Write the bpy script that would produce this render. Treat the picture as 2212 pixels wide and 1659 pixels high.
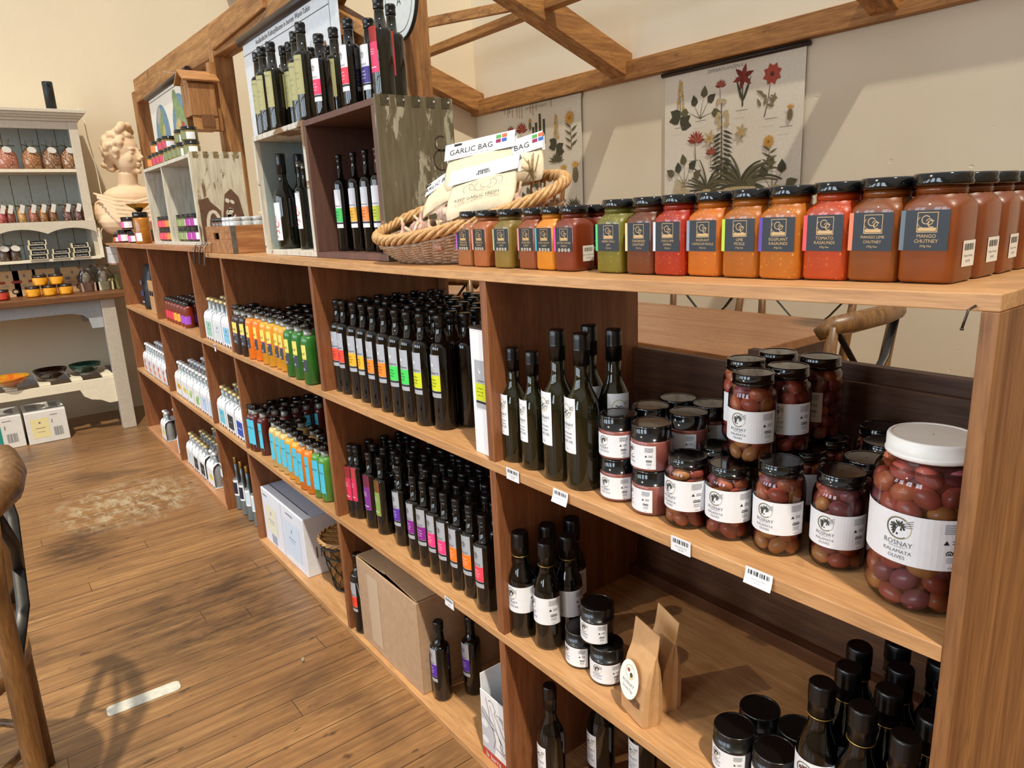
import bpy, bmesh, math, random
from mathutils import Vector, Matrix
random.seed(7)
for o in list(bpy.data.objects): bpy.data.objects.remove(o)
SC = bpy.context.scene
COL = SC.collection
PI = math.pi
R = math.radians

# ------------------------------------------------------------ camera
FPX = 1511.04
_ya, _pi, _ro = R(37.1477), R(13.7654), R(-2.6472)
CAM = Vector((.64997, -.67351, 1.13858))
_f = Vector((-math.cos(_ya)*math.cos(_pi), math.sin(_ya)*math.cos(_pi), -math.sin(_pi)))
_r = _f.cross(Vector((0, 0, 1))).normalized()
_u = _r.cross(_f)
RV = math.cos(_ro)*_r + math.sin(_ro)*_u
UV = -math.sin(_ro)*_r + math.cos(_ro)*_u
cd = bpy.data.cameras.new('camera')
cam = bpy.data.objects.new('camera', cd); COL.objects.link(cam)
m3 = Matrix((RV, UV, -_f)).transposed()
cam.matrix_world = Matrix.Translation(CAM) @ m3.to_4x4()
cd.sensor_width = 36; cd.lens = 36*FPX/2212
cd.clip_start = .02; cd.clip_end = 60
SC.camera = cam

# ------------------------------------------------------------ view + world + lights
SC.view_settings.view_transform = 'Standard'
SC.view_settings.look = 'None'
SC.view_settings.gamma = 1
SC.view_settings.use_curve_mapping = False
SC.view_settings.exposure = -0.22
SC.cycles.use_denoising = True
SC.cycles.max_bounces = 7
SC.cycles.diffuse_bounces = 4
SC.cycles.glossy_bounces = 3
SC.cycles.transparent_max_bounces = 12
SC.cycles.transmission_bounces = 4
SC.cycles.caustics_reflective = False
SC.cycles.caustics_refractive = False
SC.cycles.sample_clamp_indirect = 4
w = bpy.data.worlds.new('world'); SC.world = w; w.use_nodes = True
bg = w.node_tree.nodes['Background']
_wt = w.node_tree; _tc = _wt.nodes.new('ShaderNodeTexCoord'); _sx = _wt.nodes.new('ShaderNodeSeparateXYZ'); _wt.links.new(_tc.outputs['Generated'], _sx.inputs[0])
_rp = _wt.nodes.new('ShaderNodeValToRGB'); _wt.links.new(_sx.outputs[2], _rp.inputs[0])           # open daylight, no ceiling built; brightened overhead for reflections on the bottles
_e = _rp.color_ramp.elements; _e[0].position = .1; _e[0].color = (.52, .50, .47, 1); _e[1].position = .95; _e[1].color = (1.0, .98, .95, 1)
_wt.links.new(_rp.outputs[0], bg.inputs[0]); bg.inputs[1].default_value = .86

def lamp(kind, name, loc, direction, energy, color, **kw):
    d = bpy.data.lights.new(name, kind); d.energy = energy; d.color = color
    for k, v in kw.items(): setattr(d, k, v)
    o = bpy.data.objects.new(name, d); COL.objects.link(o)
    o.location = loc
    o.rotation_euler = Vector(direction).to_track_quat('-Z', 'Y').to_euler()
    return o
lamp('SUN', 'sun', (3, -1, 6), (-2.57, 1, -4.8), 3.9, (1, .92, .76), angle=R(1.6))
# a ceiling spot of the shop in front of the near cupboard
lamp('SPOT', 'ceiling_spot', (-1.15, -2.55, 3.15), (1.2, 2.7, -2.75), 150, (1, .86, .66), spot_size=R(34), spot_blend=.5, shadow_soft_size=.03)
WINDOWS = [(-3.6, .9), (-2.2, .9), (-.8, .9), (.6, .9)]         # shop windows in the wall behind the camera: centre x, width
for wx, ww in WINDOWS:
    lamp('AREA', 'window_daylight', (wx, -3.99, 1.75), (0, 1, 0), 62, (.70, .85, 1), shape='RECTANGLE', size=ww, size_y=1.7)

# ------------------------------------------------------------ geometry helpers
def at(px, py, ax, val):
    "the point where the sight line of a pixel of the 2212 x 1659 frame meets a plane of the place"
    d = _f + RV*((px-1106)/FPX) + UV*((829.5-py)/FPX)
    k = 'xyz'.index(ax); t = (val-CAM[k])/d[k]
    return CAM + d*t
def interp(x, tab):
    if x <= tab[0][0]: return tab[0][1]
    for (a, b), (c, e) in zip(tab, tab[1:]):
        if x <= c: return b+(e-b)*(x-a)/(c-a)
    return tab[-1][1]
SAG = {'ct': [(-1.6, -.001), (-1.06, -.0036), (-.5, -.0052), (-.12, -.0043), (.2, 0), (.44, .005)],
       's1': [(-3.8, .017), (-3, .0085), (-2.2, .003), (-1.8, -.001), (-1.05, -.0045), (-.3, -.0025), (.13, -.0015), (.44, .0014)],
       's2': [(-3.8, .006), (-2.2, .005), (-1.8, 0), (-1.05, -.006), (-.3, .002), (.44, 0)]}
ZB = {'ct': 1.05, 's1': .7147, 's2': .3655, 'bt': .0176, 'fl': 0., 'cl': 1.07}
def Z(s, x): return ZB[s] + (interp(x, SAG[s]) if s in SAG else 0)
def on(px, py, s, r=0.):
    "the place on a shelf board under a pixel, moved back by r along the sight line"
    p = at(px, py, 'z', ZB[s])
    for _ in range(4): p = at(px, py, 'z', Z(s, p.x))
    h = (p-CAM); h.z = 0; h.normalize()
    return p + h*r
def cap(px, py, s, hh):
    "the base point of a thing of height hh whose top centre is seen at a pixel"
    p = at(px, py, 'z', ZB[s]+hh)
    for _ in range(4): p = at(px, py, 'z', Z(s, p.x)+hh)
    return Vector((p.x, p.y, Z(s, p.x)))

class MB:
    def __init__(s): s.v = []; s.f = []; s.m = []; s.sm = []
    def add(s, vs, fs, m=0, smooth=False):
        o = len(s.v); s.v += [tuple(x) for x in vs]
        for f in fs: s.f.append([i+o for i in f]); s.m.append(m); s.sm.append(smooth)
    def box(s, x0, x1, y0, y1, z0, z1, m=0, T=None):
        vs = [(x, y, z) for x in (x0, x1) for y in (y0, y1) for z in (z0, z1)]
        if T: vs = [T @ Vector(v) for v in vs]
        s.add(vs, [(0, 1, 3, 2), (4, 6, 7, 5), (0, 4, 5, 1), (2, 3, 7, 6), (0, 2, 6, 4), (1, 5, 7, 3)], m)
        return s
    def lathe(s, prof, n=24, m=0, c=(0, 0), smooth=True, T=None, a0=0, a1=2*PI, capb=True, capt=True):
        full = abs(a1-a0-2*PI) < 1e-6
        k = n if full else n+1
        vs = []
        for r, z in prof:
            for i in range(k):
                a = a0+(a1-a0)*i/n; vs.append((c[0]+r*math.cos(a), c[1]+r*math.sin(a), z))
        if T: vs = [T @ Vector(v) for v in vs]
        fs = []
        for j in range(len(prof)-1):
            for i in range(n):
                i2 = (i+1) % k
                fs.append((j*k+i, j*k+i2, (j+1)*k+i2, (j+1)*k+i))
        s.add(vs, fs, m, smooth)
        if full:
            o = len(s.v)-len(vs)
            if capb and prof[0][0] > 1e-4: s.f.append([o+i for i in reversed(range(k))]); s.m.append(m); s.sm.append(False)
            if capt and prof[-1][0] > 1e-4: s.f.append([o+(len(prof)-1)*k+i for i in range(k)]); s.m.append(m); s.sm.append(False)
        return s
    def loft(s, rings, m=0, smooth=True, caps=True, closed=True):
        k = len(rings[0]); vs = [v for r in rings for v in r]; fs = []
        for j in range(len(rings)-1):
            for i in range(k if closed else k-1):
                i2 = (i+1) % k
                fs.append((j*k+i, j*k+i2, (j+1)*k+i2, (j+1)*k+i))
        o = len(s.v); s.add(vs, fs, m, smooth)
        if caps:
            s.f.append([o+i for i in reversed(range(k))]); s.m.append(m); s.sm.append(False)
            s.f.append([o+(len(rings)-1)*k+i for i in range(k)]); s.m.append(m); s.sm.append(False)
        return s
    def tube(s, pts, r, n=8, m=0, flat=None, closed=False):
        pts = [Vector(p) for p in pts]; rings = []
        N = len(pts); up = None
        for i, p in enumerate(pts):
            if closed: t = (pts[(i+1) % N]-pts[i-1]).normalized()
            else: t = (pts[min(i+1, N-1)]-pts[max(i-1, 0)]).normalized()
            if up is None:
                up = Vector((0, 0, 1)) if abs(t.z) < .9 else Vector((0, 1, 0))
            a = t.cross(up).normalized(); b = a.cross(t).normalized(); up = b
            rr = r[i] if isinstance(r, (list, tuple)) else r
            fb = flat if flat else 1
            rings.append([p + a*(rr*math.cos(2*PI*j/n)) + b*(rr*fb*math.sin(2*PI*j/n)) for j in range(n)])
        if closed: rings.append(rings[0])
        return s.loft(rings, m, True, caps=not closed)
    def ball(s, c, rx, ry, rz, n=12, k=7, m=0, T=None):
        rings = []
        for j in range(k+1):
            t = PI*j/k
            rings.append([Vector((rx*max(math.sin(t), .02)*math.cos(2*PI*i/n), ry*max(math.sin(t), .02)*math.sin(2*PI*i/n), -rz*math.cos(t))) for i in range(n)])
        C = Vector(c)
        rings = [[(T @ v if T else v)+C for v in r] for r in rings]
        return s.loft(rings, m)
    def prism(s, poly, z0, z1, m=0, T=None):
        k = len(poly); vs = [Vector((x, y, z0)) for x, y in poly]+[Vector((x, y, z1)) for x, y in poly]
        if T: vs = [T @ v for v in vs]
        s.add(vs, [[i for i in reversed(range(k))], [k+i for i in range(k)]]+[(i, (i+1) % k, k+(i+1) % k, k+i) for i in range(k)], m)
        return s
    def mesh(s, name, mats, bevel=0):
        me = bpy.data.meshes.new(name); me.from_pydata(s.v, [], s.f)
        for mm in mats: me.materials.append(mm)
        me.polygons.foreach_set('material_index', s.m)
        me.polygons.foreach_set('use_smooth', s.sm)
        me.update()
        return me
    def obj(s, name, mats, parent=None, bevel=0, loc=None, rot=None):
        if not isinstance(mats, (list, tuple)): mats = [mats]
        o = bpy.data.objects.new(name, s.mesh(name, mats)); COL.objects.link(o)
        if parent: o.parent = parent
        if loc is not None: o.location = loc
        if rot is not None: o.rotation_euler = rot
        if bevel:
            b = o.modifiers.new('bevel', 'BEVEL'); b.width = bevel; b.segments = 2; b.limit_method = 'ANGLE'; b.angle_limit = R(40)
        return o
def tag(o, label=None, cat=None, group=None, kind=None):
    if label: o['label'] = label
    if cat: o['category'] = cat
    if group: o['group'] = group
    if kind: o['kind'] = kind
    return o
def empty(name, loc, rz=0, label=None, cat=None, group=None, rot=None):
    o = bpy.data.objects.new(name, None); COL.objects.link(o); o.location = loc
    o.rotation_euler = rot if rot else (0, 0, rz); o.empty_display_size = .02
    return tag(o, label, cat, group)
def struct(o): o['kind'] = 'structure'; return o

KINDS = {}
def kind(name, parts):
    "parts: list of (part name, mesh, parent index or None, local matrix, label)"
    KINDS[name] = parts
def spawn(k, name, loc, rz, label, cat, group=None, rot=None, s=1):
    loc = Vector(loc)+Vector((0, 0, .0014))
    root = empty(name, loc, rz, label, cat, group, rot)
    if s != 1: root.scale = (s, s, s)
    made = []
    for pn, me, pi, mat, lb in KINDS[k]:
        o = bpy.data.objects.new(pn, me); COL.objects.link(o)
        o.parent = made[pi] if pi is not None else root
        if mat is not None: o.matrix_local = mat
        if lb: o['label'] = lb
        made.append(o)
    return root

# ------------------------------------------------------------ materials
MATS = {}
def srgb(h):
    h = h.lstrip('#'); c = [int(h[i:i+2], 16)/255 for i in (0, 2, 4)]
    return tuple((x/12.92 if x <= .04045 else ((x+.055)/1.055)**2.4) for x in c)+(1,)
def newmat(name):
    m = bpy.data.materials.new(name); m.use_nodes = True
    nt = m.node_tree; b = nt.nodes['Principled BSDF']
    return m, nt, b
def ramp(nt, fac, stops):
    n = nt.nodes.new('ShaderNodeValToRGB'); e = n.color_ramp.elements
    e[0].position, e[0].color = stops[0]; e[1].position, e[1].color = stops[-1]
    for p, c in stops[1:-1]:
        x = e.new(p); x.color = c
    nt.links.new(fac, n.inputs[0]); return n.outputs[0]
def noise(nt, vec, scale, detail=3, rough=.5, dist=0):
    n = nt.nodes.new('ShaderNodeTexNoise'); n.inputs['Scale'].default_value = scale
    n.inputs['Detail'].default_value = detail; n.inputs['Roughness'].default_value = rough; n.inputs['Distortion'].default_value = dist
    if vec: nt.links.new(vec, n.inputs['Vector'])
    return n.outputs['Fac']
def coords(nt, scale=(1, 1, 1), loc=(0, 0, 0), rot=(0, 0, 0), what='Object'):
    t = nt.nodes.new('ShaderNodeTexCoord'); mp = nt.nodes.new('ShaderNodeMapping')
    mp.inputs['Scale'].default_value = scale; mp.inputs['Location'].default_value = loc; mp.inputs['Rotation'].default_value = rot
    nt.links.new(t.outputs[what], mp.inputs[0]); return mp.outputs[0]
def mix(nt, fac, a, b, mode='MIX'):
    n = nt.nodes.new('ShaderNodeMix'); n.data_type = 'RGBA'; n.blend_type = mode
    for k, v in ((0, fac), (6, a), (7, b)):
        if isinstance(v, (int, float)): n.inputs[k].default_value = v
        elif isinstance(v, tuple): n.inputs[k].default_value = v
        else: nt.links.new(v, n.inputs[k])
    return n.outputs[2]
def math_(nt, op, a, b=None, c=None):
    n = nt.nodes.new('ShaderNodeMath'); n.operation = op
    for i, v in enumerate((a, b, c)):
        if v is None: continue
        if isinstance(v, (int, float)): n.inputs[i].default_value = v
        else: nt.links.new(v, n.inputs[i])
    return n.outputs[0]
def bump(nt, b, h, strength=.2, dist=.002):
    n = nt.nodes.new('ShaderNodeBump'); n.inputs['Strength'].default_value = strength; n.inputs['Distance'].default_value = dist
    nt.links.new(h, n.inputs['Height']); nt.links.new(n.outputs[0], b.inputs['Normal'])
def P(hexc, rough=.5, var=.06, coat=0, metal=0, emit=0, name=None, spec=.5):
    "plain procedural surface with a little mottling"
    key = (hexc, rough, var, coat, metal, emit, spec)
    if key in MATS: return MATS[key]
    m, nt, b = newmat(name or 'surface_'+hexc.strip('#'))
    c = srgb(hexc)
    if var:
        v = noise(nt, coords(nt, (1, 1, 1)), 60, 2)
        d = tuple(x*(1-var*2) for x in c[:3])+(1,)
        nt.links.new(ramp(nt, v, [(.35, d), (.65, c)]), b.inputs['Base Color'])
    else: b.inputs['Base Color'].default_value = c
    b.inputs['Roughness'].default_value = rough; b.inputs['Metallic'].default_value = metal
    b.inputs['Specular IOR Level'].default_value = spec
    if coat: b.inputs['Coat Weight'].default_value = coat; b.inputs['Coat Roughness'].default_value = .03
    MATS[key] = m; return m
def wood(name, light, dark, grain='x', rough=.5, sc=1., spots=.5, contrast=1., dirt=None):
    if name in MATS: return MATS[name]
    m, nt, b = newmat(name)
    g = {'x': (1.2, 16, 16), 'y': (16, 1.2, 16), 'z': (16, 16, 1.2)}[grain]
    v = coords(nt, tuple(a*sc for a in g))
    n1 = noise(nt, v, 2.2, 6, .62, .6)
    v2 = coords(nt, tuple(a*sc*5 for a in g))
    n2 = noise(nt, v2, 3, 4, .6)
    c1 = srgb(light); c2 = srgb(dark)
    k = .13/contrast
    col = ramp(nt, n1, [(.5-k, c2), (.5+k*1.2, c1)])
    col = mix(nt, ramp(nt, n2, [(.35, (.55, .55, .55, 1)), (.55, (0, 0, 0, 1))]), col, tuple(x*.72 for x in c2[:3])+(1,))
    if spots:
        n3 = noise(nt, coords(nt, (1, 1, 1)), 9, 5, .65)
        col = mix(nt, ramp(nt, n3, [(.58, (0, 0, 0, 1)), (.72, (spots, spots, spots, 1))]), col, srgb(dirt or '#4a2f1c'))
    nt.links.new(col, b.inputs['Base Color'])
    nt.links.new(ramp(nt, n1, [(.3, (rough+.12,)*3+(1,)), (.7, (rough-.08,)*3+(1,))]), b.inputs['Roughness'])
    bump(nt, b, n2, .25, .001)
    MATS[name] = m; return m
def chipped(name, paint, under, scale=14, thr=.5, stretch=(1, 1, .25), rough=.6, third=None):
    if name in MATS: return MATS[name]
    m, nt, b = newmat(name)
    n1 = noise(nt, coords(nt, stretch), scale, 8, .68, .3)
    n2 = noise(nt, coords(nt, (1, 1, 1)), 3, 3, .5)
    f = math_(nt, 'ADD', n1, math_(nt, 'MULTIPLY', math_(nt, 'SUBTRACT', n2, .5), .5))
    col = mix(nt, ramp(nt, f, [(thr-.015, (0, 0, 0, 1)), (thr+.015, (1, 1, 1, 1))]), srgb(under), srgb(paint))
    if third:
        n4 = noise(nt, coords(nt, (1, 1, 1), (3, 1, 2)), 5, 5, .6)
        col = mix(nt, ramp(nt, n4, [(.56, (0, 0, 0, 1)), (.6, (1, 1, 1, 1))]), col, srgb(third))
    n3 = noise(nt, coords(nt, (8, 8, 1)), 12, 4)
    col = mix(nt, ramp(nt, n3, [(.3, (.35, .35, .35, 1)), (.6, (0, 0, 0, 1))]), col, tuple(x*.6 for x in srgb(under)[:3])+(1,))
    nt.links.new(col, b.inputs['Base Color']); b.inputs['Roughness'].default_value = rough
    bump(nt, b, f, .5, .002)
    MATS[name] = m; return m
def thin_glass(name, tint=(.95, .97, .96, 1), a=.12):
    "a thin clear wall: mostly lets light through, mirrors at grazing angles"
    if name in MATS: return MATS[name]
    m = bpy.data.materials.new(name); m.use_nodes = True; nt = m.node_tree; nt.nodes.clear()
    out = nt.nodes.new('ShaderNodeOutputMaterial'); t = nt.nodes.new('ShaderNodeBsdfTransparent'); t.inputs[0].default_value = tint
    g = nt.nodes.new('ShaderNodeBsdfGlossy'); g.inputs['Roughness'].default_value = .03
    fr = nt.nodes.new('ShaderNodeFresnel'); fr.inputs[0].default_value = 1.45
    f = math_(nt, 'MULTIPLY_ADD', fr.outputs[0], .95, a*.2)
    mx = nt.nodes.new('ShaderNodeMixShader'); nt.links.new(f, mx.inputs[0]); nt.links.new(t.outputs[0], mx.inputs[1]); nt.links.new(g.outputs[0], mx.inputs[2])
    nt.links.new(mx.outputs[0], out.inputs[0])
    MATS[name] = m; return m
def content(name, c1, c2, scale=80, thr=.6, spec_col=None, rough=.35, coat=.55):
    "sauce or juice seen through glass: a mottled body under a glossy coat"
    if name in MATS: return MATS[name]
    m, nt, b = newmat(name)
    n1 = noise(nt, coords(nt, (1, 1, 1)), 18, 4, .5)
    col = ramp(nt, n1, [(.3, srgb(c2)), (.7, srgb(c1))])
    if spec_col:
        n2 = noise(nt, coords(nt, (1, 1, 1), (5, 2, 1)), scale*5, 2, .5)
        col = mix(nt, ramp(nt, n2, [(thr+.04, (0, 0, 0, 1)), (thr+.12, (.75, .75, .75, 1))]), col, srgb(spec_col))
    nt.links.new(col, b.inputs['Base Color']); b.inputs['Roughness'].default_value = rough
    b.inputs['Coat Weight'].default_value = coat; b.inputs['Coat Roughness'].default_value = .02; b.inputs['Coat IOR'].default_value = 1.5
    MATS[name] = m; return m
def darkglass(name, c='#070604'):
    if name in MATS: return MATS[name]
    m, nt, b = newmat(name)
    n1 = noise(nt, coords(nt, (1, 1, 1)), 12, 2)
    cc = srgb(c); nt.links.new(ramp(nt, n1, [(.3, cc), (.7, tuple(x*1.6 for x in cc[:3])+(1,))]), b.inputs['Base Color'])
    b.inputs['Roughness'].default_value = .04; b.inputs['IOR'].default_value = 1.5
    b.inputs['Coat Weight'].default_value = .3
    MATS[name] = m; return m

BLACKCAP = P('#0b0b0d', .3, .1, name='black_plastic')
BLACKMETAL = P('#08080a', .12, .1, coat=.35, name='black_lacquered_lid')
PAPER = P('#e9eaee', .6, .02, name='white_paper')
INK = P('#1c1c1e', .6, .0, name='ink')
INK2 = P('#6d6f74', .6, .0, name='grey_ink')

# ------------------------------------------------------------ printed artwork laid on a surface
_txt = {}
def text_mesh(s, size, spacing=1.):
    key = s
    if key not in _txt:
        cu = bpy.data.curves.new('lettering', 'FONT'); cu.body = s; cu.size = 1; cu.resolution_u = 2; cu.align_x = 'CENTER'
        ob = bpy.data.objects.new('lettering', cu)
        me = ob.to_mesh()
        vs = [(v.co.x, v.co.y) for v in me.vertices]; fs = [list(p.vertices) for p in me.polygons]
        ob.to_mesh_clear(); bpy.data.objects.remove(ob); bpy.data.curves.remove(cu)
        _txt[key] = (vs, fs)
    return _txt[key]
class Art:
    "flat artwork in metres: x right, y up; every layer lies a hair above the last"
    def __init__(s): s.p = []; s.mats = []; s.layer = 0
    def mi(s, m):
        if m not in s.mats: s.mats.append(m)
        return s.mats.index(m)
    def poly(s, pts, m, up=1):
        s.p.append(([tuple(p) for p in pts], [list(range(len(pts)))], s.mi(m), s.layer)); return s
    def next(s): s.layer += 1; return s
    def rect(s, x0, y0, x1, y1, m, n=1):
        vs = []; fs = []
        for i in range(n+1):
            x = x0+(x1-x0)*i/n; vs += [(x, y0), (x, y1)]
        for i in range(n): fs.append([2*i, 2*i+2, 2*i+3, 2*i+1])
        s.p.append((vs, fs, s.mi(m), s.layer)); return s
    def ell(s, cx, cy, rx, ry, m, n=20, rot=0):
        c, k = math.cos(rot), math.sin(rot)
        return s.poly([(cx+rx*math.cos(2*PI*i/n)*c-ry*math.sin(2*PI*i/n)*k, cy+rx*math.cos(2*PI*i/n)*k+ry*math.sin(2*PI*i/n)*c) for i in range(n)], m)
    def line(s, pts, wd, m):
        vs = []; fs = []
        N = len(pts)
        for i, (x, y) in enumerate(pts):
            a = pts[max(i-1, 0)]; b = pts[min(i+1, N-1)]
            dx, dy = b[0]-a[0], b[1]-a[1]; L = math.hypot(dx, dy) or 1
            q = wd[i] if isinstance(wd, (list, tuple)) else wd
            vs += [(x-dy/L*q/2, y+dx/L*q/2), (x+dy/L*q/2, y-dx/L*q/2)]
        for i in range(N-1): fs.append([2*i+1, 2*i+3, 2*i+2, 2*i])
        s.p.append((vs, fs, s.mi(m), s.layer)); return s
    def ring(s, cx, cy, r, wd, m, a0=0, a1=2*PI, n=28, ry=None):
        ry = ry or r
        return s.line([(cx+r*math.cos(a0+(a1-a0)*i/n), cy+ry*math.sin(a0+(a1-a0)*i/n)) for i in range(n+1)], wd, m)
    def text(s, t, cx, cy, size, m, sx=1., rot=0):
        vs, fs = text_mesh(t, size)
        c, k = math.cos(rot), math.sin(rot)
        q = []
        for x, y in vs:
            x *= size*sx; y = (y-.33)*size
            q.append((cx+x*c-y*k, cy+x*k+y*c))
        s.p.append((q, fs, s.mi(m), s.layer)); return s
    def build(s, fn, name, step=0):
        "fn(x, y, lift) -> 3-D point"
        mb = MB()
        for i, (vs, fs, m, ly) in enumerate(s.p):
            mb.add([fn(x, y, ly*.00016+i*step) for x, y in vs], fs, m)
        return mb.mesh(name, s.mats)
def on_cyl(r, z0, ang=-PI/2):
    "wrap round an upright cylinder, artwork centre at angle ang"
    return lambda x, y, l: ((r+.0004+l)*math.cos(ang+x/r), (r+.0004+l)*math.sin(ang+x/r), z0+y)
def on_front(y0, z0, x0=0):
    return lambda x, y, l: (x0+x, y0-.0004-l, z0+y)
def on_plane(O, U, V, N):
    O, U, V, N = map(Vector, (O, U, V, N))
    return lambda x, y, l: O+U*x+V*y+N*(.0005+l)
# ------------------------------------------------------------ the room
def floor_material():
    m, nt, b = newmat('old_floorboards')
    tc = nt.nodes.new('ShaderNodeTexCoord'); sx = nt.nodes.new('ShaderNodeSeparateXYZ'); nt.links.new(tc.outputs['Object'], sx.inputs[0])
    bw = .074
    q = math_(nt, 'DIVIDE', sx.outputs[0], bw); idx = math_(nt, 'FLOOR', q); fr = math_(nt, 'FRACT', q)
    wn = nt.nodes.new('ShaderNodeTexWhiteNoise'); wn.noise_dimensions = '1D'; nt.links.new(idx, wn.inputs['W'])
    yy = math_(nt, 'ADD', math_(nt, 'DIVIDE', sx.outputs[1], 1.7), wn.outputs[0])
    idy = math_(nt, 'FLOOR', yy); fy = math_(nt, 'FRACT', yy)
    wn2 = nt.nodes.new('ShaderNodeTexWhiteNoise'); wn2.noise_dimensions = '2D'
    cb = nt.nodes.new('ShaderNodeCombineXYZ'); nt.links.new(idx, cb.inputs[0]); nt.links.new(idy, cb.inputs[1]); nt.links.new(cb.outputs[0], wn2.inputs['Vector'])
    g = noise(nt, coords(nt, (22, 1.3, 1)), 2.4, 7, .62, .5)
    fine = noise(nt, coords(nt, (160, 6, 1)), 3, 4, .6)
    col = ramp(nt, g, [(.32, srgb('#74553a')), (.52, srgb('#9a7148')), (.7, srgb('#b58c5c'))])
    col = mix(nt, math_(nt, 'MULTIPLY', wn2.outputs[0], .45), col, srgb('#7f5a39'))
    col = mix(nt, ramp(nt, fine, [(.34, (.5, .5, .5, 1)), (.52, (0, 0, 0, 1))]), col, srgb('#6e4a2c'))
    # dark, worn patches
    st = noise(nt, coords(nt, (2.2, 1.0, 1), (.45, .3, 0)), 1.5, 6, .66, .35)
    def near(cx, cy, rx, ry, soft=.5):
        a = math_(nt, 'POWER', math_(nt, 'DIVIDE', math_(nt, 'SUBTRACT', sx.outputs[0], cx), rx), 2)
        c = math_(nt, 'POWER', math_(nt, 'DIVIDE', math_(nt, 'SUBTRACT', sx.outputs[1], cy), ry), 2)
        return math_(nt, 'MAXIMUM', 0, math_(nt, 'SUBTRACT', 1, math_(nt, 'ADD', a, c)))
    n5 = noise(nt, coords(nt, (14, 3.5, 1)), 1.6, 6, .7)
    d1 = math_(nt, 'ADD', math_(nt, 'MULTIPLY', near(-1.45, -.25, .42, .42), .55), math_(nt, 'MULTIPLY', near(-2.25, -.52, .22, .16), .7))
    d1 = math_(nt, 'ADD', d1, math_(nt, 'MULTIPLY', near(-3.9, .1, .5, .9), .35))
    f1 = math_(nt, 'MULTIPLY', d1, ramp(nt, n5, [(.35, (.25, .25, .25, 1)), (.62, (1.6, 1.6, 1.6, 1))]))
    f0 = ramp(nt, st, [(.53, (0, 0, 0, 1)), (.72, (.7, .7, .7, 1))])
    col = mix(nt, math_(nt, 'MINIMUM', math_(nt, 'ADD', f1, f0), .82), col, srgb('#37281f'))
    # small dark knots
    n6 = noise(nt, coords(nt, (20, 8, 1)), 2.2, 3, .5)
    col = mix(nt, ramp(nt, n6, [(.66, (0, 0, 0, 1)), (.73, (.7, .7, .7, 1))]), col, srgb('#3a2a20'))
    # pale scuffing by the left end of the cupboard
    n7 = noise(nt, coords(nt, (5, 9, 1)), 2.6, 7, .72, .6)
    f2 = math_(nt, 'MULTIPLY', near(-2.62, -.3, .33, .34), ramp(nt, n7, [(.46, (0, 0, 0, 1)), (.68, (1, 1, 1, 1))]))
    col = mix(nt, math_(nt, 'MINIMUM', math_(nt, 'MULTIPLY', f2, 1.5), .75), col, srgb('#b9a98a'))
    gap = math_(nt, 'ADD', math_(nt, 'LESS_THAN', fr, .035), math_(nt, 'LESS_THAN', fy, .0012))
    col = mix(nt, math_(nt, 'MULTIPLY', math_(nt, 'MINIMUM', gap, 1), .8), col, srgb('#2b1c12'))
    nt.links.new(col, b.inputs['Base Color'])
    nt.links.new(ramp(nt, g, [(.3, (.42, .42, .42, 1)), (.7, (.3, .3, .3, 1))]), b.inputs['Roughness'])
    bump(nt, b, math_(nt, 'SUBTRACT', g, math_(nt, 'MULTIPLY', gap, 2)), .3, .0015)
    return m
def plaster(name, c, pits=False):
    m, nt, b = newmat(name)
    n1 = noise(nt, coords(nt), 1.3, 4); cc = srgb(c)
    nt.links.new(ramp(nt, n1, [(.3, tuple(x*.93 for x in cc[:3])+(1,)), (.7, cc)]), b.inputs['Base Color'])
    b.inputs['Roughness'].default_value = .85
    n2 = noise(nt, coords(nt), 22, 5, .6)
    h = n2
    if pits:
        n3 = noise(nt, coords(nt, (1, 1, 1.3)), 26, 2, .4)
        h = math_(nt, 'SUBTRACT', math_(nt, 'MULTIPLY', n2, .4), ramp(nt, n3, [(.74, (0, 0, 0, 1)), (.78, (1, 1, 1, 1))]))
    bump(nt, b, h, .35, .004)
    return m
WALLM = plaster('cream_plaster', '#eadfc8', True)
WALLM2 = plaster('cream_plaster_far', '#e2d3b8')
XL, YB = -4.45, 2.95
struct(MB().box(XL-.1, 3.3, -4.0, YB+.1, -.1, 0).obj('floor', floor_material()))
struct(MB().box(XL-.12, XL, -4.0, YB+.1, 0, 3.4).obj('wall_left', WALLM2))
struct(MB().box(XL, 3.3, YB, YB+.12, 0, 3.4).obj('wall_back', WALLM))
struct(MB().box(3.2, 3.32, -4.0, YB+.1, 0, 3.0).obj('wall_right', WALLM2))
# front wall with the shop windows (behind the camera)
fw = MB(); xs = XL
for wx, ww in WINDOWS:
    fw.box(xs, wx-ww/2, -3.95, -3.85, 0, 3.0); fw.box(wx-ww/2, wx+ww/2, -3.95, -3.85, 0, .9); fw.box(wx-ww/2, wx+ww/2, -3.95, -3.85, 2.6, 3.0); xs = wx+ww/2
fw.box(xs, 3.3, -3.95, -3.85, 0, 3.0)
struct(fw.obj('wall_front', WALLM2))
WHITEWOOD = P('#e9e4d8', .45, .03)
for i, (wx, ww) in enumerate(WINDOWS):
    wm = MB(); x0, x1 = wx-ww/2, wx+ww/2
    for x in (x0, wx-.02, x1-.05): wm.box(x, x+.05, -3.93, -3.87, .9, 2.6)
    for z in (.9, 1.55, 2.15, 2.55): wm.box(x0, x1, -3.92, -3.88, z, z+.04)
    struct(wm.obj('window_%d' % (i+1), WHITEWOOD))
struct(MB().box(XL, XL+.02, .45, YB, 0, .15).obj('baseboard_left', wood('skirting', '#5a3a24', '#3b2415', 'y')))

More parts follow.
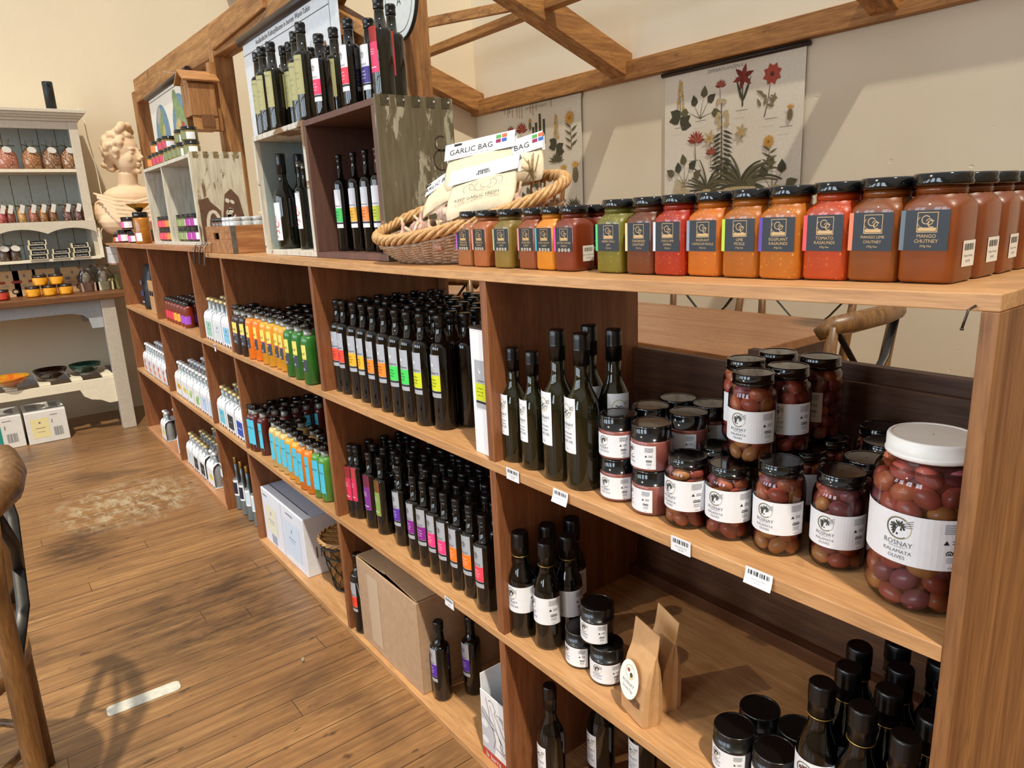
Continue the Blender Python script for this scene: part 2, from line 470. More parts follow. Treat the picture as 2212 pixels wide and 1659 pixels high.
# timber frame above and behind the counter
TIM = wood('old_timber', '#c08a4c', '#8a5a2e', 'x', .6, .8, .6, dirt='#3d2614')
TIMZ = wood('old_timber_upright', '#b88550', '#84562e', 'z', .6, .8, .6, dirt='#3d2614')
TIMY = wood('old_timber_rafter', '#c08a4c', '#8a5a2e', 'y', .6, .8, .6, dirt='#3d2614')
def beam(p0, p1, w, h, name, mat, up=(0, 0, 1)):
    p0, p1 = Vector(p0), Vector(p1); t = (p1-p0).normalized(); s_ = t.cross(Vector(up)).normalized(); u_ = s_.cross(t)
    mb = MB(); c = [(-w/2, -h/2), (w/2, -h/2), (w/2, h/2), (-w/2, h/2)]
    mb.loft([[p0+s_*a+u_*b_ for a, b_ in c], [p1+s_*a+u_*b_ for a, b_ in c]], 0, False)
    return struct(mb.obj(name, mat, bevel=.004))
y0 = .29
hb0 = at(297, 221, 'y', y0); hb1 = at(528, 81, 'y', y0); ht0 = at(287, 172, 'y', y0)
dz = (hb1.z-hb0.z)/(hb1.x-hb0.x); hh = ht0.z-hb0.z
xe = -1.0
beam((hb0.x-.03, y0+.035, hb0.z+hh/2), (xe, y0+.035, hb0.z+hh/2+dz*(xe-hb0.x)), .07, hh, 'timber_header_beam', TIM)
q0 = at(452, 55, 'y', y0-.01); q1 = at(520, 12, 'y', y0-.01)
beam((q0.x, y0+.03, q0.z-.05), (-1.9, y0+.03, q0.z-.02+dz*(-1.9-q0.x)), .09, .09, 'timber_upper_beam', TIM)
beam((-1.022, y0+.0375, 1.05), (-1.022, y0+.0375, 2.5), .045, .075, 'timber_post', TIMZ, (0, 1, 0))
beam((-2.58, y0+.0375, 1.05), (-2.58, y0+.0375, 1.88), .045, .085, 'timber_post', TIMZ, (0, 1, 0))
lp = at(300, 300, 'y', y0); 
beam((lp.x+.03, y0+.05, 1.07), (lp.x+.03, y0+.05, 1.93), .07, .1, 'timber_post', TIMZ, (0, 1, 0))
# braces seen between the hanging chart and the near post
b0 = at(700, 62, 'y', .34); b1 = at(812, -10, 'y', .34)
beam((b0.x-.2, .33, b0.z-.11), (-1.05, .33, 1.98), .03, .055, 'timber_brace', TIM, (0, 1, 0))
b0 = at(722, 25, 'y', .33); b1 = at(800, 85, 'y', .33)
beam((b0.x-.1, .325, b0.z+.06), (-1.03, .325, at(868, 130, 'y', .325).z), .03, .06, 'timber_brace', TIM, (0, 1, 0))
b0 = at(724, 95, 'y', .33); b1 = at(800, 103, 'y', .33)
beam((b0.x-.5, .345, b0.z+.01), (-1.03, .345, b0.z-.03), .03, .06, 'timber_rail', TIM)
# roof frame by the back wall
beam((XL, 2.92, 1.99), (3.2, 2.92, 1.98), .055, .115, 'timber_wall_rail', TIM)
r0 = at(935, 110, 'y', 2.25)
beam((XL, 2.25, 2.29), (3.2, 2.25, 2.27), .07, .05, 'timber_purlin', TIM)
for i, xr in enumerate((-4.40, -2.76, -1.08, .55)):
    beam((xr, 2.94, 2.02), (xr, 1.0, 2.73), .13, .15, 'timber_rafter', TIMY)
beam((-2.80, 2.27, 2.34), (-4.42, 1.75, 2.40), .03, .06, 'timber_strut', TIM)

# ------------------------------------------------------------ the long open cupboard
FRONTW = wood('shelf_wood', '#c9956a', '#a87350', 'x', .5, 1.2, .35, .8)
TOPW = wood('shelf_top_wood', '#d0a06e', '#b48354', 'x', .45, 1.0, .4, .9, dirt='#6d5a40')
PANW = wood('panel_wood', '#9c6640', '#7c4a2c', 'z', .5, 1.2, .3, .8)
BACKW = wood('back_panel_wood', '#6f4529', '#583320', 'x', .55, .8, .3, .7)
DARKB = wood('dark_back_board', '#6e472a', '#4f2e18', 'x', .55, 1.4, .4, 1.1)
D = .372
cup = empty('open_cupboard', (0, 0, 0), 0, 'long open brown wooden cupboard of cubbyholes running down the shop', 'shelving unit')
def board(x0, x1, key, name, mat, thick, z=None, y0=0., y1=D, mats=None):
    n = max(2, int((x1-x0)/.12)); rings = []
    zz = (lambda x: Z(key, x)) if z is None else (lambda x: z)
    for i in range(n+1):
        x = x0+(x1-x0)*i/n; t = zz(x)
        rings.append([(x, y0, t-thick), (x, y1, t-thick), (x, y1, t), (x, y0, t)])
    return MB().loft(rings, 0, False).obj(name, mat, cup, .0012)
board(-2.0, .4385, 'ct', 'countertop', TOPW, .0155)
board(-4.29, -2.0005, 'cl', 'countertop', FRONTW, .02, 1.07)
for key, th in (('s1', .0175), ('s2', .0165)):
    board(-3.80, .424, key, 'shelf_board', TOPW, th)
board(-3.80, -2.221, 'bt', 'base_board', FRONTW, .0176, .0176)
board(-1.827, .424, 'bt', 'base_board', TOPW, .0176, .0176)
PX = [(-3.80, -3.7817), (-2.993, -2.976), (-2.238, -2.220), (-1.827, -1.809), (-1.062, -1.045), (-.319, -.301)]
for i, (x0, x1) in enumerate(PX):
    tops = [Z('ct', x1)-.0155 if x1 > -1.7 else 1.05, Z('s1', x1)-.0175, Z('s2', x1)-.0165]
    bots = [Z('s1', x1), Z('s2', x1), .0176 if i != 2 else 0]
    if i == 2: bots[2] = 0
    for z0, z1 in zip(bots, tops):
        MB().box(x0, x1, .001, D-.001, z0, z1).obj('divider', PANW, cup, .001)
MB().box(.424, .4385, 0, D, 0, Z('ct', .43)-.0155).obj('end_panel', wood('end_panel_wood', '#a07042', '#764a28', 'z', .5, .8, .6, .9), cup, .001)
# back panels: closed cells, an open top where the dining tables show through
for x0, x1, z0, z1, m in ((-3.79, -3.0, 0, 1.05, PANW), (-2.99, -2.24, 0, 1.05, PANW), (-2.23, -1.82, 0, 1.05, PANW), (-1.81, -1.062, 0, 1.034, BACKW), (-1.05, -.31, 0, .696, BACKW),
                          (-1.05, -1.007, .71, 1.03, PANW), (-.31, .43, 0, .70, DARKB)):
    MB().box(x0, x1, D-.004, D+.004, z0, z1).obj('back_panel', m, cup)
MB().box(-.301, .424, D-.014, D-.004, .713, .866).obj('back_board', DARKB, cup, .001)
MB().box(-.05, .424, D+.002, D+.02, .72, .89).obj('back_rail', DARKB, cup, .001)
MB().box(-.301, .424, D-.03, D-.004, .367, .392).obj('batten', wood('batten', '#7d4c2a', '#5d351c', 'x'), cup, .001)
# nail bent under the counter edge
nl = MB(); n0 = at(2104, 660, 'y', -.004)
nl.tube([(n0.x, .004, n0.z), (n0.x-.001, -.012, n0.z-.003), (n0.x-.003, -.016, n0.z-.018)], .0011, 8); nl.ball((n0.x-.003, -.016, n0.z-.019), .0018, .0018, .0012, 8, 4)
nl.obj('bent_nail', P('#4a443e', .4, .1, metal=.8), cup)
# ------------------------------------------------------------ kinds of bottles and jars
def T(x=0, y=0, z=0, rz=0): return Matrix.Translation((x, y, z)) @ Matrix.Rotation(rz, 4, 'Z')
def prof_arc(r0, z0, r1, z1, n=5, bulge=1):
    "quarter-ellipse between two profile points: vertical at the first, level at the second"
    return [(r1+(r0-r1)*math.cos(PI/2*i/n), z0+(z1-z0)*math.sin(PI/2*i/n)) for i in range(1, n+1)]
GLASSK = darkglass('dark_bottle_glass', '#060504')
GLASSG = darkglass('dark_green_glass', '#14120a')
SILVER = P('#b9bfc9', .35, .02, metal=.3, name='silver_print')
OLIVEL = P('#a8a470', .6, .04)
def cyl_label(w, h, r, parts_fn, z0, ang=-PI/2, n=14):
    a = Art(); parts_fn(a, w, h); return a.build(on_cyl(r, z0, ang), 'label')
BLACKP = P('#101014', .5, 0)
_lab = {}
def bird(a, cx, cy, s, m):
    "white long-necked bird"
    a.poly([(cx-s*.5, cy+s*.95), (cx-s*.38, cy+s*.2), (cx-s*.05, cy-s*.35), (cx+s*.3, cy-s*.3), (cx+s*.42, cy+s*.1), (cx+s*.6, cy+s*.3), (cx+s*.35, cy+s*.35), (cx+s*.3, cy+s*.12), (cx, cy+s*.2), (cx-s*.25, cy+s*.7)], m)
def vine(a, cx, cy, s, m, seed=1):
    rd = random.Random(seed)
    a.ring(cx, cy, s*.42, s*.07, m, 0, 2*PI, 10); a.ring(cx+s*.45, cy+s*.1, s*.28, s*.07, m, -1, 4, 8)
    for i in range(6):
        t = rd.uniform(0, 6.28); a.line([(cx+s*.3*math.cos(t), cy+s*.3*math.sin(t)), (cx+s*.9*math.cos(t+.3), cy+s*.8*math.sin(t+.3))], s*.06, m)
def lb_oil(color, art='bird', top=SILVER, full=None):
    c = P(color, .5, .02)
    def fn(a, w, h):
        a.rect(-w/2, 0, w/2, h, top, 10); a.next()
        a.rect(-w/2, h*.16, w/2, h*.52, c, 10)
        a.rect(-w/2, h*.105, w/2, h*.15, BLACKP, 10); a.next()
        if art == 'bird': bird(a, -w*.02, h*.76, w*.26, PAPER); a.text('la barre', w*.1, h*.58, w*.2, BLACKP)
        else: vine(a, -w*.05, h*.78, w*.3, BLACKP); a.text('B A R R E', 0, h*.57, w*.15, BLACKP)
        for k, t in enumerate(('Australian', 'Extra Virgin', 'Olive Oil')): a.text(t, -w*.05, h*(.42-.075*k), w*.13, PAPER if art != 'bird' else BLACKP)
    return fn
def lb_frame(top, low):
    ct, cl = P(top, .5, .03), P(low, .5, .03)
    def fn(a, w, h):
        a.rect(-w/2, 0, w/2, h, cl, 10); a.rect(-w/2, h*.66, w/2, h, ct, 10); a.next()
        a.ring(0, 0, 0, 0, cl) if 0 else None
        a.line([(-w*.44, h*.03), (w*.44, h*.03), (w*.44, h*.97), (-w*.44, h*.97), (-w*.44, h*.03)], w*.025, ct)
        a.rect(-w*.3, h*.1, w*.3, h*.12, PAPER, 4)
        for k in range(3): a.rect(-w*.25, h*(.5-.05*k), w*.2, h*(.515-.05*k), P('#d9c0c0', .6, 0), 3)
    return fn
def lb_plain(color):
    c = P(color, .6, .03)
    def fn(a, w, h):
        a.rect(-w/2, 0, w/2, h, c, 10); a.next()
        a.text('EXTRA VIRGIN', 0, h*.88, w*.12, INK2); a.text('olive oil', 0, h*.55, w*.12, INK2)
        a.rect(-w*.2, h*.4, w*.2, h*.41, INK2, 3); a.rect(-w*.25, h*.15, w*.25, h*.16, INK2, 3)
    return fn
def bottle_kind(name, r, h, glass, capmat, lab, lw=None, lz=.3, lh=.4, shoulder=.68, neck=.36, caph=.12, style='long', ang=-PI/2, capr=None, ring=None):
    nr = r*neck; cz = h*(1-caph)
    g = MB()
    pr_ = [(r*.8, 0), (r*.95, h*.006), (r, h*.025), (r, h*shoulder)]
    if style == 'square': pr_ += prof_arc(r, h*shoulder, nr*1.15, h*(shoulder+.055), 5)
    elif style == 'wine': pr_ += [(r*.985, h*(shoulder+.035)), (r*.93, h*(shoulder+.075)), (r*.82, h*(shoulder+.115)), (nr+(r-nr)*.42, h*(shoulder+.15)), (nr+(r-nr)*.15, h*(shoulder+.19))]
    else: pr_ += prof_arc(r, h*shoulder, nr*1.3, h*(shoulder+.07), 6)
    pr_ += [(nr, min(h*(shoulder+.24), cz-.004)) if style == 'wine' else (nr, min(h*(shoulder+.2), cz-.004)), (nr, cz)]
    g.lathe(pr_, 24)
    cr = capr or nr*1.13
    c = MB()
    if style == 'wine': c.lathe([(cr*1.0, cz-h*.09), (cr*1.0, cz), (cr*1.04, cz+.001)]+[q for k in range(5) for q in ((cr*1.05, cz+(h*.985-cz)*(.1+.17*k)), (cr*.98, cz+(h*.985-cz)*(.17+.17*k)))]+[(cr*1.03, h*.988), (cr*.9, h)], 20)
    elif style == 'cork': c.lathe([(cr*.9, cz-.004), (cr*.9, cz+.004), (cr*.96, cz+.006), (cr*.9, cz+h*.03), (cr*.98, cz+h*.035), (cr*.98, cz+h*.05), (cr*1.12, cz+h*.055), (cr*1.15, h*.985), (cr*1.0, h)], 20)
    else: c.lathe([(cr*.95, cz-.004), (cr, cz-.003), (cr, cz+h*.02), (cr*.94, cz+h*.024), (cr*1.02, cz+h*.035), (cr*.97, cz+h*.045), (cr*1.04, cz+h*.055), (cr*1.04, h*.985), (cr*.9, h)], 20)
    parts = [('glass_body', g.mesh(name, [glass]), None, None, None), ('cap', c.mesh(name+'_cap', [capmat]), None, None, None)]
    if ring:
        q = MB()
        zz = cz-h*.088; q.lathe([(cr*1.015, zz), (cr*1.06, zz+.0007), (cr*1.015, zz+.0014)], 20, capb=False, capt=False)
        parts.append(('neck_band', q.mesh(name+'_band', [ring]), None, None, None))
    if lab: parts.append(('label', cyl_label(lw, h*lh, r, lab, h*lz, ang), None, None, None))
    kind(name, parts)
# upper front row: oil bottles with bird labels
OILC = {'red': '#f5492f', 'yellow': '#f2b31d', 'orange': '#ff8a24', 'green': '#3fd45a', 'lime': '#cdd613'}
for n_, c_ in OILC.items():
    bottle_kind('oil_'+n_, .0245, .2345, GLASSK, BLACKCAP, lb_oil(c_), .036, .29, .375, .70, .42, .1, 'cork')
bottle_kind('oil_plain', .0245, .2345, GLASSK, BLACKCAP, None, shoulder=.70, neck=.42, caph=.1, style='cork')
VINC = {'purple': '#5a2ca6', 'plum': '#8a1f8f', 'pink': '#ff3f86', 'orange': '#ff7d1c', 'coral': '#f8475c'}
for n_, c_ in VINC.items():
    bottle_kind('vin_'+n_, .0228, .202, GLASSK, BLACKCAP, lb_oil(c_, 'vine'), .034, .26, .43, .66, .47, .09, 'square')
for n_, t_, l_ in (('rose', '#a84434', '#dd2f5c'), ('violet', '#a84434', '#7b2f8e'), ('sage', '#a84434', '#7fa04e')):
    bottle_kind('fr_'+n_, .0228, .202, GLASSK, BLACKCAP, lb_frame(t_, l_), .034, .25, .47, .68, .46, .09, 'square')
bottle_kind('vin_none', .0228, .202, GLASSK, BLACKCAP, None, shoulder=.67, neck=.47, caph=.09, style='square')
# crate bottles
bottle_kind('crate_olive', .0232, .226, GLASSG, BLACKCAP, lb_plain('#b0ab76'), .038, .26, .40, .66, .48, .09, 'square')
bottle_kind('crate_red', .0225, .182, GLASSK, BLACKCAP, lb_oil('#ee2b4a', 'vine', PAPER), .038, .17, .52, .66, .48, .09, 'square')
bottle_kind('crate_rose', .0225, .182, GLASSK, BLACKCAP, lb_oil('#f02a62', 'vine', PAPER), .038, .17, .52, .66, .48, .09, 'square')
bottle_kind('crate_violet', .0225, .178, GLASSK, BLACKCAP, lb_oil('#3f2a86', 'vine', PAPER), .038, .17, .52, .66, .48, .09, 'square')
bottle_kind('tall_frame', .0238, .198, GLASSG, BLACKCAP, lb_frame('#e2572b', '#e12d66'), .03, .26, .45, .66, .42, .09, 'square')
bottle_kind('crate_none', .0225, .2, GLASSG, BLACKCAP, None, shoulder=.66, neck=.48, caph=.09, style='square')
for n_, c_ in (('green', '#3fc25a'), ('yellow', '#edb22a'), ('orange', '#f58a3a'), ('lime', '#c5cf2a')):
    bottle_kind('bin_'+n_, .0195, .235, GLASSK, BLACKCAP, lb_oil(c_, 'bird', PAPER), .032, .24, .40, .68, .34, .09, 'cork')
def lb_red(a, w, h):
    a.rect(-w/2, 0, w/2, h, PAPER, 10); a.next(); rr = P('#d2503f', .6, .05)
    for k in range(4): a.ring(w*.1*(-1)**k, h*(.18+.13*k), w*.2, w*.07, rr, k, k+5, 12)
    a.text('Fig', -w*.1, h*.85, w*.15, INK)
bottle_kind('crate_wine', .033, .272, GLASSG, BLACKCAP, lb_red, .05, .09, .40, .50, .36, .12, 'wine')
bottle_kind('crate_slim', .018, .235, GLASSG, P('#8e8a82', .3, .1, metal=.6), lb_red, .036, .24, .42, .66, .34, .03, 'long')

# ---- juices and tonics
def juice_kind(name, c1, c2, lab, r=.0215, h=.178, lw=.03, lz=.16, lh=.5, dark=False):
    g = MB()
    fillm = content('fill_'+name, c1, c2, 40)
    g.lathe([(r*.85, 0), (r, h*.02), (r, h*.70)]+prof_arc(r, h*.70, r*.62, h*.80, 5), 22)
    nk = MB(); nk.lathe([(r*.62, h*.795), (r*.56, h*.83), (r*.56, h*.93)], 20)
    c = MB(); c.lathe([(r*.78, h*.915), (r*.84, h*.92), (r*.84, h*.975), (r*.8, h*.985), (r*.76, h*.985), (r*.74, h*.975)], 20)
    c.lathe([(r*.74, h*.975), (r*.3, h)], 20)
    kind(name, [('glass_body', g.mesh(name, [fillm]), None, None, None), ('neck', nk.mesh(name+'_neck', [P('#8d8f86', .06, .02, coat=1)]), None, None, None),
                ('lid', c.mesh(name+'_lid', [BLACKMETAL]), None, None, None), ('label', cyl_label(lw, h*lh, r, lab, h*lz), None, None, None)])
def lb_soul(bar):
    y_, b_, k_ = P('#f1de6c', .55, .03), P(bar, .5, 0), P('#3b3f48', .6, .03)
    def fn(a, w, h):
        a.rect(-w/2, h*.55, w/2, h, y_, 8); a.rect(-w/2, h*.12, w/2, h*.52, k_, 8); a.poly([(-w/2, h*.12), (-w/2, h*.03), (w*.1, h*0), (w/2, h*.12)], k_); a.rect(-w/2, h*.52, w/2, h*.56, b_, 8)
        a.next(); a.text('soul', 0, h*.72, w*.42, INK); a.ell(w*.1, h*.2, w*.14, w*.14, P('#8f959e', .6, 0), 10)
        a.rect(-w*.3, h*.45, w*.1, h*.48, PAPER, 3)
    return fn
for n_, a_, b_, bar in (('dark', '#2c0d0b', '#1a0707', '#8f6bb0'), ('orange', '#ff8a1c', '#e86c08', '#f2543f'), ('yellow', '#e9a92c', '#cf8b18', '#c42f8e'), ('green', '#2f7a2a', '#1f5c20', '#c9c95a')):
    juice_kind('soul_'+n_, a_, b_, lb_soul(bar), h=.165)
CY = P('#4fc3e2', .5, .03)
def lb_blue(a, w, h):
    a.rect(-w/2, h*.1, w/2, h, CY, 8); a.poly([(-w/2, h*.1), (0, h*.05), (w/2, h*.1)], CY)
    for s_ in (-1, 1): a.poly([(s_*w/2, h*.1), (s_*w/2, 0), (0, h*.1)][::s_], CY)
    a.next(); a.text('juicery', 0, h*.72, w*.3, INK); a.rect(-w*.1, h*.2, w*.1, h*.22, PAPER, 2)
for n_, a_, b_ in (('berry', '#5a1512', '#3d0d0c'), ('cream', '#d8c07a', '#c4a55c'), ('mango', '#f0b03a', '#de921e'), ('orange', '#f08a22', '#da6c0c'), ('kale', '#5d9a3c', '#467c2c')):
    juice_kind('blue_'+n_, a_, b_, lb_blue, h=.165, lw=.034, lz=.1, lh=.6)
# big gold-capped tonic
def lb_tonic(c):
    c = P(c, .5, .02)
    def fn(a, w, h): a.rect(-w/2, 0, w/2, h, PAPER, 10); a.next(); a.rect(-w*.42, h*.12, w*.42, h*.85, c, 8)
    return fn
TONICG = darkglass('pale_tonic_glass', '#5b6467')
for n_, c_ in (('navy', '#161a33'), ('pale', '#c9dbe6')):
    bottle_kind('tonic_'+n_, .019, .225, TONICG, P('#c9a558', .3, .05, metal=.7), lb_tonic(c_), .05, .28, .30, .42, .36, .035, 'wine')
# ---- kalamata olives
CLEAR = thin_glass('clear_glass', (.93, .9, .88, 1))
BRINE = content('dark_brine', '#7d2e22', '#5a1f18', 20, coat=.1)
OLV = []
for hx in ('#b5584c', '#c66f4e', '#93505a', '#c98850', '#b9594a'):
    m_, nt_, b_ = newmat('olive_skin_'+hx[1:]); n_ = noise(nt_, coords(nt_), 40, 3)
    cc = srgb(hx); nt_.links.new(ramp(nt_, n_, [(.35, tuple(x*.75 for x in cc[:3])+(1,)), (.65, cc)]), b_.inputs['Base Color']); b_.inputs['Roughness'].default_value = .3; OLV.append(m_)
def olive_fill(r, z0, z1, orx, rnd, rtop=None, zs=None):
    mb = MB(); z = z0+orx*.8; k = 0
    while z < z1:
        rr = r-orx*.80
        if zs and z > zs: rr = r-orx*.8-(z-zs)/(z1-zs+1e-6)*(r-rtop)*.8
        n = max(4, int(2*PI*rr/(orx*2.05)))
        for i in range(n):
            a = 2*PI*(i+.5*(k % 2)+rnd.uniform(-.12, .12))/n
            M = Matrix.Rotation(a, 3, 'Z') @ Matrix.Rotation(rnd.uniform(-.9, .9), 3, 'X') @ Matrix.Diagonal((.92, 1.35, .98))
            M = M @ Matrix.Rotation(0, 3, 'Z')
            s_ = rnd.uniform(.86, 1.0)
            mb.ball((rr*math.cos(a), rr*math.sin(a), z+rnd.uniform(-.15, .15)*orx), orx*s_, orx*s_, orx*s_, 12, 7, rnd.randrange(5), M)
        z += orx*1.62; k += 1
    return mb
ARCH = []
def rosnay(lines, w0=-.045, w1=.06, kindl='olive'):
    gold = P('#b9a86a', .6, .02); leaf = P('#3f4436', .6, .05)
    def fn(a, w, h):
        s = h/.05
        a.rect(w0*s, 0, w1*s, h, PAPER, 26); a.next()
        a.ring(0, h*.70, h*.225, h*.013, gold, n=26); a.ring(0, h*.70, h*.205, h*.016, INK, .9, 5.4, 22); a.next()
        rd = random.Random(3)
        for i in range(11):
            t = 2.3+.35*(i % 6)-1.9*(i > 5); d = (.09+.012*(i % 3))*h; cx, cy = d*math.cos(t), h*.70+d*math.sin(t)
            a.ell(cx, cy, h*.062, h*.017, leaf, 7, t+.3)
        for i in range(6): a.ell(rd.uniform(-.13, .05)*h, h*(.70+rd.uniform(-.13, .10)), h*.018, h*.024, INK, 7)
        for i in range(4): a.line([(h*.12, h*(.74+.03*i)), (h*.25, h*(.76+.045*i))], h*.01, INK)
        a.line([(-h*.1, h*.58), (h*.06, h*.86)], h*.012, INK); a.ell(h*.1, h*.7, h*.02, h*.026, INK, 8)
        if kindl == 'fig': a.ell(-h*.07, h*.74, h*.05, h*.04, P('#a8544f', .6, .1), 8); a.ell(h*.04, h*.62, h*.04, h*.035, P('#d9b64a', .6, .1), 8)
        a.text('ROSNAY', 0, h*.40, h*.135, INK2); a.text('O R G A N I C', 0, h*.325, h*.05, INK2)
        for k, t in enumerate(lines): a.text(t, 0, h*(.235-.11*k), h*.10, INK2)
        if w1*s > h*.9:
            x = h*.92
            for k in range(5): a.rect(x-h*.17, h*(.90-.04*k), x+h*(.17-.03*(k == 4)), h*(.915-.04*k), INK2, 3)
            a.poly([(x-h*.17, h*.52), (x-h*.07, h*.52), (x-h*.12, h*.61)], INK); a.rect(x-h*.02, h*.58, x+h*.14, h*.6, INK2, 2); a.rect(x-h*.02, h*.53, x+h*.14, h*.55, INK2, 2)
            for q in (-1, 1): a.ring(x+q*h*.055, h*.34, h*.055, h*.02, INK, 0 if q > 0 else 0, PI, 8); a.ring(x+q*h*.055, h*.34, h*.02, h*.015, INK, 0, 2*PI, 6)
            a.rect(x-h*.12, h*.315, x+h*.12, h*.33, INK, 3)
            for k in range(3): a.rect(x-h*.1, h*(.25-.04*k), x+h*.1, h*(.262-.04*k), INK2, 2)
            a.text('375mL', x, h*.06, h*.05, INK2)
    return fn
def screw_lid(name, r, z0, z1, m, n=28, lug=False):
    c = MB(); dz = z1-z0
    c.lathe([(r*.96, z0), (r*1.02, z0+dz*.08), (r*1.02, z0+dz*.22), (r, z0+dz*.3), (r, z0+dz*.3), (r, z1-dz*.16), (r*.985, z1-dz*.06), (r*.955, z1), (r*.955, z1), (r*.90, z1)], n, capt=False)
    c.lathe([(r*.90, z1), (r*.88, z1-.0007)], n, capb=False, capt=False, smooth=False); c.lathe([(r*.88, z1-.0007), (.001, z1-.0006)], n, capb=False, capt=False)
    return c.mesh(name, [m])
def olive_jar(name, r, h, lr, lab, lz, lh, orx=.0098, big=False, seed=1, lidm=BLACKMETAL, lw=.1):
    rd = random.Random(seed); zs = h*.70 if not big else h*.74; zt = h*.845 if not big else h*.84
    prof = [(r*.75, 0.0005), (r*.93, h*.02), (r, h*.07), (r, zs)]
    prof += prof_arc(r, zs, lr*.94, zt, 5) + [(lr*.93, h*.90)]
    g = MB(); g.lathe(prof, 32)
    ol = olive_fill(r-.0012, .004, zt, orx, rd, lr*.9, zs)
    core = MB(); rc = r-orx*1.25
    core.lathe([(rc*.9, .002), (rc, .006), (rc, zs), (lr*.8, zt), (lr*.85, h*.88)], 20)
    co = P('#f3f2ee', .35, .02) if lidm is None else lidm
    kind(name, [('glass_jar', g.mesh(name, [CLEAR]), None, None, None), ('brine', core.mesh(name+'_brine', [BRINE]), None, None, None),
                ('olives', ol.mesh(name+'_olives', OLV), None, None, 'stuff'), ('lid', screw_lid(name+'_lid', lr, h*(.87 if not big else .885), h, co), None, None, None),
                ('label', cyl_label(lw, h*lh, r, lab, h*lz), None, None, None)])
for i in range(3):
    olive_jar('kal_large_%d' % i, .0305, .1155, .0262, rosnay(['KALAMATA', 'OLIVES']), .25, .36, seed=i+1)
    olive_jar('kal_small_%d' % i, .0300, .097, .0262, rosnay(['KALAMATA', 'OLIVES']), .27, .44, seed=i+7)
olive_jar('kal_giant', .053, .1815, .0425, rosnay(['KALAMATA', 'OLIVES'], -.06, .075), .30, .30, .0118, True, 5, None)
def paste_jar(name, r, h, lab, fill, lidm, lh=.5):
    g = MB(); g.lathe([(r*.9, 0), (r, h*.03), (r, h*.62), (r*.96, h*.68)], 28)
    c = MB(); z0 = h*.68
    c.lathe([(r*.99, z0), (r*.99, z0), (r*.99, h*.965), (r*.975, h*.99), (r*.94, h), (r*.94, h), (r*.88, h)], 28, capt=False); c.lathe([(r*.88, h), (r*.86, h-.0006)], 28, capb=False, capt=False, smooth=False); c.lathe([(r*.86, h-.0006), (.001, h-.0005)], 28, capb=False, capt=False)
    kind(name, [('glass_jar', g.mesh(name, [fill]), None, None, None), ('lid', c.mesh(name+'_lid', [lidm]), None, None, None),
                ('label', cyl_label(.1, h*lh, r, lab, h*.07), None, None, None)])
paste_jar('olive_paste', .0285, .0652, rosnay(['OLIVE PASTE']), content('olive_paste_fill', '#9a5a50', '#7d443e', 30), BLACKMETAL, .52)
paste_jar('fig_syrup', .0285, .0655, rosnay(['FIG SYRUP'], kindl='fig'), content('dark_syrup', '#1a0f0a', '#100a07', 30), P('#0d0c0c', .28, .1, coat=.3), .54)
# rosnay bottles
def rosnay_side(lines, w, kindl='olive'):
    return rosnay(lines, -w/2, w/2, kindl)
GLASSO = darkglass('olive_green_glass', '#171608')
bottle_kind('oil_750', .0275, .244, GLASSO, BLACKCAP, None, shoulder=.48, neck=.41, caph=.11, style='wine')
bottle_kind('oil_375', .0235, .201, GLASSO, BLACKCAP, None, shoulder=.48, neck=.42, caph=.11, style='wine')
def tall_ros(lines):
    def fn(a, w, h):
        a.rect(-w/2, 0, w/2, h, PAPER, 10); a.next(); g = P('#b9a86a', .6, .02)
        a.ring(0, h*.76, w*.3, w*.03, g, n=20); a.next(); rd = random.Random(2)
        for i in range(8):
            t = rd.uniform(0, 6.28); d = rd.uniform(.05, .2)*w; a.ell(d*math.cos(t), h*.76+d*math.sin(t), w*.08, w*.025, P('#3f4436', .6, .05), 6, t)
        for i in range(3): a.line([(w*.2, h*(.79+.02*i)), (w*.42, h*(.80+.03*i))], w*.02, INK)
        a.text('ROSNAY', 0, h*.52, w*.2, INK2); a.text('O R G A N I C', 0, h*.455, w*.08, INK2)
        for k, t in enumerate(lines): a.text(t, 0, h*(.36-.075*k), w*(.11 if k < 2 else .17), INK2)
        a.text('750ml', 0, h*.07, w*.08, INK2)
    return fn
for nm, r_, h_ in (('oil_750', .0275, .244), ('oil_375', .0235, .201)):
    KINDS[nm].append(('label', cyl_label(.036 if r_ > .025 else .030, h_*.36, r_, tall_ros(['AUSTRALIAN', 'UNFILTERED', 'OLIVE OIL']), h_*.245), None, None, None))
GOLDB = P('#b89a55', .35, .02, metal=.7)
bottle_kind('fig_vinegar', .0258, .203, GLASSK, BLACKCAP, rosnay(['FIG VINEGAR'], kindl='fig'), .1, .255, .255, .50, .52, .13, 'wine', ring=GOLDB)
bottle_kind('vinegar_tall', .0275, .244, GLASSK, BLACKCAP, tall_ros(['AUSTRALIAN', 'ORGANIC', 'OLIVE OIL']), .036, .2, .30, .50, .42, .11, 'wine')
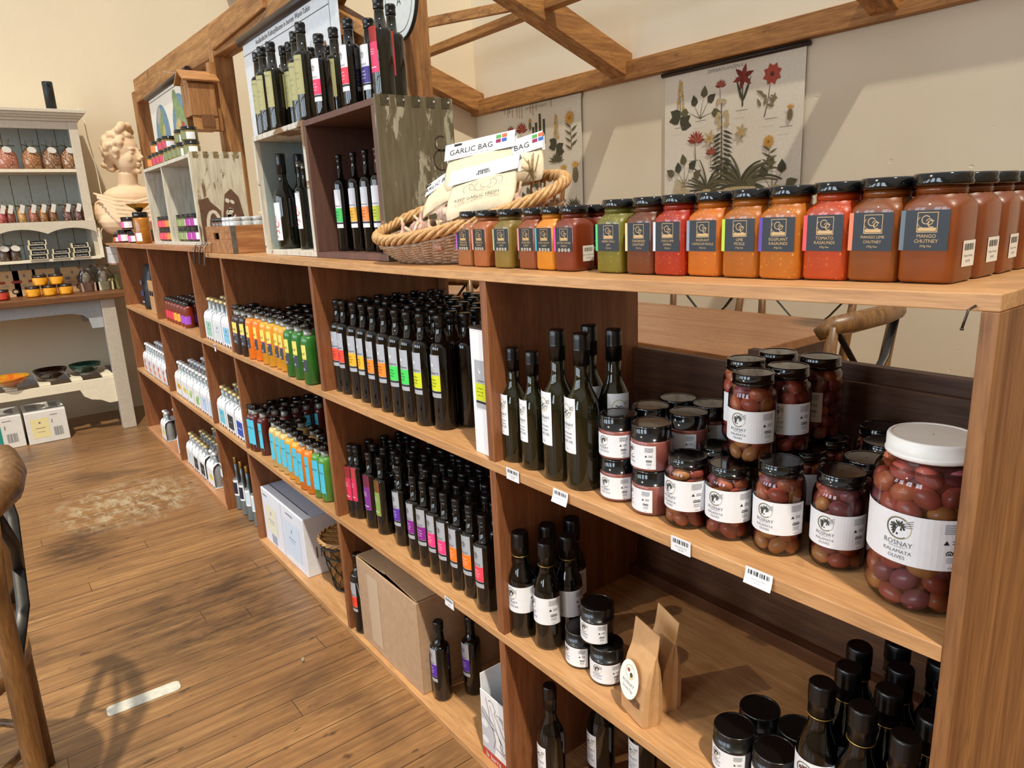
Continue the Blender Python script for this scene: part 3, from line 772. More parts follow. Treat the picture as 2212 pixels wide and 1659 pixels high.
# ---- square sauce jars
NAVY = P('#161d25', .45, .03, name='dark_slate_label')
GOLDP = P('#c9a873', .45, .02, name='gold_print')
def rsq(w, cr, z, n=4):
    pts = []
    for q, (sx, sy) in enumerate(((1, 1), (-1, 1), (-1, -1), (1, -1))):
        for i in range(n+1):
            a = PI/2*q+PI/2*i/n; pts.append((sx*(w-cr)+cr*math.cos(a), sy*(w-cr)+cr*math.sin(a), z))
    return pts
BARS = [.6, .3, .9, .3, .4, .3, 1.1, .4, .3, .6, .9, .3, .5, .3]
def barcode(a, x0, y0, x1, y1, m):
    n = len(BARS); tot = sum(BARS)*1.9; x = x0
    for b_ in BARS:
        wd = b_/tot*(x1-x0); a.rect(x, y0, x+wd, y1, m); x += wd*1.9
def gc_jar(name, title, stripe, c1, c2, speck, icons=False, h=.101, w=.0255, price=False, grams='370g Net'):
    lr = w*1.0
    g = MB()
    rings = [rsq(w*.93, w*.3, 0), rsq(w, w*.34, h*.03), rsq(w, w*.34, h*.68), rsq(w*.985, w*.45, h*.72), rsq(w*.93, w*.7, h*.765), rsq(w*.85, w*.8499, h*.80), rsq(w*.82, w*.8199, h*.83)]
    g.loft(rings, 0, True)
    nk = MB(); nk.lathe([(w*.86, h*.815), (w*.84, h*.84), (w*.88, h*.85), (w*.84, h*.86), (w*.84, h*.90)], 24)
    f = content('sauce_'+name, c1, c2, 55, .60, speck, .4)
    lid = MB(); z0 = h*.885
    rr = [[((lr*(1.03 if (i % 7) < 3 and k in (0, 1) else 1)*q)*math.cos(2*PI*i/42), (lr*(1.03 if (i % 7) < 3 and k in (0, 1) else 1)*q)*math.sin(2*PI*i/42), z) for i in range(42)] for k, (q, z) in enumerate(((.97, z0), (1, z0+h*.03), (.99, z0+h*.05), (.985, h*.985), (.93, h), (.88, h), (.86, h-.001), (.02, h-.001)))]
    lid.loft(rr, 0, True)
    a = Art(); lw = w*1.72; lh = h*.37; sc = P(stripe, .45, .02)
    a.rect(-w*.92, 0, -w*.92+lw, lh, NAVY); a.next(); a.rect(-w*.92, 0, -w*.92+lw*.10, lh, sc)
    bx, by, bs = -w*.92+lw*.56, lh*.70, lh*.24
    a.line([(bx-bs, by-bs), (bx+bs, by-bs), (bx+bs, by+bs), (bx-bs, by+bs), (bx-bs, by-bs)], bs*.1, GOLDP)
    a.rect(bx-bs*.9, by-bs*.9, bx+bs*.9, by-bs*.55, GOLDP); a.ring(bx-bs*.15, by+bs*.25, bs*.42, bs*.09, GOLDP, .6, 5.6, 14); a.ring(bx+bs*.2, by+bs*.05, bs*.3, bs*.08, GOLDP, -2, 3, 12); a.ring(bx+bs*.4, by-bs*.15, bs*.35, bs*.09, GOLDP, .8, 5.3, 12); a.ring(bx-bs*.4, by+bs*.05, bs*.6, bs*.05, GOLDP, 2.2, 4.6, 10)
    t = title.split('|'); 
    ft = lh*.125 if len(max(t, key=len)) < 9 else lh*.105
    for k, q in enumerate(t): a.text(q, bx, lh*(.36-.125*k), ft, GOLDP)
    a.text(grams, bx, lh*(.36-.125*len(t)), lh*.075, GOLDP)
    if icons:
        for k in range(4): a.ell(bx-lw*.27+lw*.18*k, lh*.065, lh*.07, lh*.07, P('#d9d2c0', .5, 0), 12)
        a.next()
        for k in range(4): a.ell(bx-lw*.27+lw*.18*k, lh*.065, lh*.03, lh*.04, NAVY, 6, k)
    parts = [('glass_jar', g.mesh(name, [f]), None, None, None), ('neck', nk.mesh(name+'_neck', [content('neck_'+name, c2, c2, 10)]), None, None, None), ('lid', lid.mesh(name+'_lid', [BLACKMETAL]), None, None, None),
             ('label', a.build(on_front(-w, h*.30), 'label'), None, None, None)]
    b = Art(); b.rect(-w*.25, 0, w*.75, h*.24, P('#e6e2da', .5, .02)); b.next(); barcode(b, -w*.12, h*.15, w*.62, h*.21, P('#55524e', .6, 0))
    b.text(title.replace('|', ' ').title(), w*.25, h*.10, h*.028, INK2); b.text('$14.95', w*.25, h*.05, h*.032, INK2)
    parts.append(('price_sticker', b.build(on_plane((w, 0, h*.14), (0, 1, 0), (0, 0, 1), (1, 0, 0)), 'price_sticker'), None, None, None))
    kind(name, parts)
SAUCE = [  # name, title, stripe, colours, speck, icons
 ('sj_tandoori', 'TANDOORI|MARINADE', '#b05ad0', '#a4683c', '#8a5230', None, 1), ('sj_vindaloo', 'VINDALOO|MASALA', '#ef9a92', '#ac6436', '#924e26', None, 1),
 ('sj_goan_green', 'GOAN GREEN|CURRY', '#9db58a', '#8b7430', '#6f5b22', None, 1), ('sj_goan_red', 'GOAN RED|CURRY', '#ef8f94', '#8f4a26', '#7c3c1c', None, 1),
 ('sj_goan_yellow', 'GOAN YELLOW|CURRY', '#27b3c9', '#d8891a', '#c87812', None, 1), ('sj_butter', 'BUTTER CHICKEN|MASALA', '#d83a9a', '#7e3012', '#6c260e', None, 1),
 ('sj_green_chilli', 'GREEN CHILLI|JAM', '#4cc46a', '#7c7420', '#5f5c16', '#b8a83c', 0), ('sj_tamarind', 'TAMARIND|CHUTNEY', '#e2c9a0', '#6f3312', '#58280e', '#8f5a20', 0),
 ('sj_sambal', 'CHILLI LIME|SAMBAL', '#cfd8e6', '#ac2808', '#8f1c06', '#e08a3a', 0), ('sj_capsicum', 'EGGPLANT|CAPSICUM PICKLE', '#8a9ab0', '#c86c14', '#b35c0e', '#e09a30', 0),
 ('sj_lime', 'LIME|PICKLE', '#b6d433', '#b26414', '#98540e', '#d88a2a', 0), ('sj_egg_kas', 'EGGPLANT|KASAUNDI', '#5a3aa8', '#bc6a12', '#a2580c', '#e8b050', 0),
 ('sj_tom_kas', 'TOMATO|KASAUNDI', '#e84a52', '#b8400c', '#a03208', '#e0813a', 0), ('sj_mango_lime', 'MANGO LIME|CHUTNEY', '#e9805a', '#86430a', '#6f3606', None, 0),
 ('sj_mango', 'MANGO|CHUTNEY', '#5f6d78', '#863f06', '#6c3003', None, 0)]
for (n_, t_, st, a_, b_, sp, ic) in SAUCE:
    gc_jar(n_, t_, st, a_, b_, sp, bool(ic), h=.098 if ic else .1025, w=.0235 if ic else .0258, grams='320g Net' if ic else '370g Net')
# ------------------------------------------------------------ goods on the near shelves
ORD = ['first', 'second', 'third', 'fourth', 'fifth', 'sixth', 'seventh', 'eighth', 'ninth', 'tenth', 'eleventh', 'twelfth', 'thirteenth', 'fourteenth']
def relax(pts, dmin, x0, x1, y0, y1, fixed=0, it=60):
    P_ = [[p.x, p.y] for p in pts]
    for _ in range(it):
        for i in range(len(P_)):
            for j in range(i+1, len(P_)):
                dx, dy = P_[j][0]-P_[i][0], P_[j][1]-P_[i][1]; d = math.hypot(dx, dy)
                if 1e-6 < d < dmin:
                    k = (dmin-d)/d
                    if i < fixed and j < fixed: continue
                    wi, wj = (0, 1) if i < fixed else ((1, 0) if j < fixed else (.5, .5))
                    P_[i][0] -= dx*k*wi; P_[i][1] -= dy*k*wi; P_[j][0] += dx*k*wj; P_[j][1] += dy*k*wj
        for q in range(fixed, len(P_)):
            P_[q][0] = min(max(P_[q][0], x0), x1); P_[q][1] = min(max(P_[q][1], y0), y1)
    return P_
# sauce jars on the counter, one line of fifteen
lefts = [(1003, 573), (1037, 575), (1078, 578), (1118, 582), (1162, 583), (1206, 585), (1303, 588), (1357, 592), (1418, 594), (1487, 596), (1563, 603), (1642, 605), (1730, 608), (1832, 612), (1950, 617)]
xs = [on(p[0], p[1], 'ct').x for p in lefts]
wv = [.0235]*6+[.0258]*9
cx = [xs[i]+wv[i] for i in range(15)]
cx[14] = .352
for i in range(13, 5, -1): cx[i] = min(cx[i], cx[i+1]-.0522)
for i in range(5, -1, -1): cx[i] = min(cx[i], cx[i+1]-(.0485 if i < 5 else .053))
YJ = .086
colors_word = ['brown tandoori marinade', 'red-brown vindaloo masala', 'olive-brown goan green curry', 'brown goan red curry', 'yellow goan curry', 'dark red-brown butter chicken masala', 'green chilli jam', 'brown tamarind chutney', 'bright red chilli lime sambal', 'orange eggplant capsicum pickle', 'orange-brown lime pickle', 'orange eggplant kasaundi', 'red tomato kasaundi', 'amber mango lime chutney', 'amber mango chutney']
for i, sj in enumerate(SAUCE):
    lb = 'square glass jar of %s, black lid, front row on the counter' % colors_word[i]
    spawn(sj[0], 'sauce_jar', (cx[i], YJ-(.002*(i % 3)), Z('ct', cx[i])), R(random.Random(i).uniform(-2.5, 2.5)), lb, 'jar', 'square sauce jars along the counter')
for i, k in ((5, 1), (5, 2), (6, 1), (8, 1), (10, 1), (12, 1), (13, 1), (13, 2), (14, 1), (14, 2), (14, 3)):
    x = cx[i]+(.001*k if i == 14 else .0); y = YJ+.053*k if i != 5 else YJ+.049*k
    if i == 14: lb = 'square glass jar of amber mango chutney, %s behind the front mango chutney jar' % ORD[k-1]
    else: lb = 'square sauce jar with black lid, %s behind the %s jar' % (ORD[k-1], colors_word[i])
    spawn(SAUCE[i][0], 'sauce_jar', (x, y, Z('ct', x)), R(random.Random(i*9+k).uniform(-2, 2)), lb, 'jar', 'square sauce jars along the counter')

# D5-D6, upper shelf: rosnay oil bottles
for n_, k_, p, lb in (('oil_375', 1, (1117, 1001), 'small dark olive oil bottle with white label, leftmost on the near upper shelf'), ('oil_375', 1, (1158, 1018), 'small dark olive oil bottle with white label, second from the divider'),
                  ('oil_750', 1, (1212, 1042), 'large dark olive oil bottle with white label beside the two small ones'), ('oil_750', 1, (1262, 1063), 'large dark olive oil bottle nearest the shelf edge, beside the olive paste jars')):
    r_ = .0235 if '375' in n_ else .0275; q = on(*p, 's1', r_)
    spawn(n_, 'olive_oil_bottle', q, R(-14), lb, 'bottle', 'olive oil bottles on the near upper shelf')
for p, lb in (((1272, 703), 'large dark oil bottle at the back, seen only above the front bottle'), ((1325, 712), 'large green oil bottle at the back right beside the cupboard back board')):
    q = cap(*p, 's1', .244)
    spawn('oil_750', 'olive_oil_bottle', q, R(60), lb, 'bottle', 'olive oil bottles on the near upper shelf')
# olive paste jars, two layers
HP = .0652
low = [('a', on(1333, 1090, 's1', .0285)), ('b', on(1407, 1118, 's1', .0285))]
up = [cap(*p, 's1', 2*HP) for p in ((1335, 893), (1407, 913), (1405, 876), (1487, 890), (1465, 860), (1537, 872))]
rl = relax(up, .0585, -.2, .3, .03, .34, 0)
pw = ['above the front left paste jar', 'front one of the upper layer, facing the corner', 'behind the front pair', 'in the middle behind the front jar', 'rearmost of the upper layer', 'at the back right beside the stacked olives']
for k, (x, y) in enumerate(rl):
    rz = R((-4, -28, 10, -20, 0, 25)[k])
    spawn('olive_paste', 'olive_paste_jar', (x, y, Z('s1', x)+HP), rz, 'squat olive paste jar on top, '+pw[k], 'jar', 'olive paste jars on the near upper shelf')
    lw_ = ['front left one under another jar', 'front one under another jar', 'one hidden under the second row', 'one hidden in the middle', 'one hidden at the rear', 'one hidden at the back right'][k]
    spawn('olive_paste', 'olive_paste_jar', (x+.001, y+.001, Z('s1', x)), rz+R((0, -12, 0, 0, 0, 0)[k]), 'squat olive paste jar in the bottom layer, '+lw_, 'jar', 'olive paste jars on the near upper shelf')
# kalamata olives, bottom layer
kal = [('kal_small_0', on(1483, 1147, 's1', .03), 'front row beside the olive paste'), ('kal_small_1', on(1572, 1172, 's1', .03), 'second in the front row'), ('kal_large_0', on(1677, 1205, 's1', .03), 'third in the front row, larger'),
       ('kal_large_1', on(1803, 1238, 's1', .03), 'right end of the front row, nearest the edge'),
       ('kal_large_2', cap(1868, 992, 's1', .1155), 'between the front row and the giant jar'), ('kal_small_2', cap(1742, 968, 's1', .097), 'second row with a dark lid'),
       ('kal_small_0', cap(1550, 962, 's1', .097), 'second row behind the second jar'), ('kal_small_1', cap(1635, 985, 's1', .097), 'second row, mostly hidden under the upper layer'),
       ('kal_small_2', cap(1812, 945, 's1', .097), 'third row, right of the upper stack'), ('kal_large_1', cap(1882, 920, 's1', .1155), 'back row with a pale reflection on its lid'), ('kal_large_2', cap(1912, 955, 's1', .1155), 'back row behind the giant jar')]
tall2 = [(1632, 806), (1612, 777), (1700, 793), (1682, 762), (1772, 772)]
BASE2 = .097
q2 = [cap(*p, 's1', BASE2+.115) for p in tall2]
pts = relax([k[1] for k in kal], .0615, -.1, .33, .03, .335, 4)
for (kn, _, lb), (x, y) in zip(kal, pts):
    spawn(kn, 'olive_jar', (x, y, Z('s1', x)), R({'front row beside the olive paste': -12}.get(lb, 0)), 'jar of kalamata olives on the shelf, '+lb, 'jar', 'jars of kalamata olives')
pts2 = relax(q2, .0615, -.1, .33, .06, .335, 0)
wl = ['front one of the upper stack', 'left rear one of the upper stack', 'right middle one of the upper stack', 'rearmost one of the upper stack', 'right one of the upper stack, label turned away']
for k, (x, y) in enumerate(pts2):
    spawn('kal_large_%d' % (k % 3), 'olive_jar', (x, y, Z('s1', x)+BASE2+.0005), R((0, 40, 5, 90, -55)[k]), 'glass jar of kalamata olives, '+wl[k], 'jar', 'jars of kalamata olives')
    # the jar that carries it
    if k in (1, 3, 4) and all(math.hypot(x-u[0], y-u[1]) > .0605 for u in pts): spawn('kal_small_%d' % (k % 3), 'olive_jar', (x, y, Z('s1', x)), 0, 'glass jar of kalamata olives under the '+wl[k].replace(' of the upper stack', ' of the stack'), 'jar', 'jars of kalamata olives')
spawn('kal_giant', 'giant_olive_jar', (.3665, .082, Z('s1', .36)), R(-4), 'giant glass jar of kalamata olives with white lid beside the end panel', 'jar')

# D5-D6, middle shelf
for p, lb in (((1133, 1380), 'dark fig vinegar bottle with white label standing by the divider'), ((1187, 1407), 'dark fig vinegar bottle nearest the shelf edge')):
    spawn('fig_vinegar', 'vinegar_bottle', on(*p, 's2', .0258), R(0 if '13' in lb or p[0] == 1133 else -32), lb, 'bottle', 'fig vinegar bottles')
for p, hh_, lb in (((1225, 1156), .203, 'dark fig vinegar bottle behind the front one, label half seen'), ((1181, 1134), .203, 'dark fig vinegar bottle behind, only its black cap showing'), ((1234, 1120), .203, 'rearmost dark fig vinegar bottle of the small cluster')):
    q = cap(*p, 's2', hh_); spawn('fig_vinegar', 'vinegar_bottle', q, R(-8 if p[0] != 1234 else 70), lb, 'bottle', 'fig vinegar bottles')
a_, b_ = on(1258, 1448, 's2', .0285), on(1312, 1485, 's2', .0285)
b_.x = max(b_.x, a_.x+.058)
spawn('fig_syrup', 'syrup_jar', a_, R(-18), 'black-lidded syrup jar at the left under the top jar', 'jar', 'stacked syrup jars')
spawn('fig_syrup', 'syrup_jar', b_, R(10), 'black-lidded syrup jar at the right beside the paper bag', 'jar', 'stacked syrup jars')
t_ = cap(1290, 1302, 's2', .131)
spawn('fig_syrup', 'syrup_jar', (t_.x, t_.y, Z('s2', t_.x)+.0655), R(-6), 'black-lidded syrup jar balanced on top of the two others', 'jar', 'stacked syrup jars')
# paper bags of dried figs
KRAFT = P('#c79a6a', .7, .05, name='kraft_paper')
def fig_bag(loc, rz, lb, back=False):
    w, h, d = .064, .152, .036
    root = empty('paper_bag', loc, rz, lb, 'bag', 'paper bags of dried figs')
    rings = []
    for t, ww, dd in ((0, 1, .9), (.02, 1, 1), (.2, 1.02, 1), (.45, 1.02, .85), (.62, 1.03, .55), (.72, .98, .3), (.78, 1.0, .12), (1, 1.0, .04)):
        a, b = w/2*ww, d/2*dd; z = h*t; lean = .012*t*t
        r = [(-a, -b*.5), (-a*.9, -b), (-a*.3, -b*1.05), (a*.3, -b*1.05), (a*.9, -b), (a, -b*.5), (a*.97, 0), (a, b*.5), (a*.9, b), (-a*.9, b), (-a, b*.5), (-a*.97, 0)]
        rings.append([(x, y+lean, z) for x, y in r])
    m = MB(); m.loft(rings, 0, False); bag = m.obj('bag_body', KRAFT, root, .001)
    f = Art(); f.ell(0, 0, .0245, .031, P('#f2f1ec', .5, .01), 28); f.next(); 
    g = P('#caa93a', .5, 0); f.ring(0, .012, .011, .0008, g, n=20); f.ell(-.004, .014, .004, .003, P('#a8544f', .6, .1), 8); f.ell(.004, .009, .004, .004, P('#3f4a3f', .6, .1), 8); f.ell(.003, .005, .002, .002, g, 6)
    f.text('ROSNAY', 0, -.006, .0078, INK2); f.text('Dried Figs', 0, -.015, .0065, INK2)
    fy = -d/2*.93
    me = f.build(on_plane((-.004, fy-.0022, h*.44), (1, 0, 0), (0, .19, .98), (0, -1, .15)), 'oval_label'); o = bpy.data.objects.new('oval_label', me); COL.objects.link(o); o.parent = root
    wnd = Art(); FIGM = content('dried_figs', '#6b4a34', '#3f2a1c', 60, .5, '#9a7555', .5, .6)
    wnd.poly([(-.028, .014), (-.02, .004), (-.008, -.002), (.008, -.003), (.022, 0), (.022, .010), (.004, .012), (-.01, .016), (-.028, .03)], FIGM)
    o = bpy.data.objects.new('window', wnd.build(on_plane((0, -d/2*1.055, h*.20), (1, 0, 0), (0, 0, 1), (0, -1, 0)), 'window')); COL.objects.link(o); o.parent = root
    return root
q = on(1385, 1562, 's2', .02); fig_bag(q, R(-14), 'brown paper bag of dried figs with white oval label, in front')
q = q+Vector((-.004, .052, 0)); fig_bag(q, R(-20), 'brown paper bag of dried figs standing behind the front bag')
# near right corner of the middle shelf
jl = [cap(*p, 's2', .0655) for p in ((1587, 1568), (1645, 1530), (1722, 1572), (1675, 1618))]
jl = relax(jl, .0585, -.1, .35, .03, .3)
for (x, y), lb in zip(jl, ('left one of four, label showing', 'rear one of four', 'right one beside the vinegar bottles', 'front one of four, at the picture edge')):
    spawn('fig_syrup', 'syrup_jar', (x, y, Z('s2', x)), R(-20), 'syrup jar with flat black lid, '+lb, 'jar', 'syrup jars in the near corner')
vl = [cap(*p, 's2', .203) for p in ((1783, 1478), (1842, 1442), (1880, 1397), (1932, 1397), (1868, 1528), (1925, 1490), (1968, 1447), (2012, 1425), (1955, 1580), (1998, 1545), (2030, 1480))]
vl = relax(vl, .0525, .06, .395, .03, .34)
vw = ['leftmost, standing beside the black lids', 'behind the leftmost bottle', 'tallest-looking one at the back left', 'at the back under the shelf board', 'front one with dusty shoulders', 'in the middle of the cluster', 'behind the middle one', 'at the back by the end panel', 'front right one by the end panel', 'right one against the end panel', 'rear right one against the end panel']
for (x, y), lb in zip(vl, vw):
    spawn('fig_vinegar', 'vinegar_bottle', (x, y, Z('s2', x)), R(-6), 'dark vinegar bottle with gold neck ring, '+lb, 'bottle', 'vinegar bottles in the near corner')
# D5-D6 bottom
bl = [on(1165, 1690, 'bt', .0275), on(1245, 1640, 'bt', .0275), None, None]
q0 = cap(1165, 1462, 'bt', .244)
for x, y, lb in ((-.245, .06, 'left one by the divider'), (-.205, .155, 'second one'), (-.135, .2, 'third one further back'), (-.09, .285, 'rear one deep in the shade')):
    spawn('vinegar_tall', 'oil_bottle', (x, y, .0176), R(-12), 'tall white-labelled dark bottle on the bottom board, '+lb, 'bottle', 'tall bottles on the near bottom board')

# ---- D4-D5 upper shelf: bird-label oils
fr = [(743.6, 845), (762, 853), (784.7, 862.4), (804.6, 871), (825.8, 881.8), (849.7, 891.6), (875, 901.4), (900, 912), (928, 921.6), (966.4, 930.6)]
fc = ['red', 'red', 'yellow', 'yellow', 'orange', 'orange', 'green', 'green', 'lime', 'lime']
P0 = [on(*p, 's1', .0245) for p in fr]
for i in range(8, -1, -1): P0[i].x = min(P0[i].x, P0[i+1].x-.0492)
P0[0].x = max(P0[0].x, -1.018)
caps_ = [(365, 230), (440, 243), (520, 215), (595, 228), (510, 250), (590, 270), (665, 200), (670, 290), (775, 300), (735, 210), (735, 240), (810, 250), (815, 185), (865, 320), (850, 270), (895, 195), (885, 225), (940, 285), (975, 335), (960, 235), (960, 172), (990, 255), (1025, 180), (1020, 205), (1045, 300), (1095, 215), (1110, 350), (1150, 235), (1115, 255), (1150, 310), (1215, 275), (1245, 195), (1305, 210), (1280, 240), (1320, 285), (1310, 325), (1220, 365)]
PB = [cap(680+x/3.771, 580+y/3.771, 's1', .2345) for x, y in caps_]
boxq = [Vector((-.395, y_, 0)) for y_ in (.06, .10)]
RR = relax(P0+boxq+PB, .0492, -1.018, -.345, .03, .343, 12, 90)
wc = {'red': 'red-orange', 'yellow': 'yellow', 'orange': 'orange', 'green': 'green', 'lime': 'lime green'}
side = ['left', 'right']
for i, c_ in enumerate(fc):
    x, y = P0[i].x, P0[i].y
    spawn('oil_'+c_, 'dark_oil_bottle', (x, y, Z('s1', x)), R(random.Random(i).uniform(-6, 6)), 'dark oil bottle with %s label in the front row, %s one of the pair' % (wc[c_], side[i % 2]), 'bottle', 'bird-label oil bottles on the upper shelf')
for k in range(len(PB)):
    x, y = RR[12+k]
    if math.hypot(x+.345, y-.04) < .075: continue
    spawn('oil_plain', 'dark_oil_bottle', (x, y, Z('s1', x)), 0, 'dark oil bottle with flat black cap crowded behind the bird-label front row', 'bottle', 'oil bottles behind the bird-label row')
# white tin box and spice bottle
bx = spawn_box = empty('white_carton', (0, 0, 0), 0, 'tall white gift box with a bird label beside the divider', 'box')
bl_, br_ = on(1009, 963, 's1'), on(1052, 977, 's1')
yb = (bl_.y+br_.y)/2; x0b, x1b = -.374, -.322; hb = .234; zb = Z('s1', -.35)
WH = P('#eef0f4', .3, .01, coat=.3)
mb = MB(); mb.box(x0b, x1b, .012, .075, zb, zb+hb-.002); mb.obj('box_body', WH, bx, .0015)
mb = MB(); mb.box(x0b-.0005, x1b+.0005, .011, .076, zb+hb-.003, zb+hb); mb.obj('lid', P('#2a2522', .4, .05), bx)
a = Art(); lw, lh = .030, .088; lb_oil('#cdd613')(a, lw, lh)
o = bpy.data.objects.new('label', a.build(on_plane(((x0b+x1b)/2+.001, .0115, zb+.088), (1, 0, 0), (0, 0, 1), (0, -1, 0)), 'label')); COL.objects.link(o); o.parent = bx
sp = empty('spice_bottle', (-.408, .058, Z('s1', -.4)), 0, 'slim clear bottle of pale grains with cork, between the oil and the white box', 'bottle')
m = MB(); m.lathe([(.011, 0), (.0125, .004), (.0125, .085), (.006, .098), (.006, .108)], 18); m.obj('glass_bottle', content('grain_fill', '#c9a85a', '#8f7434', 90, .55, '#e8d8a8'), sp)
m = MB(); m.lathe([(.0085, .107), (.009, .110), (.009, .116), (.007, .118)], 16); m.obj('stopper', P('#a9a294', .3, .1), sp)
a = Art(); a.rect(-.012, 0, .012, .034, P('#bfb13a', .5, .05), 6); a.next(); a.rect(-.012, 0, .012, .012, P('#8b8d90', .5, 0), 6)
o = bpy.data.objects.new('label', a.build(on_cyl(.0125, .04), 'label')); COL.objects.link(o); o.parent = sp

# ---- D4-D5 middle shelf
fr = [(763.6, 1112), (786, 1122), (814, 1142.6), (838, 1156.4), (877.7, 1181), (916, 1215.6), (940, 1232.8), (960, 1246.9), (979.8, 1263.3), (1003.6, 1279), (1028.8, 1295), (1056.7, 1324)]
fk = ['fr_rose', 'fr_rose', 'fr_violet', 'fr_sage', 'vin_purple', 'vin_plum', 'vin_plum', 'vin_pink', 'vin_pink', 'vin_orange', 'vin_orange', 'vin_coral']
fl = ['rose framed label, leftmost', 'rose framed label, second from left', 'brown and violet framed label', 'brown and sage green framed label', 'silver and deep purple label, standing alone', 'silver and plum label, left of the pair', 'silver and plum label, right of the pair', 'silver and pink label, left of the pair', 'silver and pink label, right of the pair', 'silver and orange label, left of the pair', 'silver and orange label, right of the pair', 'silver and coral label by the divider']
P1 = [on(*p, 's2', .0228) for p in fr]
for i in range(10, -1, -1): P1[i].x = min(P1[i].x, P1[i+1].x-.0462)
caps_ = [(325, 195), (440, 165), (395, 225), (455, 250), (510, 195), (560, 150), (615, 165), (515, 290), (590, 310), (580, 225), (650, 225), (665, 190), (755, 215), (675, 335), (710, 285), (780, 310), (840, 250), (755, 380), (835, 410), (880, 345), (900, 275), (915, 465), (955, 370), (1000, 320), (980, 500), (1050, 420), (1090, 345), (1170, 385), (1105, 460), (1095, 550), (1235, 425), (1230, 500), (1170, 595), (1300, 545), (1280, 635), (1340, 690), (1345, 480)]
PB = [cap(700+x/3.771, 900+y/3.771, 's2', .202) for x, y in caps_]
RR = relax(P1+PB, .0462, -1.02, -.345, .03, .343, 12, 90)
for i in range(12):
    x, y = max(RR[i][0], -1.021), RR[i][1]
    spawn(fk[i], 'vinegar_bottle', (x, y, Z('s2', x)), R(random.Random(i+40).uniform(-8, 8)), 'dark vinegar bottle with '+fl[i], 'bottle', 'vinegar bottles on the middle shelf')
for k in range(len(PB)):
    x, y = RR[12+k]
    spawn('vin_none', 'vinegar_bottle', (x, y, Z('s2', x)), 0, 'dark vinegar bottle crowded behind the labelled front row on the middle shelf', 'bottle', 'vinegar bottles behind the front row')

# ---- D4-D5 bottom board
spawn('oil_red', 'dark_oil_bottle', (-1.018, .03, .0176), R(-5), 'dark oil bottle with red label standing left of the brown carton', 'bottle')
CARD = P('#b99a7c', .75, .05, name='corrugated_card')
ct = empty('cardboard_carton', (0, 0, 0), 0, 'large open brown cardboard carton with its flaps up', 'carton')
A_ = on(775, 1385, 'bt'); B_ = on(945, 1503, 'bt'); xa, xb = -.985, -.665; yf = .012
m = MB(); zc = .0186; hc = .245; t_ = .004
m.box(xa, xb, yf, yf+t_, zc, zc+hc); m.box(xa, xb, .355-t_, .355, zc, zc+hc); m.box(xa, xa+t_, yf+t_, .355-t_, zc, zc+hc); m.box(xb-t_, xb, yf+t_, .355-t_, zc, zc+hc); m.box(xa+t_, xb-t_, yf+t_, .355-t_, zc, zc+t_)
m.obj('carton_body', CARD, ct, .001)
def flap(x0, x1, y0, y1, z, ang, axis, nm='flap'):
    m = MB(); m.box(0, x1-x0, 0, y1-y0, 0, .003)
    o = m.obj(nm, P('#a58768', .75, .05), ct); o.location = (x0, y0, z); o.rotation_euler = (R(ang), 0, 0) if axis == 'x' else (0, R(ang), 0)
flap(xa+.002, xa+.16, yf+.004, .35, zc+hc+.001, -3, 'y'); flap(xa+.145, xb-.003, yf+.004, .35, zc+hc+.014, 4.5, 'y')
tp = Art(); TAPE = P('#c9b39a', .25, .0)
tp.rect(-.03, 0, .03, .2, TAPE); tp.line([(-.1, .14), (-.085, .10)], .002, PAPER)
o = bpy.data.objects.new('tape', tp.build(on_plane((xa+.09, yf, zc+.02), (1, 0, 0), (0, 0, 1), (0, -1, 0)), 'tape')); COL.objects.link(o); o.parent = ct
spawn('vin_purple', 'vinegar_bottle', (-.632, .048, .0176), R(-10), 'dark bottle with purple and silver label right of the brown carton', 'bottle')
spawn('vin_purple', 'vinegar_bottle', (-.60, .115, .0176), R(-2), 'dark bottle with purple label standing in the shade behind its twin', 'bottle')
lb_ = empty('open_white_box', (0, 0, 0), 0, 'tall open white box with a line drawing of a rearing lion', 'box')
x0b, x1b, y0b, y1b, hb = -.42, -.324, .016, .105, .205
m = MB(); q = .002
m.box(x0b, x1b, y0b, y0b+q, .0176, .0176+hb-.045); m.box(x0b, x1b, y1b-q, y1b, .0176, .0176+hb); m.box(x0b, x0b+q, y0b+q, y1b-q, .0176, .0176+hb-.01); m.box(x1b-q, x1b, y0b+q, y1b-q, .0176, .0176+hb-.01); m.box(x0b, x1b, y0b, y1b, .0176, .0196)
m.obj('box_body', WH, lb_)
a = Art(); W_, H_ = x1b-x0b, hb-.045; RED = P('#b5402f', .5, .03); GR = P('#c3c5cc', .6, .02)
a.rect(0, 0, W_, H_*.13, RED); a.poly([(0, H_*.13), (W_*.42, H_*.13), (W_*.5, H_*.3), (W_*.42, H_*.5), (W_*.25, H_*.66), (0, H_*.75)], GR); a.next()
a.ell(W_*.12, H_*.52, W_*.12, H_*.06, PAPER, 12); a.ell(W_*.12, H_*.27, W_*.12, H_*.05, PAPER, 12); a.next()
li = [[(.2, .95), (.25, .85), (.3, .74), (.32, .62), (.45, .55), (.62, .42), (.75, .30), (.72, .22), (.85, .18), (.98, .12)], [(.3, .92), (.38, .96), (.48, .92), (.55, .84), (.5, .76), (.6, .70), (.66, .62), (.78, .50), (.92, .38)], [(.55, .78), (.7, .79), (.82, .77), (.8, .74), (.66, .76)],
      [(.05, .72), (.15, .70), (.32, .58), (.42, .54), (.38, .48), (.5, .47)], [(.02, .66), (.12, .6), (.3, .52), (.42, .46)], [(.75, .72), (.85, .70), (.98, .58)], [(.78, .67), (.88, .62), (1, .52)], [(.62, .42), (.7, .33), (.66, .25), (.76, .17), (.9, .2)], [(.42, .13), (.5, .3), (.42, .5)], [(.5, .17), (.75, .15), (1, .08)]]
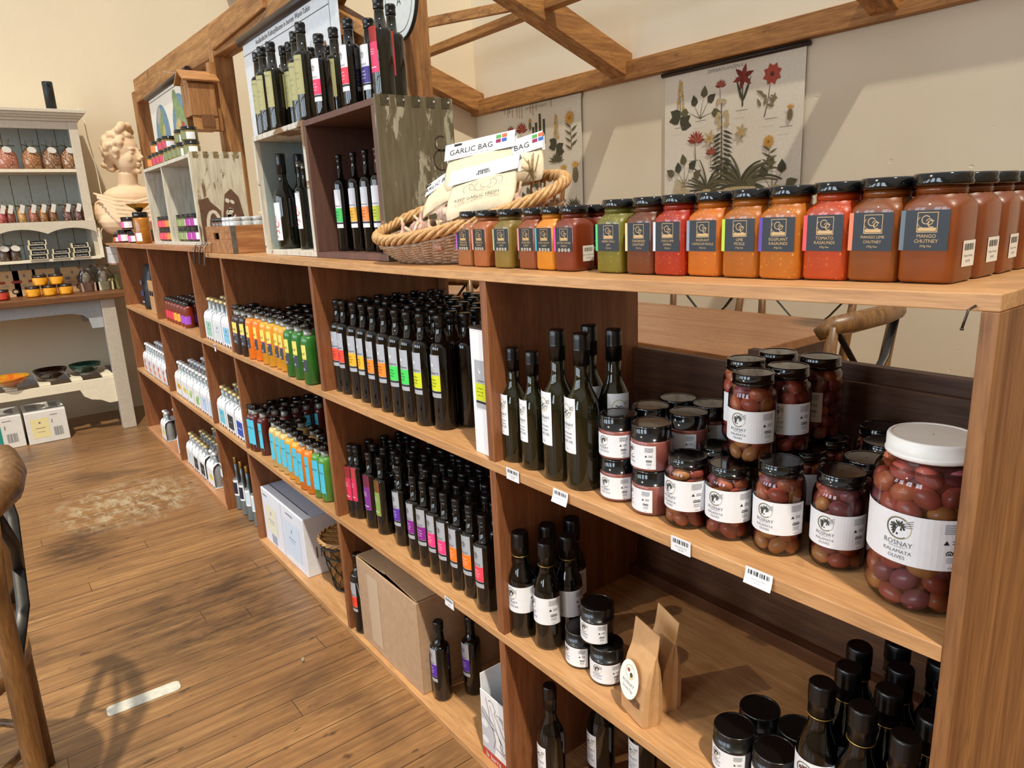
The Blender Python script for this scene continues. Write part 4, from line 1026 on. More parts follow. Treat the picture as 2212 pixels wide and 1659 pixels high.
for l in li: a.line([(W_*x, H_*(.13+.85*y)) for x, y in l], .0011, INK)
for i in range(14):
    t = i/13; a.line([(W_*(.34+.3*t), H_*(.86-.42*t)), (W_*(.37+.3*t), H_*(.83-.42*t))], .0008, INK)
a.text('la barre oli', W_*.5, H_*.06, H_*.105, PAPER)
o = bpy.data.objects.new('front_print', a.build(on_plane((x0b, y0b, .0176), (1, 0, 0), (0, 0, 1), (0, -1, 0)), 'front_print')); COL.objects.link(o); o.parent = lb_
spawn('vin_none', 'dark_bottle', (-.372, .062, .0198), 0, 'dark bottle whose cap shows inside the open lion box', 'bottle', s=.86)
# ------------------------------------------------------------ goods on the far half of the cupboard
def px_(x, y, s=3.318, ox=250, oy=550): return (ox+x/s, oy+y/s)
# D3-D4 upper shelf: yellow-label juices
gl = [((516.7, 761), 'dark'), ((528.8, 766.4), 'dark'), ((540.8, 770.6), 'dark'), ((555, 776.6), 'orange'), ((571, 780.6), 'orange'), ((586, 788), 'yellow'), ((599.6, 793.5), 'yellow'), ((616, 798.7), 'yellow'), ((626.7, 804), 'yellow'), ((639.7, 815.2), 'green'), ((657.5, 821.2), 'green'), ((678, 832.7), 'green')]
wd = {'dark': 'dark berry', 'orange': 'orange', 'yellow': 'golden yellow', 'green': 'green', 'berry': 'dark red', 'cream': 'pale cream', 'mango': 'mango yellow', 'kale': 'green'}
P2 = [on(*p, 's1', .021) for p, _ in gl]
for i in range(10, -1, -1): P2[i].x = min(P2[i].x, P2[i+1].x-.043)
caps_ = [(985, 340), (1010, 380), (1100, 380), (1150, 385), (1010+60, 350)]
c7 = [(640, 850), (720, 905), (890, 915), (1010, 930), (1130, 970), (1230, 970), (1240, 890), (1370, 860), (1480, 865), (1400, 945), (1500, 945), (1370, 1020), (1450, 1045), (1540, 1090)]
PB = [cap(460+x/7.373, 540+y/7.373, 's1', .165) for x, y in c7]
RR = relax(P2+PB, .0435, -1.785, -1.088, .025, .34, 12, 80)
cnt = {}
for i, (_, c_) in enumerate(gl):
    cnt[c_] = cnt.get(c_, 0)+1; x, y = max(RR[i][0], -1.785), RR[i][1]
    spawn('soul_'+c_, 'juice_bottle', (x, y, Z('s1', x)), R(random.Random(i).uniform(-9, 9)), '%s %s yellow-label juice bottle from the left in the front row' % (ORD[cnt[c_]-1], wd[c_]), 'bottle', 'yellow-label juices')
for k in range(len(PB)):
    x, y = RR[12+k]; c_ = ['dark', 'dark', 'orange', 'orange', 'yellow', 'yellow', 'dark', 'dark', 'dark', 'yellow', 'orange', 'yellow', 'yellow', 'green'][k]
    spawn('soul_'+c_, 'juice_bottle', (x, y, Z('s1', x)), 0, '%s juice bottle standing behind the yellow-label front row' % wd[c_], 'bottle', 'yellow-label juices behind')
# D3-D4 middle shelf: blue-label juices
hl = [((551.4, 970.4), 'berry'), ((562, 976.5), 'berry'), ((580, 985), 'berry'), ((605.6, 1009.6), 'cream'), ((617.7, 1018.6), 'cream'), ((629.7, 1026), 'cream'), ((641.8, 1036.7), 'mango'), ((655.4, 1047), 'mango'), ((667, 1059.5), 'orange'), ((684.5, 1070), 'orange'), ((703.8, 1080.5), 'kale'), ((714.5, 1086), 'kale')]
P3 = [on(*p, 's2', .021) for p, _ in hl]
P3[11].x = min(P3[11].x, -1.09)
for i in range(10, -1, -1): P3[i].x = min(P3[i].x, P3[i+1].x-.0432)
c2 = [(195, 150), (280, 130), (360, 115), (445, 105), (520, 95), (300, 165), (345, 160), (430, 150), (515, 130), (590, 120), (580, 95), (485, 238), (560, 285), (600, 305), (625, 350)]
PB = [cap(480+x/2.86, 820+y/2.86, 's2', .165) for x, y in c2]
RR = relax(P3+PB, .0437, -1.785, -1.088, .025, .34, 12, 80)
cnt = {}
for i, (_, c_) in enumerate(hl):
    cnt[c_] = cnt.get(c_, 0)+1; x, y = max(RR[i][0], -1.785), RR[i][1]
    spawn('blue_'+c_, 'juice_bottle', (x, y, Z('s2', x)), R(random.Random(i+5).uniform(-8, 8)), '%s %s blue-label juice bottle from the left in the front row' % (ORD[cnt[c_]-1], wd[c_]), 'bottle', 'blue-label juices')
for k in range(len(PB)):
    x, y = RR[12+k]; c_ = 'berry' if k < 11 else ('cream', 'mango', 'mango', 'orange')[k-11]
    spawn('blue_'+c_, 'juice_bottle', (x, y, Z('s2', x)), 0 if k % 2 else R(50), '%s juice bottle standing behind the blue-label front row' % wd[c_], 'bottle', 'blue-label juices behind')
# D3-D4 bottom: white cartons and the nested baskets
WCARD = P('#e4e6ee', .6, .02, name='white_card')
wc = empty('white_carton', (0, 0, 0), 0, 'large white drinks carton with pale printed panels on the bottom board', 'carton')
x0, x1, yf, zt = -1.80, -1.405, .022, .222
m = MB(); m.box(x0, x1, yf, .345, .0176, zt); m.obj('carton_body', WCARD, wc, .003)
a = Art(); LY, LB, GRY = P('#e6e2c8', .6, .01), P('#d3dfee', .6, .01), P('#9aa0b4', .6, .02)
W = x1-x0
a.rect(.03, .05, .14, .15, LY); a.rect(W*.54, .03, W*.9, .155, LB); a.rect(W*.5, 0, W*.504, .2, GRY); a.next()
for cx in (.085, W*.72):
    a.ell(cx, .125, .006, .008, GRY, 8); a.rect(cx-.03, .095, cx+.03, .099, GRY); a.rect(cx-.022, .085, cx+.022, .087, GRY)
barcode(a, .07, .01, .12, .045, GRY); a.rect(.02, .18, .06, .184, INK2); a.rect(W*.62, .18, W*.78, .184, INK2)
o = bpy.data.objects.new('front_print', a.build(on_plane((x0, yf, .0176), (1, 0, 0), (0, 0, 1), (0, -1, 0)), 'front_print')); COL.objects.link(o); o.parent = wc
a = Art(); GM = P('#8c979b', .6, .02); a.rect(.08, .04, .31, .15, GM); a.next(); a.text('LIGHT', .20, .028, .034, INK); a.rect(.035, .06, .04, .10, INK2); a.rect(.05, .06, .053, .09, INK2)
o = bpy.data.objects.new('side_print', a.build(on_plane((x1, yf, .0176), (0, 1, 0), (0, 0, 1), (1, 0, 0)), 'side_print')); COL.objects.link(o); o.parent = wc
a = Art(); LG = P('#b3b8c8', .6, .02); a.rect(0, .03, W, .31, LG); a.rect(.0, .03, .37, .033, GRY); a.next(); a.rect(.1, .12, .16, .2, GRY); a.rect(.24, .1, .3, .18, GRY); a.text('LIGHT', .2, .23, .03, INK)
o = bpy.data.objects.new('top_print', a.build(on_plane((x0, yf, zt), (1, 0, 0), (0, 1, 0), (0, 0, 1)), 'top_print')); COL.objects.link(o); o.parent = wc
WICK = wood('wicker_cane', '#d6a870', '#a77a46', 'x', .5, 4, 0)
WICK2 = wood('split_cane', '#c08a4a', '#7d5526', 'x', .5, 4, 0)
bk = empty('wire_basket', (-1.275, .112, .0176), 0, 'tapered basket of twisted dark wire over split cane beside the white carton', 'basket')
def rad(z): return .050+.032*(z/.165)
m = MB(); WZ = .165
m.lathe([(rad(0)-.006, .002)]+[(rad(z)-.005, z) for z in (.03, .08, .13, .16)], 28, capb=True, capt=False); m.obj('cane_liner', WICK2, bk)
m = MB()
for zz in (.005, .12, .155):
    m.tube([(rad(zz)*math.cos(t*PI/16), rad(zz)*math.sin(t*PI/16), zz+.002*math.sin(t*3)) for t in range(32)], .0028, 6, closed=True)
rd = random.Random(4)
for k in range(26):
    a0 = 2*PI*k/26; pts = []
    for j in range(9):
        z = .155*j/8; aa = a0+.16*math.sin(j*1.9+k*2.1); pts.append((rad(z)*1.01*math.cos(aa), rad(z)*1.01*math.sin(aa), z))
    m.tube(pts, .0016, 5)
m.obj('wire_frame', P('#34383a', .45, .1, metal=.5), bk)
ib = empty('cane_basket', (-1.275, .112, .186), 0, 'shallow split-cane basket nested in the top of the wire basket', 'basket')
m = MB()
for k in range(3):
    m.tube([((.083+.004*math.cos(t*1.1+k*2.1))*math.cos(2*PI*t/48), (.083+.004*math.cos(t*1.1+k*2.1))*math.sin(2*PI*t/48), .003+.004*math.sin(t*1.1+k*2.1)) for t in range(48)], .0042, 6, closed=True)
m.obj('rim', WICK, ib)
m = MB(); m.lathe([(.02, -.006), (.06, -.004), (.079, .002)], 24, capt=False); 
for i in range(9):
    y = -.06+.015*i; L = math.sqrt(max(.078**2-y*y, 0)); m.box(-L, L, y-.005, y+.005, .0+.003*(i % 2), .004+.003*(i % 2), T=Matrix.Rotation(R(40), 4, 'Z'))
m.obj('woven_base', WICK2, ib)
# gold-capped bottles on the floor
for k, x in enumerate((-2.192, -2.118, -2.045, -1.972, -1.90)):
    spawn('tonic_navy' if k < 2 else 'tonic_pale', 'tonic_bottle', (x, .05, 0), R(-6), 'gold-capped tonic bottle on the floor, %s' % ('leftmost, navy label', 'second, navy label', 'third, pale blue label', 'fourth, pale blue label', 'fifth, hidden behind the divider')[k], 'bottle', 'gold-capped bottles on the floor')

# four-packs
def carrier(name, color, accent, capc, glassm, style=0):
    parts = []
    w, d, h, bh, br = .108, .102, .112, .158, .0245
    prof = [(-d/2, 0), (-d/2, h*.74), (-d/2*.9, h*.9), (-d/2*.6, h), (d/2*.6, h), (d/2*.9, h*.9), (d/2, h*.74), (d/2, 0)]
    m = MB(); t = .0012
    for (ya, za), (yb_, zb_) in zip(prof, prof[1:]):
        m.add([(-w/2, ya, za), (w/2, ya, za), (w/2, yb_, zb_), (-w/2, yb_, zb_)], [(0, 1, 2, 3)], 0)
    m.box(-w/2, w/2, -d/2, d/2, 0, .001)
    # soft feet cut in the lower edge
    parts.append(('card_sleeve', m.mesh(name, [PAPER]), None, None, None))
    a = Art(); cm = P(color, .6, .02); am = P(accent, .6, .02)
    if style == 0: a.rect(-w*.32, h*.12, w*.32, h*.62, cm); a.next(); a.ell(0, h*.5, w*.04, w*.05, INK, 8); a.rect(-w*.2, h*.36, w*.2, h*.38, am)
    else:
        rd = random.Random(hash(color) % 99 if 0 else len(color)+ord(color[1]))
        for k in range(5): a.ell(rd.uniform(-.25, .25)*w, h*rd.uniform(.2, .55), w*rd.uniform(.08, .16), w*rd.uniform(.08, .2), cm if k % 2 else am, 9, rd.uniform(0, 3))
    for k in range(3): a.ell(-w*.3+w*.3*k, h*.015, w*.07, h*.06, P('#2b2622', .6, 0), 8)
    parts.append(('front_print', a.build(on_front(-d/2, 0), 'front_print'), None, None, None))
    for sx in (-1, 1):
        for sy in (-1, 1):
            g = MB(); g.lathe([(br*.9, .002), (br, .006), (br, h*.72), (br*.86, h*.86), (br*.5, h*1.0), (br*.42, h*1.12), (br*.42, bh*.93)], 14, c=(sx*w*.245, sy*d*.245))
            parts.append(('bottle', g.mesh(name+'_bottle', [glassm]), None, None, None)); pi = len(parts)-1
            c = MB(); c.lathe([(br*.53, bh*.925), (br*.58, bh*.94), (br*.56, bh*.985), (br*.45, bh)], 14, c=(sx*w*.245, sy*d*.245))
            parts.append(('cap', c.mesh(name+'_cap', [capc]), pi, None, None))
    kind(name, parts)
WCAP = P('#e9eaea', .35, .02); GCAP = P('#d8c48c', .3, .03, metal=.4); SG = P('#8f979b', .08, .03, coat=1, name='clear_soda_glass')
CK = {'coral': ('#ee7a5c', '#f5b09a', WCAP, 1), 'apricot': ('#f2a93c', '#f6d34e', WCAP, 1), 'lemon': ('#f3e06a', '#f8ee9a', WCAP, 1), 'limeg': ('#a8d63a', '#d7eba0', WCAP, 1), 'leaf': ('#8ed04a', '#cfeaa8', WCAP, 1), 'sky': ('#b9d2f0', '#8fb4e0', WCAP, 0),
      'teal': ('#9fcdb8', '#4f8f80', GCAP, 0), 'mist': ('#d7e2e2', '#9ab', GCAP, 0), 'azure': ('#8cc8e8', '#4a8ab8', GCAP, 0), 'cyan': ('#6cc6dc', '#e8c860', GCAP, 0), 'black': ('#2b3230', '#9aa', GCAP, 0), 'cobalt': ('#2b4fae', '#e8ecf8', GCAP, 0)}
for k_, (c_, a_, cp, st) in CK.items(): carrier('pack_'+k_, c_, '#99aabb' if len(a_) < 7 else a_, cp, SG, st)
nice = {'coral': 'coral blossom', 'apricot': 'apricot', 'lemon': 'lemon', 'limeg': 'lime', 'leaf': 'green leaf', 'sky': 'pale blue', 'teal': 'teal', 'mist': 'pale grey', 'azure': 'sky blue', 'cyan': 'cyan', 'black': 'black', 'cobalt': 'cobalt blue'}
def packs(lst, key, where, rows=1):
    for i, (x, kx) in enumerate(lst):
        for r_ in range(rows):
            spawn('pack_'+kx, 'bottle_four_pack', (x, .068+.108*r_, Z(key, x)), 0, 'white four-pack of bottles with %s print, %s' % (nice[kx], where+(' %s from left' % ORD[i] if r_ == 0 else ' standing %s the %s' % (('', 'behind', 'furthest behind')[r_], ORD[i]))), 'bottle pack', 'white four-packs')
packs([(-3.60, 'coral'), (-3.488, 'coral'), (-3.376, 'coral'), (-3.264, 'coral'), (-3.152, 'coral')], 's2', 'far cubby', 2)
packs([(-2.86, 'apricot'), (-2.748, 'lemon'), (-2.636, 'limeg'), (-2.524, 'leaf'), (-2.412, 'sky'), (-2.30, 'sky')], 's2', 'wide cubby', 3)
packs([(-2.155, 'teal'), (-2.043, 'mist'), (-1.931, 'azure')], 's1', 'narrow upper cubby', 2)
packs([(-2.155, 'cyan'), (-2.043, 'black'), (-1.931, 'cobalt')], 's2', 'narrow middle cubby', 2)
packs([(-3.42, 'lemon'), (-3.05, 'azure')], 'bt', 'far bottom cubby')
packs([(-2.86, 'mist'), (-2.748, 'black'), (-2.636, 'black'), (-2.50, 'lemon')], 'bt', 'wide bottom cubby', 2)

# relish jars
def relish(name, lab, c='#8a2f14', r=.0225, h=.108):
    g = MB(); f = content('relish_'+name, c, '#6e2410', 50); g.lathe([(r*.92, 0), (r, h*.03), (r, h*.74)]+prof_arc(r, h*.74, r*.86, h*.82, 3)+[(r*.86, h*.88)], 18)
    kind(name, [('glass_jar', g.mesh(name, [f]), None, None, None), ('lid', screw_lid(name+'_lid', r*.95, h*.87, h, BLACKMETAL, 20), None, None, None),
                ('label', cyl_label(.1, h*.32, r, lambda a, w, hh: a.rect(-.035, 0, .035, hh, P(lab, .5, .02), 14), h*.14), None, None, None)])
relish('relish_crimson', '#d8304a'); relish('relish_orange', '#f0a432'); relish('relish_purple', '#a04cc4')
rx = [-2.90, -2.85, -2.80, -2.745, -2.69, -2.62, -2.565]
rc = ['crimson', 'crimson', 'crimson', 'orange', 'orange', 'purple', 'purple']
for i, (x, c_) in enumerate(zip(rx, rc)):
    for r_ in range(3):
        n_ = rc[:i].count(c_)
        spawn('relish_'+c_, 'relish_jar', (x, .045+.052*r_, Z('s1', x)), 0, 'red relish jar with %s label and black lid, %s' % (c_, 'front row %s of its colour' % ORD[n_] if r_ == 0 else 'row %s behind the %s %s one' % (['', 'directly', 'further'][r_], ORD[n_], c_)), 'jar', 'relish jars in the far cupboard')
# bags in the farthest upper cubby
def pouch(name, x, y, w, h, d, col, lb, rz=0, marks=None):
    root = empty(name, (x, y, Z('s1', x)+.0008), rz, lb, 'bag'); m = MB(); rings = []
    for t, ww, dd in ((0, .95, .9), (.1, 1, 1), (.5, 1.02, .95), (.8, .98, .5), (1, .96, .06)):
        a, b = w/2*ww, d/2*dd; rings.append([(a*math.cos(q)*(1 if abs(math.cos(q)) < .5 else 1), b*math.sin(q), h*t) for q in [2*PI*i/16 for i in range(16)]])
    m.loft(rings, 0, True); m.obj('bag_body', P(col, .5, .05, coat=.2), root)
    if marks:
        a = Art(); marks(a, w, h); o = bpy.data.objects.new('print', a.build(on_plane((0, -d/2*1.01, 0), (1, 0, 0), (0, 0, 1), (0, -1, 0)), 'print')); COL.objects.link(o); o.parent = root
    return root
pouch('coffee_bag', -3.46, .075, .10, .235, .075, '#14171f', 'tall black foil bag standing in the farthest upper cubby', R(10), lambda a, w, h: (a.rect(-w*.3, h*.3, w*.1, h*.42, P('#3a3f66', .5, 0)), a.rect(-w*.25, h*.15, w*.05, h*.19, P('#9aa0b0', .5, 0)), a.ell(-w*.1, h*.6, w*.12, w*.12, P('#5a6470', .5, 0))))
pouch('coffee_bag', -3.335, .08, .10, .185, .07, '#d9dade', 'white and black bag between the black bag and the brown one', R(-5), lambda a, w, h: (a.rect(-w*.45, h*.35, -w*.25, h*.8, P('#14171f', .5, 0)), a.line([(-w*.2, h*.1), (w*.1, h*.3), (w*.2, h*.5)], w*.08, INK)))
r_ = empty('kraft_box', (-3.205, .12, Z('s1', -3.2)+.0008), 0, 'tall brown paper box with black blocks of print by the far divider', 'box')
MB().box(-.055, .055, -.09, .09, 0, .165).obj('box_body', KRAFT, r_, .002)
a = Art(); a.text('boxo boxo', 0, .10, .02, INK); [a.rect(-.045+.05*k, .09, -.005+.05*k, .115, INK) for k in range(2)]
o = bpy.data.objects.new('print', a.build(on_plane((0, -.09, 0), (1, 0, 0), (0, 0, 1), (0, -1, 0)), 'print')); COL.objects.link(o); o.parent = r_

# ---- price tickets on the shelf edges
def ticket(px, py, key, lb, curl=0, w=.035, h=.0215, txt='Rosnay Olive Oil', pr='$14.95', rz=0):
    q = at(px, py, 'y', -.0015); t = empty('price_ticket', (q.x, -.0018, q.z), rz, lb, 'price ticket', 'price tickets on the shelf edges')
    a = Art(); N = 8
    pts = [(-w/2+.002, -h/2), (w/2-.002, -h/2), (w/2, -h/2+.002), (w/2, h/2-.002), (w/2-.002, h/2), (-w/2+.002, h/2), (-w/2, h/2-.002), (-w/2, -h/2+.002)]
    fn = lambda x, y, l: (x, -.0004-l-(curl*(y-h/2)**2*12 if curl else 0), y)
    b = Art(); b.rect(-w/2, -h/2, w/2, -h*.2, PAPER, 1); b.rect(-w/2, -h*.2, w/2, h*.15, PAPER); b.rect(-w/2, h*.15, w/2, h/2, PAPER); b.next()
    barcode(b, -w*.4, h*.08, w*.4, h*.36, INK); b.text(txt, 0, -h*.12, h*.115, INK2); b.text(pr, 0, -h*.3, h*.14, INK2)
    o = bpy.data.objects.new('paper', b.build(fn, 'paper')); COL.objects.link(o); o.parent = t
ticket(1108, 1026, 's1', 'white price ticket under the small olive oil bottles')
ticket(1212, 1073, 's1', 'curling white price ticket under the large olive oil bottles', 1)
ticket(1471, 1179, 's1', 'white price ticket below the first olive jar', 0, .032, .021, 'Olives Whole 375g', '$11.20')
ticket(1640, 1249, 's1', 'curling white price ticket below the larger olive jars', 1, .036, .02, 'Olives Whole 500ml', '$13.95')
ticket(971, 1302, 's2', 'white price ticket under the vinegar bottles on the middle shelf', 0, .034, .022, 'Vinegar', '$18.50')
ticket(465, 751, 's1', 'small white ticket hanging below the narrow upper cubby', 0, .02, .028, ' ', ' ')
ticket(478, 1015, 's2', 'white tag hanging low beside the bottom four-packs', 0, .028, .06, ' ', ' ')
# ------------------------------------------------------------ crates on the counter
def aty(px, py, y): return at(px, py, 'y', y)
def crate(name, label, x0, x1, y0, y1, z0, z1, mats, th=.014, dividers=(), side=None, notch=None):
    "mats: frame, inside back, right side"
    fr, bk_, sd = mats
    root = empty(name, (0, 0, 0), 0, label, 'crate', 'old painted crates on the counter')
    MB().box(x0, x1, y0, y1, z1-th, z1).obj('top_board', fr, root, .001)
    MB().box(x0, x1, y0, y1, z0, z0+th).obj('bottom_board', fr, root, .001)
    MB().box(x0, x0+th, y0, y1, z0+th, z1-th).obj('side_board', fr, root, .001)
    MB().box(x1-th, x1, y0, y1, z0+th, z1-th if not side else z1-th).obj('side_board', fr, root, .001)
    MB().box(x0+th, x1-th, y1-.006, y1, z0+th, z1-th).obj('back_board', bk_, root)
    for d in dividers: MB().box(d-th/2, d+th/2, y0+.002, y1-.006, z0+th, z1-th).obj('divider', fr, root, .001)
    if side: MB().box(x1, x1+.008, y0-.0, y1+.0, z0, z1+.006).obj('painted_side', sd, root, .001)
    if notch:
        m = MB(); 
        for i in range(5):
            y = y0+.012+(y1-y0-.03)*i/4.3; m.box(x1+.0081, x1+.0088, y, y+(y1-y0)*.1, z1-.016, z1+.006)
        m.obj('finger_joints', notch, root)
        m = MB()
        for i in range(5):
            y = y0+.03+(y1-y0-.03)*i/4.3; m.ball((x1+.009, y, z1-.004), .0015, .003, .003, 8, 4)
        m.obj('nail_heads', P('#b9b6ae', .4, .1, metal=.5), root)
    return root
CWHITE = chipped('chipped_white', '#d9d2c2', '#8a6a4c', 16, .38, (.5, .5, 1), third=None)
CBLUE = chipped('chipped_grey_blue', '#8d9c9c', '#b9a98c', 7, .31, (1, 1, .6))
CGREY = chipped('pale_grey_paint', '#b9b9be', '#7d6a58', 6, .30, (1, 1, .6))
CBROWN = chipped('brown_paint', '#5f4038', '#a0704c', 9, .36, (.6, .6, 1))
CGREEN = chipped('weathered_green_brown', '#5f553e', '#a8a18c', 30, .415, (1, 1, .28), third=None)
CCREAM = chipped('cream_brown_chipped', '#cdc3aa', '#7a5e42', 20, .40, (1, 1, .3))
NOTCH = P('#8a7448', .6, .2)
zl = 1.0705
crate('painted_crate', 'whitewashed double crate with a chipped cream side at the far end of the counter', -2.93, -2.14, .03, .215, zl, 1.397, (CWHITE, CBLUE, CCREAM), .013, (-2.60,), True, NOTCH)
zc0 = Z('ct', -1.3)+.0008
crate('painted_crate', 'peeling white crate with grey-blue inside holding the wine bottles', -1.53, -1.142, .06, .25, zc0, 1.388, (CWHITE, CBLUE, CWHITE), .014)
MB().box(-1.5155, -1.5145, .075, .243, zc0+.0145, 1.373).obj('painted_inside', CBLUE, bpy.data.objects['painted_crate.001'])
crate('painted_crate', 'dark brown crate with a weathered green-brown side behind the garlic basket', -1.138, -.752, .06, .252, Z('ct', -.95)+.0008, 1.385, (CBROWN, P('#4a322c', .6, .12), CGREEN), .014, (), True, P('#4d452f', .6, .2))
# worn lettering ring on the green-brown side
a = Art(); wr = P('#3a3222', .7, .1); a.ring(.155, .21, .022, .003, wr, 0, 5, 16); a.ring(.155, .245, .016, .003, wr, 1, 6, 14); a.ring(.17, .165, .02, .003, wr, .5, 3.4, 12)
o = bpy.data.objects.new('worn_mark', a.build(on_plane((-.744, .06, 1.05), (0, 1, 0), (0, 0, 1), (1, 0, 0)), 'worn_mark')); COL.objects.link(o); o.parent = bpy.data.objects['painted_crate.002']
a = Art(); dk = P('#6a4a34', .7, .15); cr_ = P('#d8cfba', .7, .08)
a.poly([(.01, .0), (.075, 0), (.085, .12), (.05, .155), (.045, .17), (.01, .16)], dk); a.poly([(.10, .0), (.15, .0), (.17, .08), (.155, .17), (.13, .20), (.105, .18), (.09, .1)], dk); a.next()
a.ring(.055, .07, .022, .012, cr_, 0, 2*PI, 16, .05); 
for i in range(12): a.ell(.11+.045*random.random(), .02+.16*random.random(), .006+.006*random.random(), .010, cr_, 6, i)
a.ring(.13, .05, .018, .005, cr_, 0, 5, 12); a.ring(.12, .11, .016, .005, cr_, 1, 6, 12)
o = bpy.data.objects.new('stencilled_patch', a.build(on_plane((-2.1318, .03, 1.072), (0, 1, 0), (0, 0, 1), (1, 0, 0)), 'stencilled_patch')); COL.objects.link(o); o.parent = bpy.data.objects['painted_crate']
ZT = 1.3885
TOPS = []
def top_row(items, z):
    for k_, px, py, y, lb, grp, rz in items:
        q = at(px, py, 'y', y); TOPS.append((k_, Vector((q.x, y, z)), rz, lb, grp))
g1 = 'bottles on top of the crates'
top_row([('crate_olive', 546, 110, .095, 'tall dark bottle with long sage label, leftmost on the crates', g1, 8), ('crate_olive', 564, 104, .085, 'tall dark bottle with long sage label, second from left on the crates', g1, 8),
         ('crate_olive', 592, 98, .10, 'tall dark bottle with long sage label, standing a little apart', g1, 8), ('crate_olive', 609, 115, .125, 'tall dark bottle with sage label, left in the tight row', g1, 8),
         ('crate_olive', 621, 108, .13, 'tall dark bottle with sage label, second in the tight row', g1, 8), ('crate_olive', 638, 100, .105, 'tall dark bottle with sage label, third in the tight row', g1, 8),
         ('crate_olive', 652, 98, .085, 'tall dark bottle with sage label, right end of the tight row', g1, 8)], ZT)
top_row([('crate_none', 580, 106, .19, 'dark bottle behind the sage-label row on the crates', g1, 0), ('crate_none', 604, 102, .20, 'dark bottle second behind the sage-label row on the crates', g1, 0), ('crate_none', 671, 103, .16, 'dark bottle half hidden behind the pink-label bottle', g1, 0),
         ('crate_none', 705, 107, .19, 'dark bottle between the two red-label bottles, rear', g1, 0), ('crate_olive', 722, 100, .175, 'dark bottle with sage label between the two red-label ones', g1, 8)], 1.386)
top_row([('crate_rose', 687, 78, .085, 'dark bottle with white and rose label on the brown crate', g1, 4), ('crate_red', 754, 74, .09, 'dark bottle with white and red label on the brown crate', g1, -4), ('crate_violet', 795, 66, .12, 'dark bottle with white and violet label beside the tall pair', g1, 0)], 1.386)
for px, y, lb, rz in ((828, .105, 'tall dark bottle with orange and pink framed label in front', 4), (853, .15, 'tall dark bottle with framed label standing behind its twin by the post', 30)):
    q = at(px, 150, 'y', y); TOPS.append(('tall_frame', Vector((q.x, y, 1.386)), rz, lb, g1))
for (k_, q, rz, lb, grp), (x, y) in zip(TOPS, relax([t[1] for t in TOPS], .0485, -1.505, -.772, .082, .225)):
    spawn(k_, 'dark_bottle', (x, y, 1.3885 if x < -1.14 else 1.3855), R(rz), lb, 'bottle', grp)
# inside the crates
zi = zc0+.0145
for px, y, lb in ((607, .115, 'black wine bottle with red snake drawing on its label, left in the white crate'), (647, .17, 'black wine bottle behind, right in the white crate')):
    q = at(px, 480, 'y', y); spawn('crate_wine', 'wine_bottle', (max(q.x, -1.47), y, zi), R(-6), lb, 'bottle', 'bottles inside the crates')
for px, y, lb in ((658, .11, 'slim dark bottle with red drawing, left of three in the white crate'), (668, .15, 'slim dark bottle with red drawing, middle of three in the white crate'), (681, .19, 'slim dark bottle with red drawing, right of three in the white crate')):
    q = at(px, 480, 'y', y); spawn('crate_slim', 'wine_bottle', (min(q.x, -1.18), y, zi), R(-6), lb, 'bottle', 'bottles inside the crates')
for k_, px, y in (('green', 745, .115), ('yellow', 776, .12), ('orange', 802, .12), ('lime', 826, .118), ('lime', 848, .118)):
    q = at(px, 480, 'y', y)
    if q.x < -.79: spawn('bin_'+k_, 'dark_oil_bottle', (q.x, y, Z('ct', q.x)+.0155), R(6), 'dark oil bottle with white and %s label inside the brown crate' % (k_ if px < 848 else 'second lime'), 'bottle', 'bottles inside the crates')
# jars in and on the far crate
def squat(name, cols, lab, h=.052, r=.030, lidm=BLACKMETAL, white=True):
    g = MB(); g.lathe([(r*.9, 0), (r, h*.06), (r, h*.66), (r*.9, h*.76), (r*.88, h*.8)], 18)
    def fn(a, w, hh):
        a.rect(-.028, 0, .018, hh, P(lab, .5, .03), 12)
        if white: a.rect(.018, 0, .05, hh, PAPER, 8)
    kind(name, [('glass_jar', g.mesh(name, [content('c_'+name, cols[0], cols[1], 60, .55, cols[2])]), None, None, None), ('lid', screw_lid(name+'_lid', r*.97, h*.78, h, lidm, 20), None, None, None), ('label', cyl_label(.1, h*.5, r, fn, h*.12), None, None, None)])
squat('sq_orange', ('#8a6a1e', '#5c4414', '#c8a850'), '#f58236'); squat('sq_red', ('#8a6a1e', '#5c4414', '#c8a850'), '#c63a52'); squat('sq_olive', ('#7a6a2a', '#5c4e1a', '#b8a860'), '#7f8450')
squat('sq_rose', ('#6e1612', '#4a0e0c', None), '#e8475c'); squat('sq_tang', ('#6e2412', '#4a160c', None), '#f07a3c'); squat('sq_lime', ('#6e3412', '#4a220c', None), '#b7bd34'); squat('sq_sage', ('#5e6a2a', '#404a1a', None), '#8f9a58'); squat('sq_plum', ('#4a1030', '#300820', None), '#b02a9c'); squat('sq_pink', ('#3f1a0c', '#2a1008', None), '#f06fb4')
yj = .068; ztop = 1.3978
xs0 = [-2.885, -2.80, -2.735, -2.665, -2.575, -2.51, -2.445, -2.37]
ks0 = ['orange', 'red', 'red', 'red', 'olive', 'olive', 'olive', 'olive']
for i, (x, k_) in enumerate(zip(xs0, ks0)):
    spawn('sq_'+k_, 'preserve_jar', (x+.03, yj, ztop), R(20), 'squat %s-label jar, bottom layer on the far crate, %s from left' % (k_, ORD[i]), 'jar', 'squat jars on the far crate')
spawn('sq_olive', 'preserve_jar', (-2.262, yj+.01, ztop), R(20), 'squat jar with olive label at the right end of the bottom layer', 'jar', 'squat jars on the far crate')
